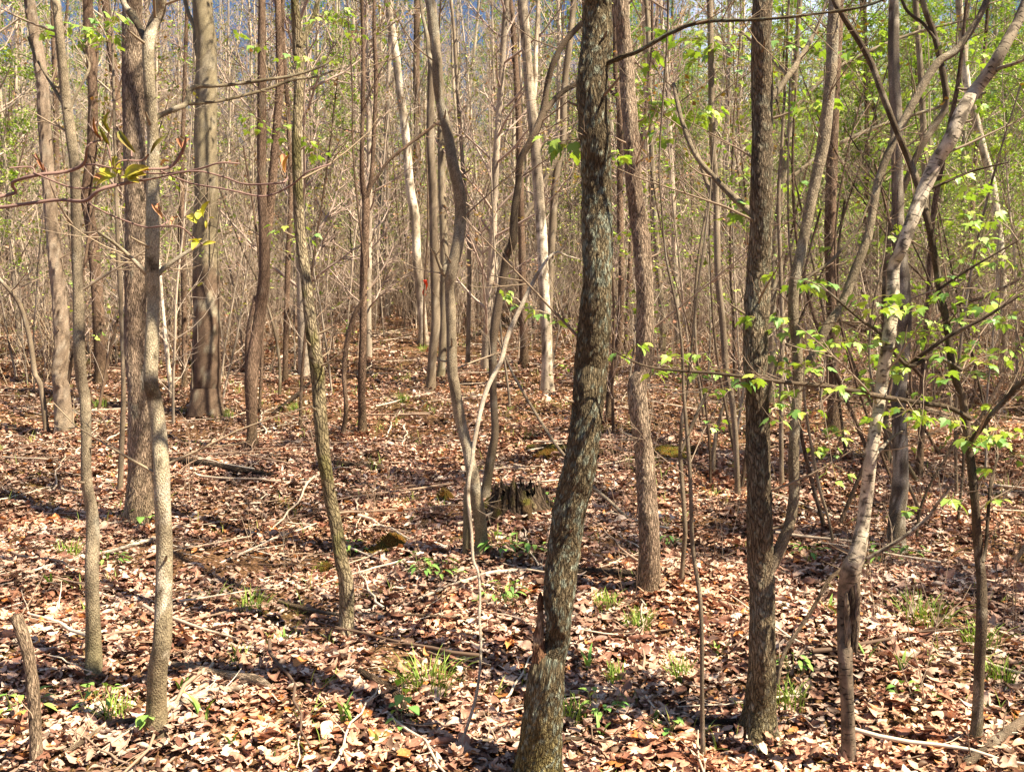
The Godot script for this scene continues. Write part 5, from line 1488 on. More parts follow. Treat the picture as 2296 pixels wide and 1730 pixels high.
	tree("spotted_young_tree", "slim pale young tree with dark spots and two opposite twigs at mid height", "tree", "birchgrey", [-1.351, 0.129, -3.31, 0.036, -1.367, 0.255, -3.33, 0.036, -1.352, 0.423, -3.305, 0.034, -1.329, 0.533, -3.291, 0.033, -1.336, 0.702, -3.32, 0.031, -1.336, 0.878, -3.326, 0.03, -1.331, 1.06, -3.296, 0.029, -1.336, 1.192, -3.298, 0.029, -1.357, 1.322, -3.327, 0.028, -1.371, 1.456, -3.318, 0.027, -1.373, 1.515, -3.291, 0.026, -1.375, 1.692, -3.307, 0.025, -1.379, 1.826, -3.33, 0.023, -1.376, 1.93, -3.308, 0.026, -1.366, 2.086, -3.291, 0.025, -1.375, 2.268, -3.317, 0.024, -1.379, 2.448, -3.328, 0.021, -1.38, 2.616, -3.298, 0.021, -1.383, 2.791, -3.295, 0.022, -1.377, 2.883, -3.325, 0.022, -1.35, 2.943, -3.321, 0.021, -1.325, 3.018, -3.292, 0.019],
		[[-1.381, 1.913, -3.31, 0.01, -1.409, 1.952, -3.272, 0.009, -1.445, 1.999, -3.235, 0.007, -1.479, 2.035, -3.197, 0.006, -1.512, 2.063, -3.16, 0.004], [-1.369, 1.908, -3.31, 0.011, -1.347, 1.947, -3.335, 0.009, -1.303, 1.991, -3.36, 0.008, -1.249, 2.035, -3.385, 0.007, -1.195, 2.071, -3.41, 0.005], [-1.397, 2.797, -3.31, 0.015, -1.422, 2.847, -3.347, 0.013, -1.466, 2.917, -3.385, 0.013, -1.519, 2.987, -3.422, 0.012, -1.564, 3.078, -3.46, 0.011], [-1.389, 2.511, -3.33, 0.008, -1.367, 2.548, -3.363, 0.009, -1.317, 2.588, -3.396, 0.01, -1.293, 2.615, -3.429, 0.011, -1.278, 2.69, -3.462, 0.009, -1.206, 2.709, -3.495, 0.007, -1.142, 2.727, -3.528, 0.007, -1.02, 2.757, -3.561, 0.007, -0.904, 2.788, -3.594, 0.006, -0.787, 2.844, -3.627, 0.004, -0.721, 2.924, -3.66, 0.003], [-1.3, 2.625, -3.46, 0.006, -1.249, 2.647, -3.51, 0.006, -1.2, 2.671, -3.56, 0.006, -1.12, 2.71, -3.61, 0.006, -1.038, 2.753, -3.66, 0.006, -0.943, 2.81, -3.71, 0.006, -0.846, 2.843, -3.76, 0.005, -0.751, 2.901, -3.81, 0.004]], [[-0.824, 3.073, -3.71, 6, 0.052], [-0.725, 3.092, -3.71, 6, 0.052], [-0.704, 3.054, -3.81, 6, 0.049], [-0.86, 2.857, -3.61, 5, 0.046], [-0.937, 2.876, -3.61, 4, 0.039], [-1.024, 2.885, -3.51, 4, 0.037], [-0.786, 2.932, -3.81, 4, 0.045], [-1.136, 2.932, -3.51, 4, 0.041]], {"top": 8.0, "sides": 24, "step": 0.020, "flare": 0.50, "side": 6, "leaf": 0.028})
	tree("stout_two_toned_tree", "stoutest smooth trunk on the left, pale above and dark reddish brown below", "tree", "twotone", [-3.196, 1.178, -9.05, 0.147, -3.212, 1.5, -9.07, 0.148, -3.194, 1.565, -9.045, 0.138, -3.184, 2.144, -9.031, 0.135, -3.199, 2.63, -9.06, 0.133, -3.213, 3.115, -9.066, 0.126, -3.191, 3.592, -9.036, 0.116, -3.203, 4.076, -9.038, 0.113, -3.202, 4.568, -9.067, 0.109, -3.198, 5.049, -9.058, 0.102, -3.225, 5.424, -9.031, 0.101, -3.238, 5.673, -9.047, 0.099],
		[[-3.273, 4.901, -9.05, 0.024, -3.323, 5.09, -9.1, 0.027, -3.353, 5.281, -9.15, 0.024, -3.445, 5.473, -9.2, 0.022, -3.513, 5.693, -9.25, 0.02]], [], {"top": 13.0, "sides": 30, "step": 0.05, "flare": 0.50, "side": 3})
	tree("twin_stemmed_tree", "brown tree that splits halfway up into a dark and a pale stem", "tree", "russet", [-2.279, 0.918, -7.59, 0.043, -2.285, 1.093, -7.61, 0.043, -2.283, 1.399, -7.585, 0.051, -2.279, 1.555, -7.571, 0.061, -2.257, 1.839, -7.6, 0.057, -2.218, 2.144, -7.606, 0.053, -2.169, 2.445, -7.576, 0.049, -2.17, 2.85, -7.578, 0.047, -2.198, 3.262, -7.607, 0.041, -2.196, 4.071, -7.598, 0.037, -2.188, 4.79, -7.571, 0.03, -2.193, 5, -7.587, 0.03],
		[[-2.173, 2.508, -7.59, 0.03, -2.159, 2.754, -7.611, 0.037, -2.124, 3.166, -7.633, 0.039, -2.089, 3.681, -7.654, 0.037, -2.058, 4.2, -7.676, 0.035, -2.07, 4.516, -7.697, 0.031, -2.086, 4.854, -7.719, 0.029, -2.1, 5.07, -7.74, 0.027], [-2.234, 2.285, -7.59, 0.03, -2.295, 2.001, -7.59, 0.032, -2.311, 1.717, -7.59, 0.032, -2.305, 1.514, -7.59, 0.03]], [], {"top": 11.0, "sides": 16, "step": 0.06, "side": 6})
	tree("mossy_leaning_tree", "slim tree with an olive mossy side leaning gently left up from a pale foot", "tree", "mossy", [-0.797, 0.261, -4.1, 0.034, -0.788, 0.4, -4.12, 0.034, -0.785, 0.57, -4.095, 0.033, -0.805, 0.682, -4.081, 0.031, -0.836, 0.841, -4.11, 0.031, -0.865, 0.972, -4.116, 0.031, -0.886, 1.151, -4.086, 0.031, -0.903, 1.336, -4.088, 0.032, -0.92, 1.5, -4.117, 0.031, -0.924, 1.574, -4.108, 0.032, -0.95, 1.791, -4.081, 0.028, -0.976, 2.011, -4.097, 0.025, -1.009, 2.234, -4.12, 0.024, -1.015, 2.449, -4.098, 0.024, -1.016, 2.663, -4.081, 0.022, -1.011, 2.89, -4.107, 0.022, -1.019, 3.135, -4.118, 0.025, -1.023, 3.277, -4.088, 0.019, -1.025, 3.384, -4.085, 0.017],
		[[-1.01, 3.106, -4.1, 0.014, -0.997, 3.155, -4.14, 0.013, -0.985, 3.216, -4.18, 0.012, -0.969, 3.289, -4.22, 0.011, -0.958, 3.385, -4.26, 0.01, -0.956, 3.483, -4.3, 0.009]], [[-1.468, 3.027, -4.9, 6, 0.068], [-1.442, 2.949, -4.9, 5, 0.058], [-1.258, 2.877, -4.7, 6, 0.065], [-1.084, 2.782, -4.5, 6, 0.062], [-1.024, 2.722, -4.5, 6, 0.062], [-1.182, 2.344, -4.6, 9, 0.079], [-1.06, 2.266, -4.5, 4, 0.058]], {"top": 8.5, "sides": 24, "step": 0.020, "flare": 0.50, "side": 5, "leaf": 0.04})
	tree("forked_slender_tree", "slender brown tree forking at mid height with one long limb reaching right", "tree", "russet", [-1.407, 1.008, -8.13, 0.037, -1.411, 1.239, -8.15, 0.037, -1.411, 1.5, -8.125, 0.037, -1.404, 1.645, -8.111, 0.039, -1.398, 2.08, -8.14, 0.035, -1.399, 2.407, -8.146, 0.035, -1.383, 2.729, -8.116, 0.037, -1.372, 3.055, -8.118, 0.037, -1.377, 3.256, -8.147, 0.039, -1.408, 3.428, -8.138, 0.024, -1.404, 3.811, -8.111, 0.019, -1.396, 4.25, -8.127, 0.02, -1.4, 4.693, -8.15, 0.02, -1.407, 5.032, -8.128, 0.017, -1.404, 5.241, -8.111, 0.015],
		[[-1.359, 3.274, -8.13, 0.02, -1.334, 3.387, -8.147, 0.022, -1.315, 3.608, -8.163, 0.02, -1.296, 4.05, -8.18, 0.02, -1.287, 4.493, -8.197, 0.02, -1.307, 4.828, -8.213, 0.018, -1.315, 5.252, -8.23, 0.013], [-1.334, 3.366, -8.15, 0.013, -1.182, 3.625, -8.226, 0.015, -1.038, 3.777, -8.302, 0.016, -0.868, 3.932, -8.378, 0.016, -0.729, 4.067, -8.454, 0.014, -0.588, 4.227, -8.53, 0.01]], [], {"top": 10.0, "sides": 14, "step": 0.06, "side": 7})
	tree("curving_sapling", "thin dark sapling curving across the foot of the forked slender tree", "tree", "russet", [-1.581, 0.972, -8.04, 0.021, -1.578, 1.048, -8.06, 0.022, -1.541, 1.242, -8.035, 0.021, -1.543, 1.414, -8.021, 0.021, -1.561, 1.644, -8.05, 0.024, -1.523, 1.967, -8.056, 0.024, -1.453, 2.18, -8.026, 0.021, -1.385, 2.308, -8.028, 0.019, -1.373, 2.505, -8.057, 0.013, -1.393, 2.826, -8.048, 0.011, -1.431, 3.186, -8.021, 0.01, -1.477, 3.705, -8.037, 0.008],
		[], [], {"top": 6.0, "sides": 10, "step": 0.07, "side": 5})
	tree("slanting_birch", "pale birch slanting to the left in the middle of the woods behind", "tree", "birch", [-1.464, 2.17, -14.27, 0.069, -1.473, 2.519, -14.29, 0.069, -1.516, 3.089, -14.265, 0.076, -1.572, 3.658, -14.251, 0.072, -1.594, 4.235, -14.28, 0.076, -1.69, 4.808, -14.286, 0.076, -1.744, 5.563, -14.256, 0.069, -1.839, 6.325, -14.258, 0.069, -1.939, 7.098, -14.287, 0.065, -2.033, 7.705, -14.278, 0.065, -2.067, 8.073, -14.251, 0.065],
		[], [], {"top": 13.0, "sides": 14, "step": 0.08, "side": 6})
	tree("straight_tan_tree", "straight tan trunk with the red tape beside it, paired with a greyer one", "tree", "pale", [-0.981, 1.403, -10.38, 0.05, -0.972, 1.575, -10.4, 0.05, -0.95, 1.907, -10.375, 0.053, -0.913, 2.239, -10.361, 0.055, -0.924, 2.657, -10.39, 0.053, -0.939, 3.352, -10.396, 0.053, -0.95, 3.9, -10.366, 0.053, -0.978, 4.455, -10.368, 0.05, -0.966, 5.296, -10.397, 0.047, -0.971, 5.848, -10.388, 0.042],
		[], [], {"top": 12.0, "sides": 14, "step": 0.07, "side": 6})
	tree("straight_grey_tree", "straight grey trunk close beside the tan one, half behind the sinuous tree", "tree", "smooth", [-0.911, 1.538, -11.08, 0.05, -0.907, 1.699, -11.1, 0.05, -0.876, 2.29, -11.075, 0.053, -0.866, 3.175, -11.061, 0.053, -0.897, 4.068, -11.09, 0.05, -0.913, 4.781, -11.096, 0.044, -0.916, 5.393, -11.066, 0.041],
		[], [], {"top": 12.0, "sides": 14, "step": 0.07, "side": 6})
	tree("white_birch", "bright white birch trunk standing in the middle behind the bent tree", "tree", "birch", [0.417, 1.381, -10.28, 0.063, 0.418, 1.684, -10.3, 0.063, 0.403, 2.233, -10.275, 0.063, 0.375, 2.78, -10.261, 0.063, 0.349, 3.333, -10.29, 0.066, 0.308, 3.884, -10.296, 0.063, 0.28, 4.289, -10.266, 0.063, 0.239, 4.755, -10.268, 0.063, 0.198, 5.122, -10.297, 0.058, 0.17, 5.531, -10.288, 0.058, 0.129, 5.959, -10.261, 0.06, 0.115, 6.24, -10.277, 0.058],
		[[0.247, 4.842, -10.28, 0.025, 0.276, 5.051, -10.33, 0.025, 0.288, 5.567, -10.38, 0.025, 0.312, 6.032, -10.43, 0.022, 0.327, 6.278, -10.48, 0.02]], [], {"top": 13.0, "sides": 18, "step": 0.06, "side": 5})
	tree("cream_pole_tree", "cream coloured pole tree just right of the white birch with a drooping pale limb", "tree", "pale", [0.56, 1.789, -12.48, 0.053, 0.531, 2.391, -12.5, 0.053, 0.546, 3.056, -12.475, 0.053, 0.589, 3.886, -12.461, 0.057, 0.641, 4.559, -12.49, 0.053, 0.734, 5.061, -12.496, 0.05, 0.746, 5.719, -12.466, 0.05, 0.823, 6.385, -12.468, 0.047, 0.875, 6.864, -12.497, 0.043, 0.907, 7.26, -12.488, 0.04],
		[[0.74, 4.923, -12.48, 0.033, 0.621, 4.746, -12.44, 0.05, 0.47, 4.438, -12.4, 0.046, 0.353, 4.164, -12.36, 0.04, 0.204, 3.925, -12.32, 0.03, 0.072, 3.688, -12.28, 0.02]], [], {"top": 13.0, "sides": 14, "step": 0.08, "side": 6})
	tree("narrow_brown_tree", "narrow brown trunk seen in the gap between the lichen-covered and the reddish trunk", "tree", "russet", [0.949, 1.114, -8.54, 0.032, 0.969, 1.5, -8.56, 0.032, 1.042, 1.881, -8.535, 0.032, 1.079, 2.563, -8.521, 0.032, 1.066, 3.252, -8.55, 0.032, 1.067, 3.938, -8.556, 0.03, 1.052, 4.271, -8.526, 0.027, 1.018, 4.614, -8.528, 0.023],
		[[1.031, 4.344, -8.54, 0.018, 0.97, 4.459, -8.607, 0.018, 0.931, 4.667, -8.673, 0.016, 0.892, 4.971, -8.74, 0.014]], [], {"top": 11.0, "sides": 12, "step": 0.08, "side": 5})
	tree("thin_hidden_tree", "thin dark trunk half hidden by the reddish brown furrowed one", "tree", "russet", [1.624, 1.834, -12.72, 0.034, 1.674, 2.068, -12.74, 0.034, 1.705, 2.746, -12.715, 0.037, 1.737, 3.424, -12.701, 0.034, 1.775, 4.108, -12.73, 0.031],
		[], [], {"top": 9.0, "sides": 10, "step": 0.1, "side": 6})
	tree("leafy_pale_tree", "slim pale tree left of the dark forked one with tufts of yellow-green leaves high up", "tree", "pale", [1.632, 0.631, -6.26, 0.018, 1.637, 0.695, -6.28, 0.018, 1.617, 1.082, -6.255, 0.02, 1.585, 1.4, -6.241, 0.022, 1.551, 1.612, -6.27, 0.022, 1.527, 1.948, -6.276, 0.023, 1.486, 2.279, -6.246, 0.023, 1.478, 2.613, -6.248, 0.023, 1.477, 2.954, -6.277, 0.023, 1.45, 3.286, -6.268, 0.023, 1.435, 3.779, -6.241, 0.022, 1.431, 4.219, -6.257, 0.022, 1.427, 4.397, -6.28, 0.02],
		[[1.481, 2.782, -6.26, 0.013, 1.431, 2.967, -6.335, 0.015, 1.38, 3.19, -6.41, 0.015, 1.327, 3.383, -6.485, 0.012, 1.29, 3.51, -6.56, 0.009]], [[0.936, 3.374, -5.86, 10, 0.094], [0.983, 3.436, -5.86, 8, 0.081], [1.275, 3.421, -6.06, 10, 0.123], [1.211, 3.405, -6.06, 7, 0.097], [1.395, 3.453, -6.16, 7, 0.099], [1.032, 3.224, -5.96, 4, 0.057], [0.936, 3.81, -6.06, 7, 0.104], [0.984, 4.004, -6.06, 8, 0.117], [1.318, 4.003, -6.26, 8, 0.12], [1.418, 3.919, -6.26, 5, 0.094], [1.518, 3.919, -6.26, 5, 0.087], [1.984, 4.128, -6.36, 8, 0.122], [2.018, 4.026, -6.36, 8, 0.122], [2.171, 3.533, -6.36, 7, 0.102], [2.256, 3.584, -6.36, 7, 0.116], [2.498, 3.962, -6.46, 6, 0.117], [2.239, 4.026, -6.36, 6, 0.109], [2.602, 3.824, -6.46, 5, 0.097]], {"top": 9.0, "sides": 14, "step": 0.06, "side": 8, "leaf": 0.075})
	tree("wiry_sapling", "wiry bare sapling rising from the bottom edge between the two big dark trunks", "sapling", "pale", [0.699, 0.071, -3.17, 0.008, 0.702, 0.107, -3.18, 0.008, 0.695, 0.358, -3.167, 0.008, 0.693, 0.571, -3.161, 0.008, 0.688, 0.737, -3.175, 0.008, 0.663, 0.906, -3.178, 0.008, 0.651, 1.162, -3.163, 0.007, 0.639, 1.331, -3.164, 0.007, 0.629, 1.5, -3.179, 0.006, 0.624, 1.625, -3.174, 0.006, 0.603, 1.776, -3.16, 0.005, 0.565, 1.963, -3.169, 0.004, 0.55, 2.151, -3.18, 0.003, 0.54, 2.352, -3.169, 0.003],
		[], [], {"top": 3.6, "sides": 10, "step": 0.05, "side": 6})
	tree("crooked_pale_sapling", "short crooked pale sapling beside the foot of the reddish barked tree", "sapling", "pale", [0.902, 0.373, -4.64, 0.011, 0.906, 0.401, -4.66, 0.011, 0.921, 0.642, -4.635, 0.012, 0.923, 0.768, -4.621, 0.012, 0.909, 1.037, -4.65, 0.012, 0.905, 1.148, -4.656, 0.011, 0.909, 1.336, -4.626, 0.009, 0.934, 1.459, -4.628, 0.006],
		[[0.907, 1.149, -4.64, 0.007, 0.959, 1.259, -4.673, 0.01, 1.021, 1.383, -4.707, 0.009, 1.061, 1.458, -4.74, 0.005]], [[0.977, 1.583, -4.64, 5, 0.064], [0.877, 1.608, -4.64, 5, 0.059], [1.125, 1.484, -4.64, 5, 0.064], [1.076, 1.298, -4.64, 4, 0.055]], {"top": 2.4, "sides": 10, "step": 0.05, "side": 5, "leaf": 0.035})
	tree("second_leafy_sapling", "leafy maple sapling further back at the right, half hidden by the nearest leafy one", "tree", "russet", [3.137, 0.734, -6.68, 0.025, 3.164, 1.047, -6.7, 0.025, 3.173, 1.619, -6.675, 0.025, 3.21, 2.189, -6.661, 0.023, 3.248, 2.763, -6.69, 0.021, 3.341, 3.301, -6.696, 0.02, 3.433, 3.827, -6.666, 0.016, 3.487, 4.326, -6.668, 0.012],
		[[3.183, 1.548, -6.68, 0.014, 2.931, 1.758, -6.58, 0.014, 2.679, 1.893, -6.48, 0.012, 2.399, 1.989, -6.38, 0.009], [3.208, 1.976, -6.68, 0.014, 3.455, 2.128, -6.78, 0.014, 3.763, 2.211, -6.88, 0.013, 4.116, 2.371, -6.98, 0.009], [3.162, 1.263, -6.68, 0.014, 2.999, 1.331, -6.813, 0.013, 2.761, 1.365, -6.947, 0.011, 2.511, 1.4, -7.08, 0.008]], [[3.333, 1.695, -6.71, 5, 0.093], [3.908, 2.472, -7.081, 3, 0.098], [2.362, 1.954, -6.429, 5, 0.066], [3.72, 1.599, -7.096, 4, 0.081], [3.531, 1.246, -6.625, 3, 0.09], [2.381, 1.031, -6.395, 3, 0.07], [4.032, 1.407, -6.858, 3, 0.09], [2.791, 1.938, -7.145, 5, 0.078], [2.839, 1.223, -6.512, 3, 0.074], [3.745, 1.598, -6.858, 5, 0.066], [2.701, 1.925, -6.365, 4, 0.09], [3.281, 0.878, -7.155, 3, 0.071], [2.273, 1.654, -6.599, 3, 0.087], [2.99, 2.512, -6.888, 3, 0.086], [3.539, 1.445, -7.122, 3, 0.111], [2.74, 1.708, -6.431, 4, 0.099], [2.836, 2.231, -6.217, 4, 0.094], [3.873, 2.055, -6.693, 3, 0.073], [2.796, 1.451, -6.492, 5, 0.085], [2.852, 1.377, -6.807, 3, 0.1], [3.739, 1.859, -7.167, 5, 0.071], [3.281, 1.186, -6.921, 4, 0.068], [3.022, 1.666, -7.096, 3, 0.071], [2.216, 1.054, -6.387, 4, 0.075], [3.887, 1.862, -6.615, 4, 0.068], [2.498, 1.743, -6.633, 4, 0.076], [4.068, 0.939, -6.869, 4, 0.108], [2.761, 2.576, -6.584, 4, 0.076], [2.51, 2.57, -6.679, 3, 0.091], [2.843, 0.761, -6.695, 3, 0.085], [3.27, 1.817, -6.844, 4, 0.096], [3.639, 1.662, -6.848, 4, 0.09], [3.923, 1.785, -7.126, 5, 0.082], [3.351, 0.459, -6.654, 5, 0.1], [3.653, 1.819, -6.827, 4, 0.101], [3.531, 1.354, -6.526, 4, 0.074], [3.96, 2.495, -6.868, 3, 0.104], [3.934, 1.127, -6.709, 4, 0.087], [2.384, 1.156, -6.259, 4, 0.072], [3.542, 2.56, -6.96, 4, 0.075], [3.425, 1.903, -7.047, 5, 0.093], [2.756, 2.048, -6.766, 3, 0.074], [3.092, 1.361, -6.222, 3, 0.085], [3.241, 0.971, -7.072, 3, 0.076], [2.437, 1.175, -6.645, 5, 0.065], [2.778, 1.742, -6.384, 5, 0.064]], {"top": 6.0, "sides": 12, "step": 0.05, "side": 6, "leaf": 0.05})
	tree("tall_leafy_maple", "slim maple behind the dark forked tree holding spread yellow-green leaf sprays up high", "tree", "smooth", [2.838, 1.235, -9.52, 0.041, 2.864, 1.875, -9.54, 0.041, 2.877, 2.89, -9.515, 0.038, 2.964, 3.7, -9.501, 0.036, 3.085, 4.521, -9.53, 0.033, 3.138, 5.236, -9.536, 0.031, 3.159, 5.733, -9.506, 0.028],
		[[3.082, 4.518, -9.52, 0.023, 3.515, 4.961, -9.62, 0.023, 4.019, 5.257, -9.72, 0.021, 4.585, 5.505, -9.82, 0.018, 5.267, 5.705, -9.92, 0.013], [2.97, 3.705, -9.52, 0.023, 3.482, 4.101, -9.67, 0.023, 4.06, 4.404, -9.82, 0.021, 4.761, 4.661, -9.97, 0.019, 5.536, 4.925, -10.12, 0.014], [3.102, 4.823, -9.52, 0.023, 2.825, 5.257, -9.72, 0.021, 2.565, 5.599, -9.92, 0.016]], [[4.504, 4.656, -9.121, 5, 0.143], [3.352, 5.07, -8.685, 6, 0.133], [4.724, 5.799, -10.332, 6, 0.172], [3.48, 5.046, -10.083, 4, 0.159], [4.35, 4.732, -9.309, 4, 0.123], [3.788, 5.107, -9.252, 4, 0.163], [5.701, 6.015, -10.27, 4, 0.153], [4.053, 4.866, -9.397, 6, 0.144], [3.33, 5.296, -10.35, 6, 0.159], [5.151, 4.16, -9.161, 5, 0.173], [3.018, 5.474, -9.136, 5, 0.151], [3.71, 5.209, -9.062, 6, 0.19], [2.457, 5.386, -9.579, 5, 0.114], [3.079, 3.367, -9.102, 4, 0.128], [3.087, 3.494, -10.406, 5, 0.172], [3.666, 3.43, -8.649, 6, 0.176], [2.624, 4.878, -9.154, 6, 0.137], [4.315, 4.76, -10.083, 5, 0.185], [2.967, 6.01, -10.27, 6, 0.166], [5.573, 4.552, -10.074, 4, 0.16], [4.581, 4.213, -10.166, 6, 0.183], [4.818, 4.376, -8.974, 6, 0.179], [2.987, 3.497, -8.626, 4, 0.127], [5.284, 4.514, -10.259, 6, 0.198], [3.033, 4.817, -10.371, 6, 0.211], [3.766, 4.412, -8.743, 6, 0.171], [2.799, 3.529, -8.666, 4, 0.157], [4.314, 3.191, -8.708, 5, 0.161], [4.738, 4.895, -8.82, 6, 0.174], [4.939, 3.192, -8.89, 6, 0.183], [4.107, 4.525, -9.004, 4, 0.112], [3.811, 3.892, -8.724, 6, 0.109], [4.17, 3.882, -9.397, 6, 0.123], [3.456, 4.335, -9.801, 5, 0.148], [5.489, 5.453, -9.756, 5, 0.129], [3.783, 3.406, -9.017, 6, 0.154], [2.345, 4.874, -8.861, 5, 0.148], [2.874, 4.57, -8.856, 6, 0.137], [2.188, 4.611, -8.784, 6, 0.16], [2.705, 4.249, -9.453, 4, 0.147], [5.752, 5.598, -9.925, 6, 0.119], [2.357, 5.127, -9.022, 5, 0.165], [2.548, 3.261, -9.001, 6, 0.148], [5.024, 5.057, -10.295, 4, 0.15], [4.95, 3.928, -10.116, 5, 0.132], [4.351, 3.706, -9.272, 5, 0.195], [2.382, 3.278, -9.332, 4, 0.176], [2.627, 5.601, -9.502, 4, 0.13], [5.4, 4.093, -9.466, 5, 0.111], [5.235, 4.188, -9.451, 5, 0.14], [2.883, 4.069, -9.314, 4, 0.143], [5.557, 5.555, -10.093, 5, 0.129], [4.383, 3.853, -8.678, 4, 0.142], [5.565, 4.915, -9.833, 4, 0.181], [3.751, 3.364, -9.204, 4, 0.178], [3.976, 5.261, -9.907, 4, 0.12], [4.601, 4.353, -10.372, 6, 0.162], [3.234, 4.661, -8.74, 5, 0.133], [5.309, 4.4, -8.996, 4, 0.121], [2.226, 3.978, -8.631, 6, 0.182], [2.29, 3.62, -8.68, 5, 0.116], [4.701, 3.519, -8.789, 6, 0.133], [2.532, 3.529, -9.468, 5, 0.12], [4.202, 3.928, -8.728, 5, 0.136]], {"top": 10.0, "sides": 12, "step": 0.06, "side": 6, "leaf": 0.070})
	tree("thin_bare_sapling", "thin bare grey sapling just left of the straight furrowed tree's foot", "tree", "pale", [-2.895, 0.65, -6.39, 0.019, -2.885, 1.068, -6.4, 0.019, -2.866, 1.444, -6.387, 0.017, -2.877, 1.955, -6.381, 0.015, -2.907, 2.434, -6.395, 0.014, -2.926, 2.913, -6.398, 0.012, -2.936, 3.66, -6.383, 0.009],
		[], [], {"top": 5.0, "sides": 10, "step": 0.08, "side": 7})
	tree("white_snag", "short white dead stem standing behind the spotted young tree", "tree", "birch", [-3.866, 1.305, -9.86, 0.024, -3.912, 1.677, -9.87, 0.024, -3.939, 1.992, -9.857, 0.024, -3.968, 2.308, -9.851, 0.021, -4.005, 2.73, -9.865, 0.016],
		[], [], {"top": 3.0, "sides": 10, "step": 0.08, "side": 7})
	tree("thin_dark_sapling", "thin dark sapling left of the stout two-toned trunk", "tree", "russet", [-3.952, 1.406, -10.45, 0.033, -3.956, 2.022, -10.46, 0.034, -3.962, 2.803, -10.447, 0.031, -3.982, 3.806, -10.441, 0.028, -3.965, 4.759, -10.455, 0.025, -3.933, 5.821, -10.458, 0.022],
		[], [], {"top": 9.0, "sides": 10, "step": 0.08, "side": 7})
	tree("wispy_sapling", "wispy sapling right of the dark forked tree with a clear lower stem", "tree", "pale", [1.993, 0.691, -6.39, 0.017, 1.99, 1.068, -6.4, 0.017, 1.986, 1.41, -6.387, 0.017, 1.991, 1.955, -6.381, 0.017, 1.981, 2.434, -6.395, 0.015, 1.969, 2.879, -6.398, 0.014, 1.991, 3.319, -6.383, 0.012, 2.026, 3.933, -6.384, 0.01],
		[], [], {"top": 8.0, "sides": 10, "step": 0.08, "side": 7})
	tree("bent_wisp", "bent wisp of a sapling leaning across the second stem of the forked tree", "tree", "pale", [1.929, 0.488, -5.16, 0.008, 1.889, 0.709, -5.17, 0.008, 1.835, 0.876, -5.157, 0.01, 1.799, 1.042, -5.151, 0.01, 1.771, 1.234, -5.165, 0.008, 1.745, 1.427, -5.168, 0.008, 1.734, 1.592, -5.153, 0.007, 1.704, 1.868, -5.154, 0.006],
		[], [], {"top": 2.6, "sides": 10, "step": 0.08, "side": 7})
	tree("slim_straight_tree", "slim straight tree behind the wiry sapling on the right", "tree", "smooth", [2.371, 2.008, -13.7, 0.051, 2.388, 2.478, -13.71, 0.051, 2.298, 3.501, -13.697, 0.051, 2.238, 4.524, -13.691, 0.044, 2.189, 5.772, -13.705, 0.04, 2.153, 7.164, -13.708, 0.037],
		[], [], {"top": 12.0, "sides": 10, "step": 0.08, "side": 7})
	tree("slim_brown_pole", "slim brown pole tree between the mossy and the forked slender tree", "tree", "russet", [-2.757, 1.491, -10.51, 0.034, -2.742, 2.25, -10.52, 0.034, -2.717, 3.035, -10.507, 0.034, -2.681, 3.932, -10.501, 0.031, -2.719, 4.777, -10.515, 0.028, -2.787, 5.846, -10.518, 0.025],
		[], [], {"top": 11.0, "sides": 10, "step": 0.08, "side": 7})
	tree("grey_far_pole", "grey pole tree right of the birch with the blotched trunk in front", "tree", "smooth", [5.824, 1.686, -12.06, 0.052, 5.842, 2.361, -12.07, 0.052, 5.81, 3.262, -12.057, 0.048, 5.755, 4.291, -12.051, 0.045, 5.71, 5.583, -12.065, 0.042, 5.634, 6.744, -12.068, 0.039],
		[], [], {"top": 12.0, "sides": 10, "step": 0.08, "side": 7})
	tree("pale_far_pole", "pale slim pole right of the sinuous grey tree in the clearing", "tree", "pale", [-0.642, 1.761, -12.52, 0.033, -0.629, 2.394, -12.53, 0.033, -0.615, 3.329, -12.517, 0.033, -0.682, 4.263, -12.511, 0.03, -0.763, 5.404, -12.525, 0.027, -0.843, 6.676, -12.528, 0.023],
		[], [], {"top": 11.0, "sides": 10, "step": 0.08, "side": 7})
	tree("brown_far_pole", "brown pole standing behind the bent tree right of the clearing", "tree", "russet", [0.175, 1.754, -12.14, 0.055, 0.162, 2.366, -12.15, 0.055, 0.143, 3.273, -12.137, 0.052, 0.117, 4.309, -12.131, 0.049, 0.091, 5.286, -12.145, 0.045, 0.013, 6.519, -12.148, 0.039],
		[], [], {"top": 12.0, "sides": 10, "step": 0.08, "side": 7})
	tree("tangled_stem", "tall brown thin stem leaning left, left of the leaning birch, near the foot", "sapling", "russet", [2.02, 0.532, -5.55, 0.013, 1.9, 0.976, -5.55, 0.013, 1.822, 1.391, -5.55, 0.012, 1.812, 1.805, -5.55, 0.01, 1.874, 2.22, -5.55, 0.008, 1.98, 2.635, -5.55, 0.007],
		[], [], {"top": 1.9, "sides": 8, "step": 0.06, "side": 5, "group": "tangled thin stems at the right"})
	tree("tangled_stem", "short dark thin stem leaning right, left of the second sapling, near the foot", "sapling", "smoothdark", [2.497, 0.485, -5.35, 0.009, 2.517, 0.718, -5.35, 0.009, 2.599, 0.923, -5.35, 0.007, 2.733, 1.127, -5.35, 0.006, 2.916, 1.332, -5.35, 0.005, 3.138, 1.536, -5.35, 0.004],
		[], [], {"top": 3.3, "sides": 8, "step": 0.06, "side": 5, "group": "tangled thin stems at the right"})
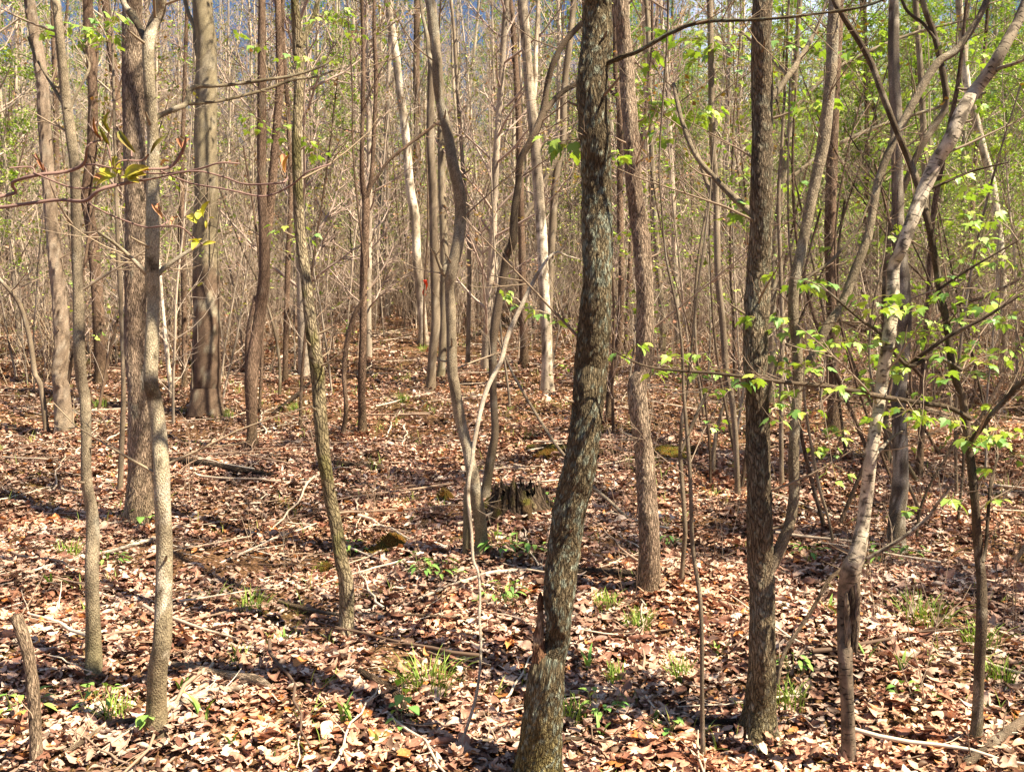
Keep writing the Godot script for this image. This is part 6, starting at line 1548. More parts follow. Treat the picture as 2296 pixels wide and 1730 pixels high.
	tree("tangled_stem", "tall pale thin stem leaning right, left of the maple sapling, farther back", "sapling", "pale", [3.221, 0.656, -6.27, 0.012, 3.214, 1.287, -6.27, 0.012, 3.259, 1.888, -6.27, 0.011, 3.358, 2.489, -6.27, 0.009, 3.505, 3.09, -6.27, 0.008, 3.69, 3.691, -6.27, 0.006],
		[], [], {"top": 2.6, "sides": 8, "step": 0.06, "side": 5, "group": "tangled thin stems at the right"})
	tree("tangled_stem", "tall dark thin stem leaning left, left of the maple sapling, near the foot", "sapling", "smoothdark", [2.872, 0.562, -5.59, 0.009, 2.916, 1.107, -5.59, 0.009, 2.864, 1.624, -5.59, 0.008, 2.711, 2.142, -5.59, 0.006, 2.46, 2.659, -5.59, 0.005, 2.139, 3.176, -5.59, 0.004],
		[], [], {"top": 2.4, "sides": 8, "step": 0.06, "side": 5, "group": "tangled thin stems at the right"})
	tree("tangled_stem", "tall dark thin stem leaning left, right of the second sapling, farther back", "sapling", "smoothdark", [3.13, 0.709, -6.61, 0.016, 2.859, 1.173, -6.61, 0.016, 2.627, 1.608, -6.61, 0.014, 2.501, 2.044, -6.61, 0.012, 2.487, 2.479, -6.61, 0.01, 2.539, 2.915, -6.61, 0.008],
		[], [], {"top": 1.6, "sides": 8, "step": 0.06, "side": 5, "group": "tangled thin stems at the right"})
	tree("tangled_stem", "tall brown thin stem leaning right, left of the leaning birch, near the foot", "sapling", "russet", [2.097, 0.536, -5.62, 0.014, 2.304, 1.039, -5.62, 0.014, 2.46, 1.514, -5.62, 0.012, 2.517, 1.99, -5.62, 0.011, 2.469, 2.465, -5.62, 0.009, 2.357, 2.94, -5.62, 0.007],
		[], [], {"top": 1.6, "sides": 8, "step": 0.06, "side": 5, "group": "tangled thin stems at the right"})
	tree("tangled_stem", "short pale thin stem leaning left, right of the second sapling, near the foot", "sapling", "pale", [2.741, 0.616, -5.76, 0.012, 2.57, 0.99, -5.76, 0.012, 2.435, 1.336, -5.76, 0.01, 2.378, 1.683, -5.76, 0.009, 2.403, 2.03, -5.76, 0.007, 2.476, 2.376, -5.76, 0.006],
		[], [], {"top": 2.2, "sides": 8, "step": 0.06, "side": 5, "group": "tangled thin stems at the right"})
	tree("tangled_stem", "tall brown thin stem leaning left, right of the blotched tree, farther back", "sapling", "russet", [2.813, 0.702, -6.32, 0.01, 2.575, 1.335, -6.32, 0.01, 2.404, 1.941, -6.32, 0.009, 2.358, 2.546, -6.32, 0.007, 2.438, 3.152, -6.32, 0.006, 2.598, 3.758, -6.32, 0.005],
		[], [], {"top": 2.9, "sides": 8, "step": 0.06, "side": 5, "group": "tangled thin stems at the right"})
	tree("tangled_stem", "short pale thin stem leaning right, right of the maple sapling, farther back", "sapling", "pale", [4.698, 0.976, -7.89, 0.017, 4.728, 1.333, -7.89, 0.017, 4.77, 1.661, -7.89, 0.015, 4.816, 1.988, -7.89, 0.013, 4.864, 2.316, -7.89, 0.01, 4.917, 2.643, -7.89, 0.008],
		[], [], {"top": 2.6, "sides": 8, "step": 0.06, "side": 5, "group": "tangled thin stems at the right"})
	tree("tangled_stem", "short brown thin stem leaning left, right of the second sapling, farther back", "sapling", "russet", [3.574, 0.817, -7.24, 0.013, 3.781, 1.19, -7.24, 0.013, 3.878, 1.533, -7.24, 0.012, 3.819, 1.876, -7.24, 0.01, 3.603, 2.219, -7.24, 0.008, 3.285, 2.562, -7.24, 0.007],
		[], [], {"top": 3.4, "sides": 8, "step": 0.06, "side": 5, "group": "tangled thin stems at the right"})
	tree("tangled_stem", "tall dark thin stem leaning left, left of the leaning birch, farther back", "sapling", "smoothdark", [2.809, 0.829, -7.26, 0.012, 2.72, 1.524, -7.26, 0.012, 2.594, 2.189, -7.26, 0.01, 2.455, 2.854, -7.26, 0.009, 2.308, 3.52, -7.26, 0.007, 2.149, 4.185, -7.26, 0.006],
		[], [], {"top": 2.9, "sides": 8, "step": 0.06, "side": 5, "group": "tangled thin stems at the right"})
	tree("tangled_stem", "short pale thin stem leaning right, right of the maple sapling, near the foot", "sapling", "pale", [2.922, 0.396, -5.11, 0.011, 3.15, 0.737, -5.11, 0.011, 3.368, 1.05, -5.11, 0.01, 3.518, 1.363, -5.11, 0.008, 3.593, 1.677, -5.11, 0.007, 3.628, 1.99, -5.11, 0.005],
		[], [], {"top": 2.5, "sides": 8, "step": 0.06, "side": 5, "group": "tangled thin stems at the right"})
	tree("tangled_stem", "tall brown thin stem leaning left, left of the blotched tree, farther back", "sapling", "russet", [2.902, 0.782, -6.85, 0.016, 2.633, 1.42, -6.85, 0.016, 2.396, 2.029, -6.85, 0.014, 2.256, 2.638, -6.85, 0.012, 2.22, 3.247, -6.85, 0.01, 2.244, 3.855, -6.85, 0.008],
		[], [], {"top": 2.5, "sides": 8, "step": 0.06, "side": 5, "group": "tangled thin stems at the right"})
	tree("tangled_stem", "short dark thin stem leaning left, right of the maple sapling, farther back", "sapling", "smoothdark", [4.246, 0.932, -7.66, 0.012, 4.166, 1.364, -7.66, 0.012, 4.068, 1.766, -7.66, 0.011, 3.973, 2.169, -7.66, 0.009, 3.884, 2.572, -7.66, 0.008, 3.795, 2.974, -7.66, 0.006],
		[], [], {"top": 3.2, "sides": 8, "step": 0.06, "side": 5, "group": "tangled thin stems at the right"})
	tree("tangled_stem", "short brown thin stem leaning right, right of the second sapling, farther back", "sapling", "russet", [3.735, 0.838, -7.47, 0.012, 3.521, 1.212, -7.47, 0.012, 3.437, 1.557, -7.47, 0.01, 3.531, 1.903, -7.47, 0.009, 3.802, 2.249, -7.47, 0.007, 4.191, 2.595, -7.47, 0.006],
		[], [], {"top": 2.6, "sides": 8, "step": 0.06, "side": 5, "group": "tangled thin stems at the right"})
	tree("tangled_stem", "short brown thin stem leaning right, left of the maple sapling, farther back", "sapling", "russet", [4.094, 0.953, -7.82, 0.019, 4.322, 1.369, -7.82, 0.019, 4.544, 1.759, -7.82, 0.017, 4.703, 2.149, -7.82, 0.015, 4.79, 2.539, -7.82, 0.012, 4.842, 2.928, -7.82, 0.01],
		[], [], {"top": 3.0, "sides": 8, "step": 0.06, "side": 5, "group": "tangled thin stems at the right"})
	tree("thin_whip", "brown thin whip leaning left, short one between the reddish and the forked tree, nearer", "sapling", "russet", [1.51, 0.674, -6.59, 0.01, 1.507, 0.994, -6.59, 0.01, 1.481, 1.288, -6.59, 0.009, 1.433, 1.581, -6.59, 0.008, 1.365, 1.875, -6.59, 0.006, 1.282, 2.168, -6.59, 0.005],
		[], [], {"top": 2.0, "sides": 8, "step": 0.06, "side": 5, "group": "thin whips right of the reddish tree"})
	tree("thin_whip", "brown thin whip leaning right, short one between the reddish and the forked tree, nearer", "sapling", "russet", [1.697, 0.654, -6.44, 0.014, 1.724, 0.861, -6.44, 0.014, 1.748, 1.039, -6.44, 0.013, 1.761, 1.217, -6.44, 0.011, 1.762, 1.394, -6.44, 0.009, 1.757, 1.572, -6.44, 0.007],
		[], [], {"top": 2.8, "sides": 8, "step": 0.06, "side": 5, "group": "thin whips right of the reddish tree"})
	tree("thin_whip", "dark thin whip leaning left, tall one between the reddish and the forked tree, nearer", "sapling", "smoothdark", [1.805, 0.75, -6.86, 0.012, 1.726, 1.17, -6.86, 0.012, 1.651, 1.562, -6.86, 0.011, 1.599, 1.953, -6.86, 0.009, 1.574, 2.345, -6.86, 0.008, 1.562, 2.737, -6.86, 0.006],
		[], [], {"top": 2.1, "sides": 8, "step": 0.06, "side": 5, "group": "thin whips right of the reddish tree"})
	tree("thin_whip", "pale thin whip leaning right, tall one between the reddish and the forked tree, farther", "sapling", "pale", [1.985, 1.116, -8.91, 0.017, 1.912, 1.672, -8.91, 0.017, 1.881, 2.199, -8.91, 0.015, 1.907, 2.725, -8.91, 0.013, 1.99, 3.252, -8.91, 0.011, 2.112, 3.779, -8.91, 0.009],
		[], [], {"top": 2.8, "sides": 8, "step": 0.06, "side": 5, "group": "thin whips right of the reddish tree"})
	tree("thin_whip", "dark thin whip leaning right, short one between the reddish and the forked tree, nearer", "sapling", "smoothdark", [2.105, 0.828, -7.06, 0.015, 2.071, 1.093, -7.06, 0.015, 2.076, 1.329, -7.06, 0.013, 2.126, 1.566, -7.06, 0.011, 2.219, 1.802, -7.06, 0.009, 2.344, 2.039, -7.06, 0.008],
		[], [], {"top": 3.2, "sides": 8, "step": 0.06, "side": 5, "group": "thin whips right of the reddish tree"})
	tree("thin_whip", "pale thin whip leaning right, short one between the reddish and the forked tree, nearer", "sapling", "pale", [1.605, 0.752, -6.9, 0.016, 1.608, 0.978, -6.9, 0.016, 1.64, 1.177, -6.9, 0.014, 1.699, 1.376, -6.9, 0.012, 1.784, 1.575, -6.9, 0.01, 1.889, 1.774, -6.9, 0.008],
		[], [], {"top": 3.5, "sides": 8, "step": 0.06, "side": 5, "group": "thin whips right of the reddish tree"})
	tree("thin_whip", "pale thin whip leaning right, short one beyond the mossy leaning tree, nearer", "sapling", "pale", [-3.267, 1.147, -8.94, 0.013, -3.296, 1.5, -8.94, 0.013, -3.295, 1.824, -8.94, 0.011, -3.261, 2.147, -8.94, 0.01, -3.193, 2.47, -8.94, 0.008, -3.101, 2.794, -8.94, 0.007],
		[], [], {"top": 2.3, "sides": 8, "step": 0.06, "side": 5, "group": "thin whips beyond the mossy tree"})
	tree("thin_whip", "brown thin whip leaning right, tall one beyond the mossy leaning tree, nearer", "sapling", "russet", [-2.12, 1.028, -8.66, 0.017, -2.103, 1.554, -8.66, 0.017, -2.065, 2.05, -8.66, 0.015, -2.012, 2.546, -8.66, 0.013, -1.946, 3.042, -8.66, 0.011, -1.868, 3.538, -8.66, 0.009],
		[], [], {"top": 3.2, "sides": 8, "step": 0.06, "side": 5, "group": "thin whips beyond the mossy tree"})
	tree("thin_whip", "brown thin whip leaning left, tall one beyond the mossy leaning tree, nearer", "sapling", "russet", [-2.668, 1.129, -9.12, 0.018, -2.635, 1.733, -9.12, 0.018, -2.633, 2.306, -9.12, 0.015, -2.667, 2.879, -9.12, 0.013, -2.737, 3.453, -9.12, 0.011, -2.831, 4.026, -9.12, 0.009],
		[], [], {"top": 2.4, "sides": 8, "step": 0.06, "side": 5, "group": "thin whips beyond the mossy tree"})
	tree("thin_whip", "dark thin whip leaning left, short one beyond the mossy leaning tree, farther", "sapling", "smoothdark", [-2.618, 1.32, -9.74, 0.018, -2.611, 1.682, -9.74, 0.018, -2.65, 2.016, -9.74, 0.016, -2.735, 2.349, -9.74, 0.013, -2.863, 2.683, -9.74, 0.011, -3.023, 3.016, -9.74, 0.009],
		[], [], {"top": 3.3, "sides": 8, "step": 0.06, "side": 5, "group": "thin whips beyond the mossy tree"})
	tree("bleached_dead_sapling", "bleached crooked dead sapling winding up across the sinuous grey tree", "sapling", "bleached", [-0.203, 0.11, -3.12, 0.005, -0.205, 0.138, -3.157, 0.005, -0.165, 0.246, -3.195, 0.006, -0.136, 0.334, -3.232, 0.006, -0.121, 0.434, -3.27, 0.005, -0.119, 0.528, -3.307, 0.005, -0.126, 0.607, -3.345, 0.005, -0.125, 0.687, -3.382, 0.005, -0.135, 0.769, -3.42, 0.005, -0.155, 0.807, -3.457, 0.006, -0.164, 0.921, -3.495, 0.007, -0.177, 1.028, -3.532, 0.008, -0.179, 1.1, -3.57, 0.008, -0.167, 1.182, -3.607, 0.009, -0.159, 1.257, -3.645, 0.009, -0.136, 1.382, -3.682, 0.01, -0.102, 1.5, -3.72, 0.01, -0.048, 1.607, -3.757, 0.01, -0.018, 1.72, -3.795, 0.011, 0.053, 1.876, -3.832, 0.01, 0.116, 2.003, -3.87, 0.008, 0.169, 2.081, -3.907, 0.006, 0.208, 2.108, -3.945, 0.005, 0.252, 2.098, -3.982, 0.004, 0.314, 2.087, -4.02, 0.003],
		[], [[-0.043, 1.911, -3.82, 5, 0.049], [0.046, 1.859, -3.92, 4, 0.042], [0.124, 1.838, -3.92, 3, 0.034], [0.207, 1.811, -3.92, 3, 0.034]], {"top": 0.0, "sides": 14, "step": 0.020, "side": 0, "leaf": 0.04})
	stick("dead_stake", "broken dead brown stem leaning at the near left corner", "stem", "deadwood", [-1.734, 0.099, -3.16, 0.024, -1.739, 0.234, -3.16, 0.023, -1.747, 0.377, -3.16, 0.024, -1.762, 0.504, -3.16, 0.022, -1.784, 0.588, -3.16, 0.023, -1.811, 0.664, -3.16, 0.021], {"break": true})
	stick("leaning_pole", "long thin pale pole leaning behind the lichen-covered trunk", "pole", "pale", [0.828, 0.57, -5.72, 0.011, 0.673, 0.708, -5.891, 0.013, 0.564, 0.799, -6.063, 0.013, 0.353, 1.029, -6.234, 0.012, 0.219, 1.228, -6.406, 0.012, 0.056, 1.502, -6.577, 0.011, -0.022, 1.657, -6.749, 0.009, -0.133, 1.92, -6.92, 0.007], {})
	stick("leaning_thin_branch", "thin dark dead branch propped between the forked tree and the birch", "branch", "deadwood", [1.144, 0.202, -3.73, 0.009, 1.179, 0.34, -3.754, 0.009, 1.308, 0.522, -3.778, 0.009, 1.389, 0.644, -3.802, 0.009, 1.463, 0.7, -3.826, 0.008, 1.53, 0.787, -3.85, 0.005], {})
	stick("fallen_corner_log", "grey brown fallen limb cutting the near right corner", "log", "smoothdark", [1.616, 0.151, -3.09, 0.017, 1.701, 0.174, -3.14, 0.018, 1.807, 0.197, -3.21, 0.019, 2.041, 0.228, -3.37, 0.021], {})
	stick("long_white_pole", "long thin white fallen pole crossing the leaves left of the spotted tree", "stick", "bleached", [-2.651, 0.485, -4.57, 0.007, -2.538, 0.514, -4.77, 0.01, -2.439, 0.513, -5.04, 0.011, -2.22, 0.552, -5.39, 0.012], {})
	stick("slanted_pale_stick", "short pale stick slanting up at the near left edge", "stick", "bleached", [-2.29, 0.329, -3.94, 0.009, -2.247, 0.357, -4.06, 0.01, -2.264, 0.39, -4.41, 0.009], {})
	stick("grey_fallen_branch", "stout grey fallen branch with a bent tip near the spotted tree's foot", "stick", "deadwood", [-1.513, 0.262, -3.86, 0.012, -1.211, 0.27, -3.68, 0.024, -1.06, 0.29, -3.57, 0.021, -0.989, 0.28, -3.52, 0.013, -0.932, 0.261, -3.46, 0.006], {})
	stick("pale_log", "pale barkless log half buried in leaves right of the spotted tree's foot", "log", "bleached", [-1.375, 0.215, -3.46, 0.018, -1.29, 0.24, -3.47, 0.02, -1.23, 0.258, -3.51, 0.019, -1.102, 0.274, -3.52, 0.013], {})
	stick("dark_corner_stick", "dark wet stick lying in the shade left of the spotted tree's foot", "stick", "deadwood", [-1.636, 0.158, -3.17, 0.01, -1.597, 0.173, -3.3, 0.012, -1.564, 0.177, -3.4, 0.012, -1.446, 0.191, -3.4, 0.011], {})
	stick("curved_black_branch", "curved black rotten branch arching out of the leaves in the foreground", "stick", "rotten", [-0.647, 0.299, -3.66, 0.014, -0.567, 0.273, -3.61, 0.017, -0.506, 0.258, -3.56, 0.017, -0.454, 0.241, -3.48, 0.019, -0.42, 0.22, -3.42, 0.013], {})
	stick("long_brown_stick", "long brown stick lying from the mossy tree's foot to the lichen-covered trunk", "stick", "deadwood", [-1.342, 0.392, -4.6, 0.006, -1.216, 0.382, -4.5, 0.011, -1.077, 0.37, -4.42, 0.012, -0.88, 0.347, -4.38, 0.009, -0.596, 0.352, -4.36, 0.008, -0.242, 0.355, -4.28, 0.008, 0.099, 0.347, -4.21, 0.007], {})
	stick("pale_forked_stick", "pale stick lying before the stump and ending at the thick trunk", "stick", "bleached", [-0.52, 0.378, -4.51, 0.007, -0.359, 0.428, -4.6, 0.011, -0.212, 0.452, -4.72, 0.011, -0.118, 0.465, -4.8, 0.012, 0.01, 0.471, -4.82, 0.012, 0.172, 0.467, -4.87, 0.01], {})
	stick("dark_log", "dark rotten log lying behind the spotted young tree", "log", "rotten", [-2.877, 0.886, -7.24, 0.023, -2.539, 0.871, -7.03, 0.034, -2.271, 0.863, -6.79, 0.029, -2.029, 0.834, -6.71, 0.025, -1.822, 0.82, -6.61, 0.018], {})
	stick("sunken_log", "low dark log sunk in the leaves at the middle of the clearing", "log", "rotten", [-1.544, 0.886, -6.95, 0.015, -1.365, 0.873, -6.98, 0.026, -1.161, 0.837, -7.1, 0.023, -1.047, 0.818, -7.1, 0.011], {})
	stick("shadowed_log", "dark log lying behind the foot of the reddish barked tree", "log", "rotten", [0.349, 0.458, -4.88, 0.021, 0.479, 0.455, -4.87, 0.026, 0.627, 0.458, -4.81, 0.026, 0.707, 0.461, -4.76, 0.018], {})
	stick("mossy_log", "rotting log with a mossy top behind the stump", "log", "mossylog", [0.136, 0.963, -7.49, 0.032, 0.331, 0.968, -7.38, 0.043, 0.596, 0.955, -7.24, 0.043, 0.864, 0.937, -7.22, 0.031], {})
	stick("mossy_far_log", "green mossy log right of the reddish barked tree", "log", "mossylog", [1.201, 0.929, -7.35, 0.02, 1.375, 0.941, -7.48, 0.036, 1.581, 0.953, -7.51, 0.032], {})
	stick("slanted_dark_branch", "dark fallen branch slanting up left of the mossy leaning tree", "stick", "rotten", [-2.562, 1.205, -9.26, 0.015, -2.479, 1.32, -9.55, 0.023, -2.431, 1.439, -9.98, 0.024, -2.488, 1.555, -10.73, 0.017], {})
	stick("far_leaning_log", "dark dead log sloping in the brush behind the bent tree", "log", "rotten", [-0.809, 2.173, -14.28, 0.019, -0.636, 2.425, -15.67, 0.033, -0.395, 2.707, -16.81, 0.04, -0.059, 2.942, -18.27, 0.034], {})
	stick("right_fallen_branch", "long dark fallen branch behind the leafy sapling", "stick", "deadwood", [4.237, 1.408, -9.99, 0.027, 4.316, 1.305, -9.46, 0.03, 4.49, 1.198, -9, 0.034, 4.591, 1.098, -8.56, 0.027], {})
	stick("near_right_stick", "dark half-buried stick in the leaves at the foot of the forked tree", "stick", "rotten", [0.669, 0.17, -3.44, 0.011, 0.793, 0.17, -3.42, 0.015, 0.905, 0.173, -3.43, 0.013], {})
	stick("bottom_edge_stick", "dark straight stick at the bottom edge left of the thick trunk", "stick", "deadwood", [-0.114, 0.175, -3.24, 0.007, -0.028, 0.172, -3.25, 0.007, 0.042, 0.166, -3.27, 0.007], {})
	stick("bottom_right_stick", "thin dark stick at the bottom edge right of the thick trunk", "stick", "deadwood", [0.18, 0.153, -3.31, 0.007, 0.309, 0.147, -3.32, 0.008, 0.373, 0.143, -3.26, 0.006], {})
	stump(Vector3(0.019, 0.624, -5.83), 0.145, 0.27)
	mound(Vector3(-0.729, 0.507, -5.29), 0.18, 0.105, "rusty moss hummock before the sinuous grey tree", false)
	mound(Vector3(-1.113, 0.403, -5.13), 0.1, 0.05, "green moss cushion beside the mossy leaning tree", true)
	mound(Vector3(0.328, 0.91, -7.31), 0.2, 0.07, "brown mossy mound behind the stump", false)
	mound(Vector3(-0.484, 0.669, -6.2), 0.12, 0.1, "dark mossy root hump left of the sinuous tree", false)
	mound(Vector3(1.329, 0.897, -7.45), 0.3, 0.1, "green mossy mound right of the reddish barked tree", true)
	tuft(Vector3(-0.353, 0.223, -3.65), 1.0, "bright grass tuft in the foreground left of the thick trunk")
	tuft(Vector3(1.996, 0.358, -4.18), 0.95, "wide grass tuft between the birch and the leafy sapling")
	tuft(Vector3(-1.307, 0.357, -4.36), 0.6, "small fern-like grass tuft left of the mossy tree")
	tuft(Vector3(2.167, 0.29, -4), 0.7, "thin grass tuft beside the leafy sapling's stem")
	tuft(Vector3(0.488, 0.337, -4.48), 0.55, "sparse grass tuft right of the thick trunk")
	tuft(Vector3(-1.591, 0.152, -3.48), 0.5, "upright grass blades near the spotted tree")
	tuft(Vector3(1.139, 0.168, -3.59), 0.6, "grass blades at the forked tree's foot")
	tuft(Vector3(0.747, 0.195, -3.84), 0.45, "small grass tuft right of the thick trunk's foot")
	tuft(Vector3(-2.615, 0.485, -5.12), 0.5, "grass tuft by the long white pole")
	tuft(Vector3(-2.358, 1.221, -9.37), 0.5, "grass tuft below the slanted dark branch")
	tuft(Vector3(-1.367, 2.043, -13.76), 0.8, "mossy grass patch at the foot of the slanting birch")
	tuft(Vector3(-1.186, 1.319, -9.41), 0.6, "grass tuft in the middle clearing")
	tuft(Vector3(0.459, 0.176, -3.84), 0.35, "short grass tuft beside the thick trunk")
	tuft(Vector3(0.248, 0.157, -3.47), 0.4, "grass blades beside the lichened foot")
	tuft(Vector3(-2.958, 1.157, -8.99), 0.5, "grass tuft at the two-toned tree's foot")
	tuft(Vector3(-4.507, 1.266, -9.47), 0.6, "grass tuft right of the flaky-barked tree")
	tuft(Vector3(2.066, 0.235, -3.67), 0.5, "grass at the right edge")
	tuft(Vector3(0.631, 0.28, -4.31), 0.5, "grass tuft behind the crooked sapling")
	herb(Vector3(-0.409, 0.445, -4.75), 1, 1.0, "leafy green herb patch before the sinuous tree")
	herb(Vector3(-0.503, 0.459, -4.8), 1, 0.9, "lower leafy herb left of the herb patch")
	herb(Vector3(-0.074, 0.358, -4.45), 1, 0.9, "broad-leaved green plant right of the bleached sapling")
	herb(Vector3(-0.015, 0.383, -4.6), 1, 0.7, "small green plant beside the pale forked stick")
	herb(Vector3(-0.424, 0.195, -3.44), 0, 1.1, "round-leaved green seedling on the curved black branch")
	herb(Vector3(-0.415, 0.173, -3.29), 0, 0.8, "low seedling leaf below the curved black branch")
	herb(Vector3(-1.398, 0.158, -3.33), 0, 0.8, "green seedling at the spotted tree's foot")
	herb(Vector3(-1.694, 0.167, -3.56), 1, 0.8, "shaded green plant by the kinked tree's foot")
	herb(Vector3(-2.413, 0.579, -5.64), 0, 1.2, "leafy seedling at the straight furrowed tree's foot")
	herb(Vector3(-2.288, 0.469, -4.89), 1, 0.8, "pale green plant left of the spotted tree")
	herb(Vector3(-1.206, 0.203, -3.38), 2, 1.0, "single upright green shoot beside the pale log")
	herb(Vector3(-1.388, 0.208, -3.63), 2, 0.8, "thin green shoot near the grey fallen branch")
	herb(Vector3(-0.647, 0.217, -3.31), 2, 0.9, "green blade pair in bare soil")
	herb(Vector3(-0.606, 0.206, -3.28), 2, 0.8, "second green blade pair nearer the thick trunk")
	herb(Vector3(0.343, 0.209, -3.92), 2, 1.0, "green shoot right of the broken limb stub")
	herb(Vector3(0.363, 0.17, -3.5), 1, 0.7, "dark green plant at the right of the thick foot")
	herb(Vector3(0.571, 0.148, -3.46), 2, 0.9, "yellow-green shoot left of the wiry sapling")
	herb(Vector3(0.61, 0.142, -3.37), 0, 0.8, "green seedling under the wiry sapling")
	herb(Vector3(1.555, 0.282, -3.81), 2, 1.0, "broad green shoot behind the birch's lower trunk")
	herb(Vector3(1.691, 0.259, -3.75), 2, 0.9, "green shoot in the leaves right of the birch")
	herb(Vector3(1.587, 0.21, -3.52), 0, 0.7, "small green seedling right of the birch's foot")
	herb(Vector3(1.549, 0.377, -4.24), 2, 0.9, "green shoot left of the split birch trunk")
	herb(Vector3(1.681, 0.214, -3.52), 0, 0.7, "tiny seedling near the right foreground")
	herb(Vector3(0.119, 0.495, -5.08), 1, 0.8, "green plant at the root flare of the stump")
	herb(Vector3(0.254, 0.676, -6.02), 1, 0.9, "bright plant at the stump's right root")
	herb(Vector3(-0.057, 0.515, -5.04), 1, 1.0, "leafy plant before the sinuous tree's foot")
	herb(Vector3(-0.98, 0.468, -5.3), 1, 0.8, "green plant left of the rusty hummock")
	herb(Vector3(1.714, 0.485, -5.06), 1, 0.8, "green plants behind the second stem of the forked tree")
	herb(Vector3(2.125, 0.481, -5.01), 1, 0.9, "low green plants around the grey blotched tree")
	herb(Vector3(2.331, 0.461, -5.11), 1, 0.9, "green plants right of the grey blotched tree's foot")
	herb(Vector3(0.962, 0.502, -5.39), 1, 0.7, "green plant right of the reddish tree's foot")
	herb(Vector3(1.067, 0.838, -7.03), 1, 0.7, "green sprig left of the mossy far log")
	herb(Vector3(-1.047, 0.306, -3.99), 2, 0.7, "green shoot beside the long brown stick")
	herb(Vector3(-1.033, 0.161, -3.19), 2, 0.8, "green blades at the bottom edge on bare soil")
	herb(Vector3(-0.49, 0.18, -3.15), 2, 0.9, "grassy shoot at the bottom edge")
	herb(Vector3(0.338, 0.132, -3.35), 2, 0.8, "broad shoot by the bottom stick")
	herb(Vector3(-2.431, 0.436, -4.57), 2, 0.9, "green shoot beyond the slanted pale stick")
	herb(Vector3(-1.984, 0.156, -3.5), 1, 0.9, "green plant at the left edge by the dead stake")
	herb(Vector3(1.233, 0.246, -3.79), 1, 0.7, "dark green plant beside the forked tree")
	herb(Vector3(0.958, 0.235, -4.04), 2, 0.8, "green shoot right of the wiry sapling")
	tape(Vector3(-1.406, 3.201, -14))
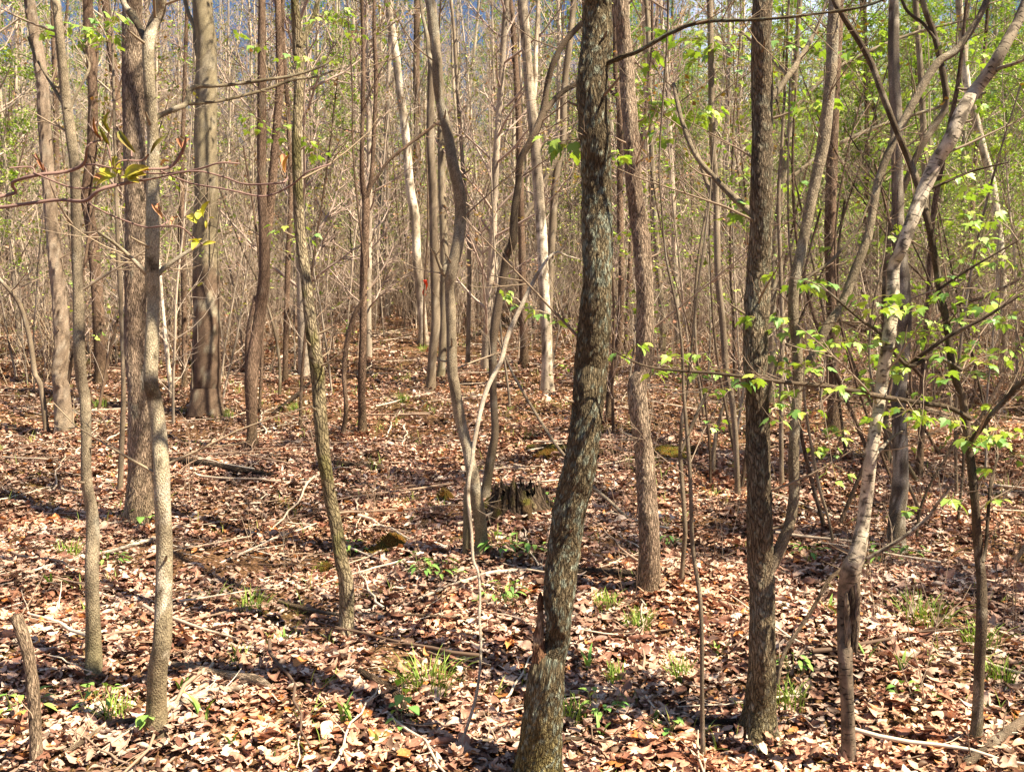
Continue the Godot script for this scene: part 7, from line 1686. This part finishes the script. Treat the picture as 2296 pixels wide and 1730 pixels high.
	budding_branch([[-0.703, 1.545, -1, 0.004, -0.644, 1.665, -1, 0.003, -0.607, 1.7, -1, 0.002, -0.58, 1.706, -1, 0.002, -0.533, 1.717, -1, 0.002, -0.492, 1.713, -1, 0.002, -0.471, 1.724, -1, 0.002, -0.447, 1.737, -1, 0.002, -0.417, 1.74, -1, 0.001, -0.364, 1.745, -1, 0.001, -0.334, 1.742, -1, 0.001, -0.31, 1.735, -1, 0.001, -0.26, 1.732, -1, 0.001],
		[-0.607, 1.7, -1, 0.002, -0.593, 1.716, -1, 0.002, -0.58, 1.726, -1, 0.002, -0.575, 1.734, -1, 0.002, -0.543, 1.741, -1, 0.002, -0.519, 1.75, -1, 0.002, -0.496, 1.758, -1, 0.002, -0.484, 1.774, -1, 0.001, -0.476, 1.785, -1, 0.001],
		[-0.497, 1.758, -1, 0.001, -0.476, 1.753, -1, 0.001, -0.457, 1.75, -1, 0.001, -0.417, 1.748, -1, 0.001, -0.364, 1.749, -1, 0.001, -0.334, 1.755, -1, 0.001, -0.318, 1.759, -1, 0.001],
		[-0.575, 1.749, -1, 0.001, -0.561, 1.755, -1, 0.001, -0.553, 1.746, -1, 0.001, -0.543, 1.742, -1, 0.001, -0.511, 1.73, -1, 0.001, -0.484, 1.731, -1, 0.001],
		[-0.404, 1.747, -1, 0.001, -0.382, 1.739, -1, 0.001, -0.364, 1.732, -1, 0.001, -0.324, 1.724, -1, 0.001, -0.289, 1.721, -1, 0.001, -0.257, 1.732, -1, 0.001, -0.233, 1.744, -1, 0.001, -0.21, 1.757, -1, 0.001],
		[-0.492, 1.713, -1, 0.002, -0.479, 1.706, -1, 0.001, -0.463, 1.697, -1, 0.001, -0.431, 1.686, -1, 0.001, -0.404, 1.683, -1, 0.001, -0.38, 1.682, -1, 0.001, -0.369, 1.67, -1, 0.001, -0.357, 1.663, -1, 0.001],
		[-0.457, 1.75, -1, 0.001, -0.447, 1.758, -1, 0.001, -0.433, 1.763, -1, 0.001, -0.42, 1.767, -1, 0.001],
		[-0.476, 1.785, -1, 0.001, -0.479, 1.793, -1, 0.001, -0.483, 1.806, -1, 0.001],
		[-0.417, 1.748, -1, 0.001, -0.399, 1.755, -1, 0.002, -0.382, 1.772, -1, 0.002, -0.372, 1.784, -1, 0.001],
		[-0.404, 1.684, -1, 0.001, -0.403, 1.693, -1, 0.001, -0.412, 1.708, -1, 0],
		[-0.262, 1.732, -1, 0.001, -0.262, 1.742, -1, 0.001, -0.261, 1.753, -1, 0],
		[-0.541, 1.742, -1, 0.001, -0.544, 1.753, -1, 0.001, -0.548, 1.764, -1, 0.001],
		[-0.459, 1.751, -1, 0.001, -0.463, 1.774, -1, 0.001, -0.476, 1.793, -1, 0.001],
		[-0.434, 1.761, -1, 0.001, -0.441, 1.774, -1, 0.001]],
		[[-0.473, 1.785, -1, -0.473, 1.805, -0.98, 2], [-0.465, 1.777, -1, -0.468, 1.794, -0.98, 0], [-0.465, 1.793, -1, -0.466, 1.803, -0.98, 0], [-0.466, 1.796, -1, -0.455, 1.811, -0.98, 0], [-0.435, 1.769, -1, -0.463, 1.8, -1.02, 0], [-0.417, 1.768, -1, -0.398, 1.789, -1, 0], [-0.457, 1.742, -1, -0.494, 1.739, -1.02, 1], [-0.457, 1.746, -1, -0.468, 1.77, -1.02, 1], [-0.452, 1.744, -1, -0.472, 1.766, -1.02, 1], [-0.447, 1.74, -1, -0.411, 1.747, -0.98, 1], [-0.452, 1.74, -1, -0.439, 1.744, -1.02, 1], [-0.447, 1.742, -1, -0.436, 1.756, -1, 1], [-0.465, 1.74, -1, -0.479, 1.746, -1, 1], [-0.46, 1.741, -1, -0.48, 1.732, -1, 1], [-0.457, 1.744, -1, -0.452, 1.761, -1, 1], [-0.445, 1.741, -1, -0.419, 1.741, -0.98, 1], [-0.444, 1.739, -1, -0.414, 1.739, -0.98, 1], [-0.463, 1.74, -1, -0.483, 1.757, -1.02, 1], [-0.441, 1.741, -1, -0.422, 1.73, -0.98, 1], [-0.471, 1.737, -1, -0.492, 1.746, -1.02, 3], [-0.431, 1.744, -1, -0.409, 1.744, -0.98, 3], [-0.455, 1.748, -1, -0.448, 1.762, -0.98, 0], [-0.541, 1.748, -1, -0.551, 1.769, -1, 2], [-0.539, 1.747, -1, -0.541, 1.757, -1, 2], [-0.404, 1.754, -1, -0.387, 1.754, -0.98, 3], [-0.381, 1.77, -1, -0.379, 1.791, -1.02, 2], [-0.381, 1.774, -1, -0.393, 1.791, -1.02, 2], [-0.262, 1.746, -1, -0.27, 1.773, -1.02, 3], [-0.261, 1.746, -1, -0.252, 1.762, -0.98, 3], [-0.407, 1.698, -1, -0.416, 1.71, -1, 3], [-0.403, 1.693, -1, -0.415, 1.716, -1.02, 3], [-0.394, 1.685, -1, -0.393, 1.699, -1.02, 3], [-0.366, 1.689, -1, -0.362, 1.708, -1.02, 1], [-0.364, 1.688, -1, -0.381, 1.701, -1.02, 1], [-0.356, 1.694, -1, -0.342, 1.709, -0.98, 1], [-0.353, 1.692, -1, -0.353, 1.681, -1, 1], [-0.35, 1.694, -1, -0.344, 1.694, -1, 1], [-0.361, 1.665, -1, -0.366, 1.664, -0.98, 1], [-0.357, 1.663, -1, -0.342, 1.666, -1, 1], [-0.364, 1.666, -1, -0.362, 1.654, -0.98, 1], [-0.365, 1.667, -1, -0.358, 1.67, -1, 1]])
	drift_leaves(ground)
	woods()

func clouds() -> ImageTexture:
	var f := FastNoiseLite.new()
	f.seed = 12
	f.frequency = 0.012
	f.fractal_octaves = 5
	var n := f.get_seamless_image(512, 256, false, false, 0.2, true)
	var im := Image.create(512, 256, false, Image.FORMAT_RGBA8)
	for y in 256:
		for x in 512:
			var k := smoothstep(0.52, 0.78, n.get_pixel(x, y).r)
			im.set_pixel(x, y, Color(0.92, 0.94, 0.97, k * 0.8))
	return ImageTexture.create_from_image(im)
